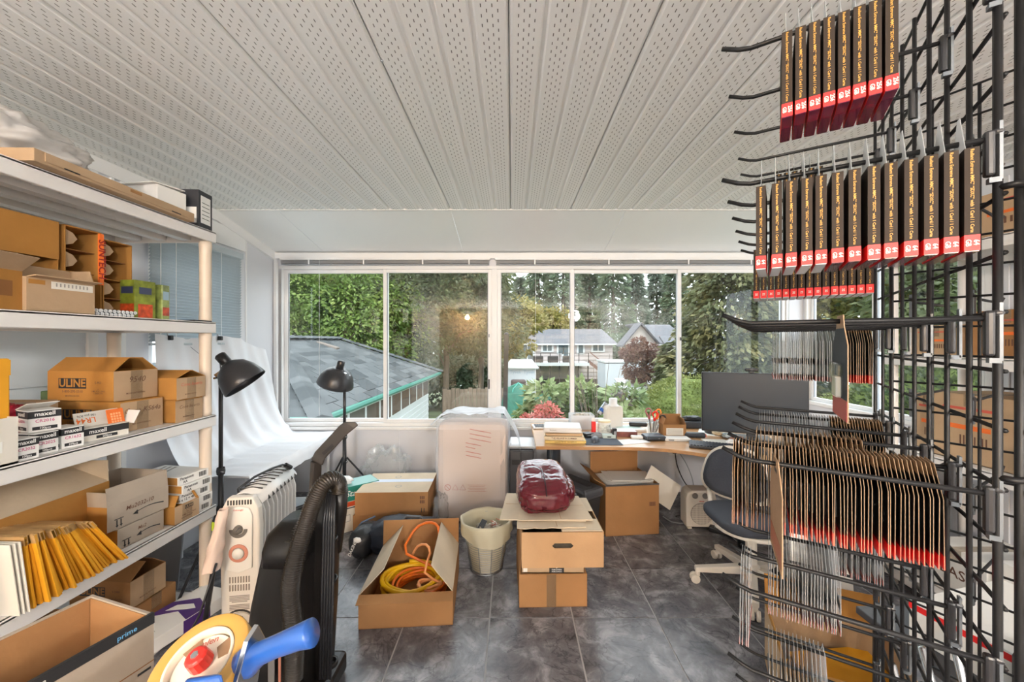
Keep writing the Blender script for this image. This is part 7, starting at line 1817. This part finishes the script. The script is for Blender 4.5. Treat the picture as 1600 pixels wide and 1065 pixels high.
# ================================================================ three sided wire grid rack with hooks and hanging packs
A0 = Vector((0.5707, 0.4587, 0)); U = Vector((0.544, 0.839, 0)); NV = Vector((-0.839, 0.544, 0))
PITCH, VP_, ZTOP = 0.0762, 0.0695, 1.99
rk = thing('grid_rack', 'tall black three sided wire grid display rack at the right', 'rack', (0.85, 0.62, 0))
RL = rk.location
def grid_panel(a, d, nb, label=None, rr=0.0032):
    """wire panel starting at a, running along d"""
    L = PITCH * (nb - 1); rows = 25
    z0 = ZTOP - VP_ * rows
    n = Vector((-d.y, d.x, 0))
    fr = MB().tube([a - RL + Vector((0, 0, z0 - 0.09)), a - RL + Vector((0, 0, ZTOP))], 0.0042, 8)
    pn = fr.build('edge_wire', BLACKM, rk, smooth=True)
    vm = MB().tube([(0, 0, z0), (0, 0, ZTOP)], rr, 7).mesh('upright_wire', BLACKM, True)
    for k in range(1, nb):
        o = bpy.data.objects.new('upright_wire', vm); COL.objects.link(o); o.parent = pn; o.location = a + d * (PITCH * k) - RL
    hm = MB().tube([(0, 0, 0), tuple(d * L)], rr * 0.85, 7).mesh('cross_wire', BLACKM, True)
    for k in range(rows + 1):
        o = bpy.data.objects.new('cross_wire', hm); COL.objects.link(o); o.parent = pn
        o.location = a - RL + Vector((0, 0, z0 + VP_ * k)) - n * 0.006
    return pn
grid_panel(A0, U, 9)
B2 = Vector((1.0, 1.03, 0)); D2 = Vector((0.487, -0.873, 0)).normalized()
grid_panel(B2, D2, 9)
A3 = A0 + Vector((0.018, -0.006, 0)); D3 = Vector((1, 0.0, 0))
grid_panel(A3, D3, 9)
# joining clips and feet
for zc in (1.92, 1.58, 1.24, 0.9, 0.5):
    MB().tube([A0 - RL + Vector((0, 0, zc)), A0 - RL + Vector((0.006, -0.012, zc)), A3 - RL + Vector((0.004, -0.006, zc)), A3 - RL + Vector((0.004, 0, zc))], 0.004, 7).build('joining_clip', BLACKM, rk, smooth=True)
for p in (A0, A0 + U * 0.6096, A3 + D3 * 0.6):
    MB().tube([p - RL + Vector((0, 0, 0.18)), p - RL + Vector((0, 0, 0.02))], 0.008, 8).build('foot_post', BLACKM, rk)
    MB().lathe([(0, 0), (0.03, 0), (0.028, 0.02), (0, 0.022)], 14, Matrix.Translation(p - RL)).build('foot', BLACK, rk)

# ---- hooks
HL = 0.268
rodm = MB().tube([(0, 0, 0), (0, HL - 0.028, 0), (0, HL - 0.012, 0.004), (0, HL + 0.010, 0.014)], 0.0034, 8).mesh('rod', BLACKM, True)
brm = MB(); brm.box((0, -0.001, -0.018), (0.011, 0.009, 0.054)); brm.box((0, -0.008, 0.006), (0.010, 0.010, 0.008)); brm = brm.mesh('bracket', BLACK)
clm = MB(); clm.box((0, -0.0095, -0.016), (0.009, 0.003, 0.068)); clm.box((0, -0.005, -0.050), (0.009, 0.010, 0.006)); clm = clm.mesh('clip_plate', mat('dull_grey_steel', (0.16, 0.18, 0.20), 0.45, metal=0.6))
nang = math.atan2(NV.y, NV.x) - math.pi / 2
ROWZ = [1.845, 1.639, 1.427, 1.219, 1.02, 0.82, 0.62, 0.42]
def spos(row, j):
    if row == 0: return (0.0, 0.142, 0.29, 0.44, 0.55)[j]
    return 0.113 * j
ordn = ['nearest', 'second nearest', 'third nearest', 'fourth nearest', 'fifth nearest', 'farthest']
rown = ['top', 'second', 'third', 'fourth', 'fifth', 'sixth', 'seventh', 'lowest']
HK = {}
for r, z in enumerate(ROWZ):
    for j in range(5 if r == 0 else 6):
        p = A0 + U * spos(r, j) + Vector((0, 0, z))
        h = thing('peg_hook', '%s black peg hook in the %s row of the grid rack' % ('farthest' if (r == 0 and j == 4) else ordn[j], rown[r]), 'hook', p + NV * 0.008, nang, 'black peg hooks on the grid rack')
        for nm, me in (('rod', rodm), ('bracket', brm), ('clip_plate', clm)):
            o = bpy.data.objects.new(nm, me); COL.objects.link(o); o.parent = h
            if nm == 'bracket':
                md = o.modifiers.new('rounded', 'BEVEL'); md.width = 0.003; md.segments = 2
        HK[(r, j)] = h
# spare hooks pointing the other way from the second panel
n2 = Vector((-D2.y, D2.x, 0)); n2 = n2 if n2.x > 0 else -n2
a2 = math.atan2(n2.y, n2.x) - math.pi / 2
for r, z in enumerate((1.86, 1.72, 1.50, 1.26, 1.05, 0.84)):
    for j in range(6):
        p = B2 + D2 * (0.04 + 0.10 * j) + Vector((0, 0, z))
        h = thing('peg_hook', '%s peg hook of the %s row facing the right wall' % (ordn[j], rown[r]), 'hook', p + n2 * 0.008, a2, 'peg hooks on the far rack face')
        for nm, me in (('rod', rodm), ('bracket', brm), ('clip_plate', clm)):
            o = bpy.data.objects.new(nm, me); COL.objects.link(o); o.parent = h

# ---- boxed packs: origin at the hang hole; local X along the hook (front face +X towards the tip), Y across
bw, bt_, bh = 0.080, 0.0118, 0.117
TABZ = 0.016
def pack_meshes(bottom):
    t = {}
    m = MB(); m.box((0, 0, -TABZ - bh / 2), (bt_, bw, bh)); t['box'] = m.mesh('box', BROWNBOX)
    m = MB(); m.box((0, 0, -TABZ - bh + 0.009), (bt_ + 0.0006, bw + 0.0006, 0.018)); t['red_band'] = m.mesh('red_band', RED)
    m = MB(); m.box((0, 0, -TABZ - bh - 0.0004), (bt_ - 0.0006, bw - 0.0006, 0.0012)); t['bottom_panel'] = m.mesh('bottom_panel', bottom)
    m = MB(); m.prism([(-0.024, -TABZ), (0.024, -TABZ), (0.004, 0.034), (-0.004, 0.034)], 0.0006, RZ(rad(90)) @ RX(rad(90))); t['hang_tab'] = m.mesh('hang_tab', film_mat('hang_tab_plastic', (0.62, 0.65, 0.66), 0.30, 0.15))
    return t
PM_W = pack_meshes(mat('white_bottom_print', (0.72, 0.72, 0.72), 0.4)); PM_P = pack_meshes(PURPLE)
GTXT = 'Radiant Extreme MMC\u201d \u201cSDXC\u201d with 1 Card / 1 Carte'
xang = math.atan2(NV.y, NV.x)          # local X = NV -> local Y = NV rotated +90 = (-n.y, n.x) = -U
def pack(r, j, m_, kind, label, group, swing=0.0, txt='64\nGB'):
    base = A0 + U * spos(r, j) + Vector((0, 0, ROWZ[r] - 0.0036)) + NV * (0.008 + m_)
    t = thing('boxed_pack', label, 'box', base, xang + swing, group)
    for nm, me in (PM_P if kind == 'P' else PM_W).items():
        o = bpy.data.objects.new(nm, me); COL.objects.link(o); o.parent = t
    # near spine is local +Y (towards -U = towards the camera)
    o = bpy.data.objects.new('lettering', text_mesh(GTXT, GOLD, 0.012)); COL.objects.link(o); o.parent = t
    o.matrix_local = T(0, bw / 2 + 0.0004, -TABZ - bh * 0.42) @ RZ(rad(180)) @ RX(rad(90)) @ RZ(rad(-90)) @ Matrix.Scale(0.0042, 4)
    o = bpy.data.objects.new('lettering', text_mesh(txt, PAPER2, 0.03)); COL.objects.link(o); o.parent = t
    o.matrix_local = T(0, bw / 2 + 0.0008, -TABZ - bh + 0.009) @ RZ(rad(180)) @ RX(rad(90)) @ RZ(rad(-90)) @ Matrix.Scale(0.0062, 4)
    return t
for k in range(8):
    f = k / 7
    pack(0, 0, 0.196 * (1 - f) + 0.0908 * f, 'P', '%s of the eight dark boxed packs on the nearest top row hook' % ['leftmost', 'second from the left', 'third from the left', 'fourth from the left', 'fourth from the right', 'third from the right', 'second from the right', 'rightmost'][k], 'boxed packs on the nearest top hook', txt='256\nGB')
m13 = [0.2254 - 0.0167 * k for k in range(9)] + [0.0735 - 0.0168 * k for k in range(4)]
nm13 = ['first', 'second', 'third', 'fourth', 'fifth', 'sixth', 'seventh', 'eighth', 'ninth', 'tenth', 'eleventh', 'twelfth', 'thirteenth']
for k, m_ in enumerate(m13):
    pack(1, 0, m_, 'W' if k < 5 else 'P', '%s from the left of the thirteen dark boxed packs on the nearest second row hook' % nm13[k], 'boxed packs on the nearest second row hook', swing=rad(random.uniform(-2, 2)))
for k in range(15):
    pack(1, 4, 0.239 - 0.0146 * k, 'W', 'dark boxed pack in the tight far row under the larger packs', 'far boxed packs of the second row', txt='32')
for k in range(6):
    pack(0, 4, 0.192 - 0.0165 * k, 'P', 'dark boxed pack half hidden above the second row packs', 'far boxed packs of the top row', txt='256\nGB')
# one pack on the frontal panel at the picture's right edge
t = thing('boxed_pack', 'dark boxed pack cut by the right picture edge', 'box', (0.640, 0.365, 1.615), rad(-90))
for nm, me in PM_P.items():
    o = bpy.data.objects.new(nm, me); COL.objects.link(o); o.parent = t
o = bpy.data.objects.new('lettering', text_mesh(GTXT, GOLD, 0.012)); COL.objects.link(o); o.parent = t
o.matrix_local = T(-0.0002, -bw / 2 - 0.0004, -TABZ - bh * 0.42) @ RX(rad(90)) @ RZ(rad(-90)) @ Matrix.Scale(0.0042, 4)
h = thing('peg_hook', 'peg hook on the frontal rack face at the right picture edge', 'hook', (0.640, 0.4475, 1.6186), rad(180))
for nm, me in (('rod', rodm), ('bracket', brm), ('clip_plate', clm)):
    o = bpy.data.objects.new(nm, me); COL.objects.link(o); o.parent = h

# ---- thin carded packs
cw, cht = 0.110, 0.122
CARDB = mat('kraft_card_edge', (0.40, 0.265, 0.16), 0.7); CARDF = mat('black_card_front', (0.020, 0.016, 0.014), 0.35)
CBL = mat('clear_blister', (0.75, 0.78, 0.80), 0.12); BLIS = film_mat('clear_blister_film', (0.82, 0.84, 0.86), 0.68, 0.08)
def card_outline(w, h):
    return [(-w / 2, -h), (w / 2, -h), (w / 2, -0.028), (w / 2 - 0.022, -0.004), (0.02, 0.012), (-0.02, 0.012), (-w / 2 + 0.022, -0.004), (-w / 2, -0.028)]
CM = RZ(rad(90)) @ RX(rad(90))          # outline (x,y) -> local (Y,Z), thickness -> X
def outm(w, h, t, x0, m, name, clip=None):
    pts = card_outline(w, h)
    if clip: pts = clip
    return MB().prism(pts, t, T(x0, 0, 0) @ CM).mesh(name, m)
CARD = {'card': outm(cw, cht, 0.0007, 0, CARDB, 'card'),
        'black_print': outm(cw - 0.001, cht, 0.0003, 0.0007, CARDF, 'black_print', [(-cw / 2, -cht + 0.019), (cw / 2, -cht + 0.019), (cw / 2, -0.028), (cw / 2 - 0.022, -0.004), (-cw / 2 + 0.022, -0.004), (-cw / 2, -0.028)]),
        'red_band': outm(cw, cht, 0.0003, 0.0007, RED, 'red_band', [(-cw / 2, -cht), (cw / 2, -cht), (cw / 2, -cht + 0.019), (-cw / 2, -cht + 0.019)]),
        'blister': MB().box((0.0019, 0, -0.066), (0.0016, 0.05, 0.045)).mesh('blister', BLIS)}
BCK = {'back_print': outm(cw, cht, 0.0003, -0.0003, CARDF, 'back_print', [(-cw / 2, -cht + 0.019), (cw / 2, -cht + 0.019), (cw / 2, -0.028), (cw / 2 - 0.022, -0.004), (-cw / 2 + 0.022, -0.004), (-cw / 2, -0.028)]),
       'back_band': outm(cw, cht, 0.0003, -0.0003, RED, 'back_band', [(-cw / 2, -cht), (cw / 2, -cht), (cw / 2, -cht + 0.019), (-cw / 2, -cht + 0.019)])}
CLR = {'card': outm(cw, cht, 0.0006, 0, film_mat('clear_sleeve', (0.80, 0.83, 0.85), 0.55, 0.1), 'card'),
       'edge_seam': MB().box((0, cw / 2, -0.072), (0.0009, 0.0012, 0.098)).mesh('edge_seam', mat('sleeve_edge', (0.30, 0.31, 0.32), 0.35)),
       'band': MB().box((0.0008, 0, -0.075), (0.0014, cw + 0.001, 0.012)).mesh('band', mat('grey_band_print', (0.10, 0.10, 0.11), 0.5)),
       'foot_band': MB().box((0.0006, 0, -cht + 0.006), (0.0012, cw + 0.001, 0.010)).mesh('foot_band', mat('dusky_red_print', (0.34, 0.10, 0.09), 0.5))}
KRF = {'card': CARD['card'], 'pink_print': outm(cw, cht, 0.0003, 0.0007, mat('dusky_pink_print', (0.45, 0.19, 0.15), 0.5), 'pink_print', [(-cw / 2, -cht), (cw / 2, -cht), (cw / 2, -cht + 0.022), (-cw / 2, -cht + 0.022)]),
       'back_band': outm(cw, cht, 0.0003, -0.0003, MATS['dusky_pink_print'], 'back_band', [(-cw / 2, -cht), (cw / 2, -cht), (cw / 2, -cht + 0.022), (-cw / 2, -cht + 0.022)]),
       'grey_print': outm(cw, cht, 0.0003, -0.0003, mat('grey_print', (0.16, 0.15, 0.15), 0.3), 'grey_print', [(-cw / 2, -cht + 0.030), (cw / 2, -cht + 0.030), (cw / 2, -0.05), (-cw / 2, -0.05)]),
       'blister': MB().box((0.0014, 0, -0.066), (0.0012, 0.07, 0.045)).mesh('blister', BLIS)}
def cards(r, j, m0, m1, n, kind, label, group, jitter=1.0):
    for k in range(n):
        m_ = m0 + (m1 - m0) * k / max(1, n - 1)
        kk = kind(k / max(1, n - 1)) if callable(kind) else kind
        base = A0 + U * spos(r, j) + Vector((0, 0, ROWZ[r] - 0.004)) + NV * (0.008 + m_ + random.uniform(-0.0005, 0.0005) * jitter)
        t = thing('carded_pack', label(kk) if callable(label) else label, 'card pack', base, xang + rad(random.uniform(-1.2, 1.2)) * jitter, group)
        t.rotation_euler = (0, rad(random.uniform(-0.6, 0.6)) * jitter, t.rotation_euler[2])
        for src in {'B': (CARD, BCK), 'C': (CLR,), 'K': (KRF,)}[kk]:
            for nm, me in src.items():
                o = bpy.data.objects.new(nm, me); COL.objects.link(o); o.parent = t
names = {'B': 'thin black carded pack with red foot band', 'C': 'thin clear sleeved pack with grey band', 'K': 'thin kraft carded pack with dusky pink foot'}
cards(3, 1, 0.268, 0.020, 54, lambda f: 'K' if f < 0.27 else 'B', lambda k: names[k] + ' in the long near row', 'carded packs on the near fourth row hook')
cards(3, 2, 0.235, 0.08, 24, 'K', names['K'] + ' in the row behind the long one', 'carded packs on the third fourth-row hook')
cards(3, 4, 0.232, 0.012, 46, lambda f: 'C' if f < 0.62 else 'B', lambda k: names[k] + ' in the far row', 'carded packs on the far fourth row hook')
cards(2, 5, 0.203, 0.012, 44, lambda f: 'C' if f < 0.70 else 'B', lambda k: names[k] + ' hanging at eye level', 'carded packs at eye level')
cards(4, 2, 0.215, 0.113, 24, 'C', names['C'] + ' in front of the floor carton', 'carded packs of the fifth row, near bunch')
cards(4, 4, 0.134, 0.016, 26, 'C', names['C'] + ' low behind the long row', 'carded packs of the fifth row, far bunch')
cards(4, 1, 0.256, 0.243, 4, 'C', names['C'] + ' in the bunch of four', 'four sleeved packs before the chair')
cards(5, 2, 0.215, 0.13, 14, 'C', names['C'] + ' at the bottom of the picture', 'sleeved packs of the sixth row')
# two single packs swung towards the camera
base = A0 + Vector((0, 0, ROWZ[2] - 0.004)) + NV * 0.142
t = thing('carded_pack', 'single dark carded pack with red foot swung on the nearest eye level hook', 'card pack', base, xang + rad(2))
MB().prism(card_outline(0.095, 0.128), 0.0012, CM).build('card', CARDB, t)
MB().prism([(-0.047, -0.127), (0.047, -0.127), (0.047, -0.03), (0.026, -0.006), (-0.026, -0.006), (-0.047, -0.03)], 0.0004, T(0.0012, 0, 0) @ CM).build('dark_print', mat('slate_gloss_print', (0.035, 0.045, 0.055), 0.55, spec=0.2), t)
MB().prism([(-0.047, -0.127), (0.047, -0.127), (0.047, -0.10), (-0.047, -0.10)], 0.0004, T(0.0016, 0, 0) @ CM).build('red_band', mat('crimson_print', (0.45, 0.03, 0.04), 0.35), t)
MB().box((0.005, 0, -0.085), (0.006, 0.03, 0.028)).build('memory_card', PAPER2, t, bevel=0.001)
MB().box((0.006, 0, -0.075), (0.008, 0.05, 0.045)).build('blister', CLEAR, t, bevel=0.003)
base = A0 + Vector((0, 0, ROWZ[3] - 0.004)) + NV * 0.215
t = thing('carded_pack', 'single plain kraft carded pack on the nearest fourth row hook', 'card pack', base, xang + rad(6))
MB().prism(card_outline(0.115, 0.135), 0.0014, CM).build('card', cardboard('pack_kraft', (0.45, 0.29, 0.18)), t)
MB().prism([(-0.05, -0.125), (0.05, -0.125), (0.05, -0.098), (-0.05, -0.098)], 0.0004, T(0.0014, 0, 0) @ CM).build('faded_print', mat('faded_orange_print', (0.45, 0.16, 0.09), 0.5), t)
MB().prism([(-0.012, -0.004), (0.012, -0.004), (0.012, 0.002), (-0.012, 0.002)], 0.0016, T(-0.0001, 0, -0.004) @ CM).build('hang_slot', INK, t)

# ================================================================ storage against the right wall, seen through the grid
SRX = 2.66
u2 = thing('storage_shelf', 'white storage shelf with boxes against the right wall behind the rack', 'shelf', (2.42, 1.62, 0))
for z in (0.10, 0.70 + 0.10, 1.32, 1.88):
    s = bx('shelf_board', (0, 0, z - 0.006), (0.46, 1.36, 0.012), SHELFW, u2, bevel=0.003)
    for sx in (-1, 1): bx('lip', (sx * 0.222, 0, -0.023), (0.016, 1.36, 0.055), SHELFW, s, bevel=0.003)
for sx in (-1, 1):
    for sy in (-1, 1): MB().tube([(sx * 0.2, sy * 0.65, 0), (sx * 0.2, sy * 0.65, 1.88)], 0.02, 12).build('post', SHELFW, u2, smooth=True)
def rbox(label, x, y, z, size, m=KRAFT_P, prints='orange', rz=0):
    t = carton('kraft_carton', label, (x, y, z), rad(rz), size, None, m, group='cartons on the right wall shelf')
    w, d, h = size
    for face, p in (('left', (-w / 2, 0.0, h * 0.55)), ('front', (0, -d / 2, h * 0.55))):
        n_ = Vector((-0.0006, 0, 0)) if face == 'left' else Vector((0, -0.0006, 0))
        ww = d if face == 'left' else w
        decal(t, face, Vector((p[0], p[1], h * 0.52)), ww * 0.5, h * 0.07, INKO if prints == 'orange' else INKR, name='printed_band')
        decal(t, face, Vector((p[0], p[1], h * 0.80)), ww * 0.7, h * 0.04, INKR, name='printed_band')
        for k in range(8):
            q = -ww * 0.2 + k * ww * 0.045
            bx('barcode_bar', (p[0] - 0.0004, q, h * 0.33) if face == 'left' else (q, p[1] - 0.0004, h * 0.33), (0.0008, ww * 0.018, h * 0.14) if face == 'left' else (ww * 0.018, 0.0008, h * 0.14), INKB, t)
    return t
zs = 0.80
rbox('large kraft carton with barcode on the right shelf', 2.42, 1.92, zs, (0.34, 0.34, 0.33))
rbox('kraft carton at the far end of the right shelf', 2.43, 2.20 - 0.03, zs, (0.24, 0.13, 0.30))
rbox('kraft carton nearest the camera on the right shelf', 2.40, 1.50, zs, (0.34, 0.40, 0.36))
rbox('kraft carton on the upper right shelf near end', 2.40, 1.45, 1.32, (0.34, 0.36, 0.30))
rbox('flat kraft carton on the upper right shelf far end', 2.42, 2.10, 1.32, (0.30, 0.24, 0.16))
rbox('kraft carton in the middle of the upper right shelf', 2.42, 1.80, 1.32, (0.30, 0.26, 0.22), KRAFT)
rbox('kraft carton on the very top of the right shelf', 2.40, 1.70, 1.88, (0.36, 0.5, 0.20))
rbox('kraft carton near the camera on the very top of the right shelf', 2.40, 1.25, 1.88, (0.34, 0.3, 0.26), KRAFT)
for k, (y, h, lb) in enumerate([(1.98, 0.24, 'BASS'), (1.68, 0.28, 'GROSS'), (1.38, 0.22, '8053')]):
    t = carton('white_carton', 'white carton marked %s on the lower right shelf' % lb, (2.42, y, 0.10), 0, (0.34, 0.26, h), None, PAPER, group='white cartons on the lower right shelf')
    lettering(t, lb, 'left', (-0.1706, 0, h * 0.5), 0.07, INKB); lettering(t, lb, 'front', (0, -0.1306, h * 0.5), 0.07, INKB)
bl_ = thing('blue_binder_box', 'white box with a wide blue stripe below the right shelf cartons', 'box', (2.25, 1.28, 0.80), rad(3)); bx('body', (0, 0, 0.07), (0.12, 0.42, 0.14), PAPER, bl_, bevel=0.002); decal(bl_, 'left', (-0.06, 0, 0.06), 0.42, 0.05, BLUEP, name='blue_stripe')
bx('ribbed_board', (2.17, 1.58, 0.80), (0.015, 0.10, 0.30), GREY, None); tag(bpy.data.objects['ribbed_board'], 'grey ribbed board standing on the right shelf behind the rack', 'board')
# carton on the floor under the rack with packs in it
t = carton('kraft_carton', 'open kraft carton on the floor below the hanging cards', (1.22, 1.47, 0), rad(-24), (0.40, 0.36, 0.25), {'left': (92, 0.03), 'back': (105, 0.12), 'front': (170, 0.10), 'right': None}, KRAFT_P, KRAFT_WARMLIT)
lettering(t, 'ULINE', 'back', (0.08, 0.1806, 0.12), 0.05, INKB)
for k in range(3):
    o = bx('orange_mailer', (1.22 + 0.03 * k, 1.45 + 0.02 * k, 0.06 + 0.03 * k), (0.30, 0.22, 0.012), YELL, None, rot=(rad(8), rad(-6), rad(-20 + 9 * k))); tag(o, 'orange mailer lying in the floor carton, %s' % ('lowest', 'middle', 'topmost')[k], 'envelope', 'mailers in the floor carton')
t = thing('white_red_box', 'white box with a red edge on the low table behind the rack', 'box', (1.45, 1.12, 0.50), rad(14)); bx('body', (0, 0, 0.055), (0.42, 0.26, 0.11), PAPER, t, bevel=0.002); decal(t, 'front', (0, -0.13, 0.095), 0.42, 0.018, RED, name='red_edge'); decal(t, 'left', (-0.21, 0, 0.095), 0.26, 0.018, RED, name='red_edge')
t = thing('low_table', 'low dark table behind the rack', 'table', (1.48, 1.02, 0)); bx('table_top', (0, 0, 0.487), (0.62, 0.62, 0.024), DKGREY, t, bevel=0.003)
for sx in (-1, 1):
    for sy in (-1, 1): MB().tube([(sx * 0.27, sy * 0.27, 0), (sx * 0.27, sy * 0.27, 0.48)], 0.014, 8).build('leg', BLACK, t)
t = thing('equipment_case', 'black equipment case on the low table behind the rack', 'case', (1.42, 0.84, 0.50), rad(-8)); bx('shell', (0, 0, 0.07), (0.40, 0.22, 0.14), BLACK, t, bevel=0.02); bx('latch', (0.08, -0.112, 0.09), (0.04, 0.008, 0.03), CHROME, t); MB().tube([(-0.06, -0.11, 0.06), (-0.06, -0.14, 0.06), (0.04, -0.14, 0.06), (0.04, -0.11, 0.06)], 0.008, 8).build('handle', BLACK, t)
MB().lathe([(0, 0.006), (0.02, 0.006), (0.022, 0)], 14, T(0.15, -0.112, 0.07) @ RX(rad(90))).build('badge', mat('amber_badge', (0.7, 0.45, 0.2), 0.3), t)
# folding metal stand with shiny legs below the rack
t = thing('folded_easel', 'bundle of shiny folded metal stand legs behind the rack foot', 'stand', (1.10, 0.86, 0))
for k in range(7):
    a = -0.10 + 0.035 * k
    MB().tube([(a, 0.02 * (k % 3), 0.012), (a + 0.14 * (-1) ** k, 0.06, 0.62 + 0.02 * k)], 0.008, 8).build('stand_leg', CHROME if k % 2 else BLACK, t, smooth=True)
for k in range(3): MB().tube([(-0.16, 0.03, 0.15 + 0.17 * k), (0.2, 0.05, 0.22 + 0.14 * k)], 0.006, 8).build('cross_bar', CHROME, t)
o = bx('paper_sheet', (1.36, 1.72, 0.37), (0.22, 0.004, 0.30), PAPER, None, rot=(rad(-12), 0, rad(-28))); tag(o, 'white printed sheet standing at the floor carton edge', 'paper')
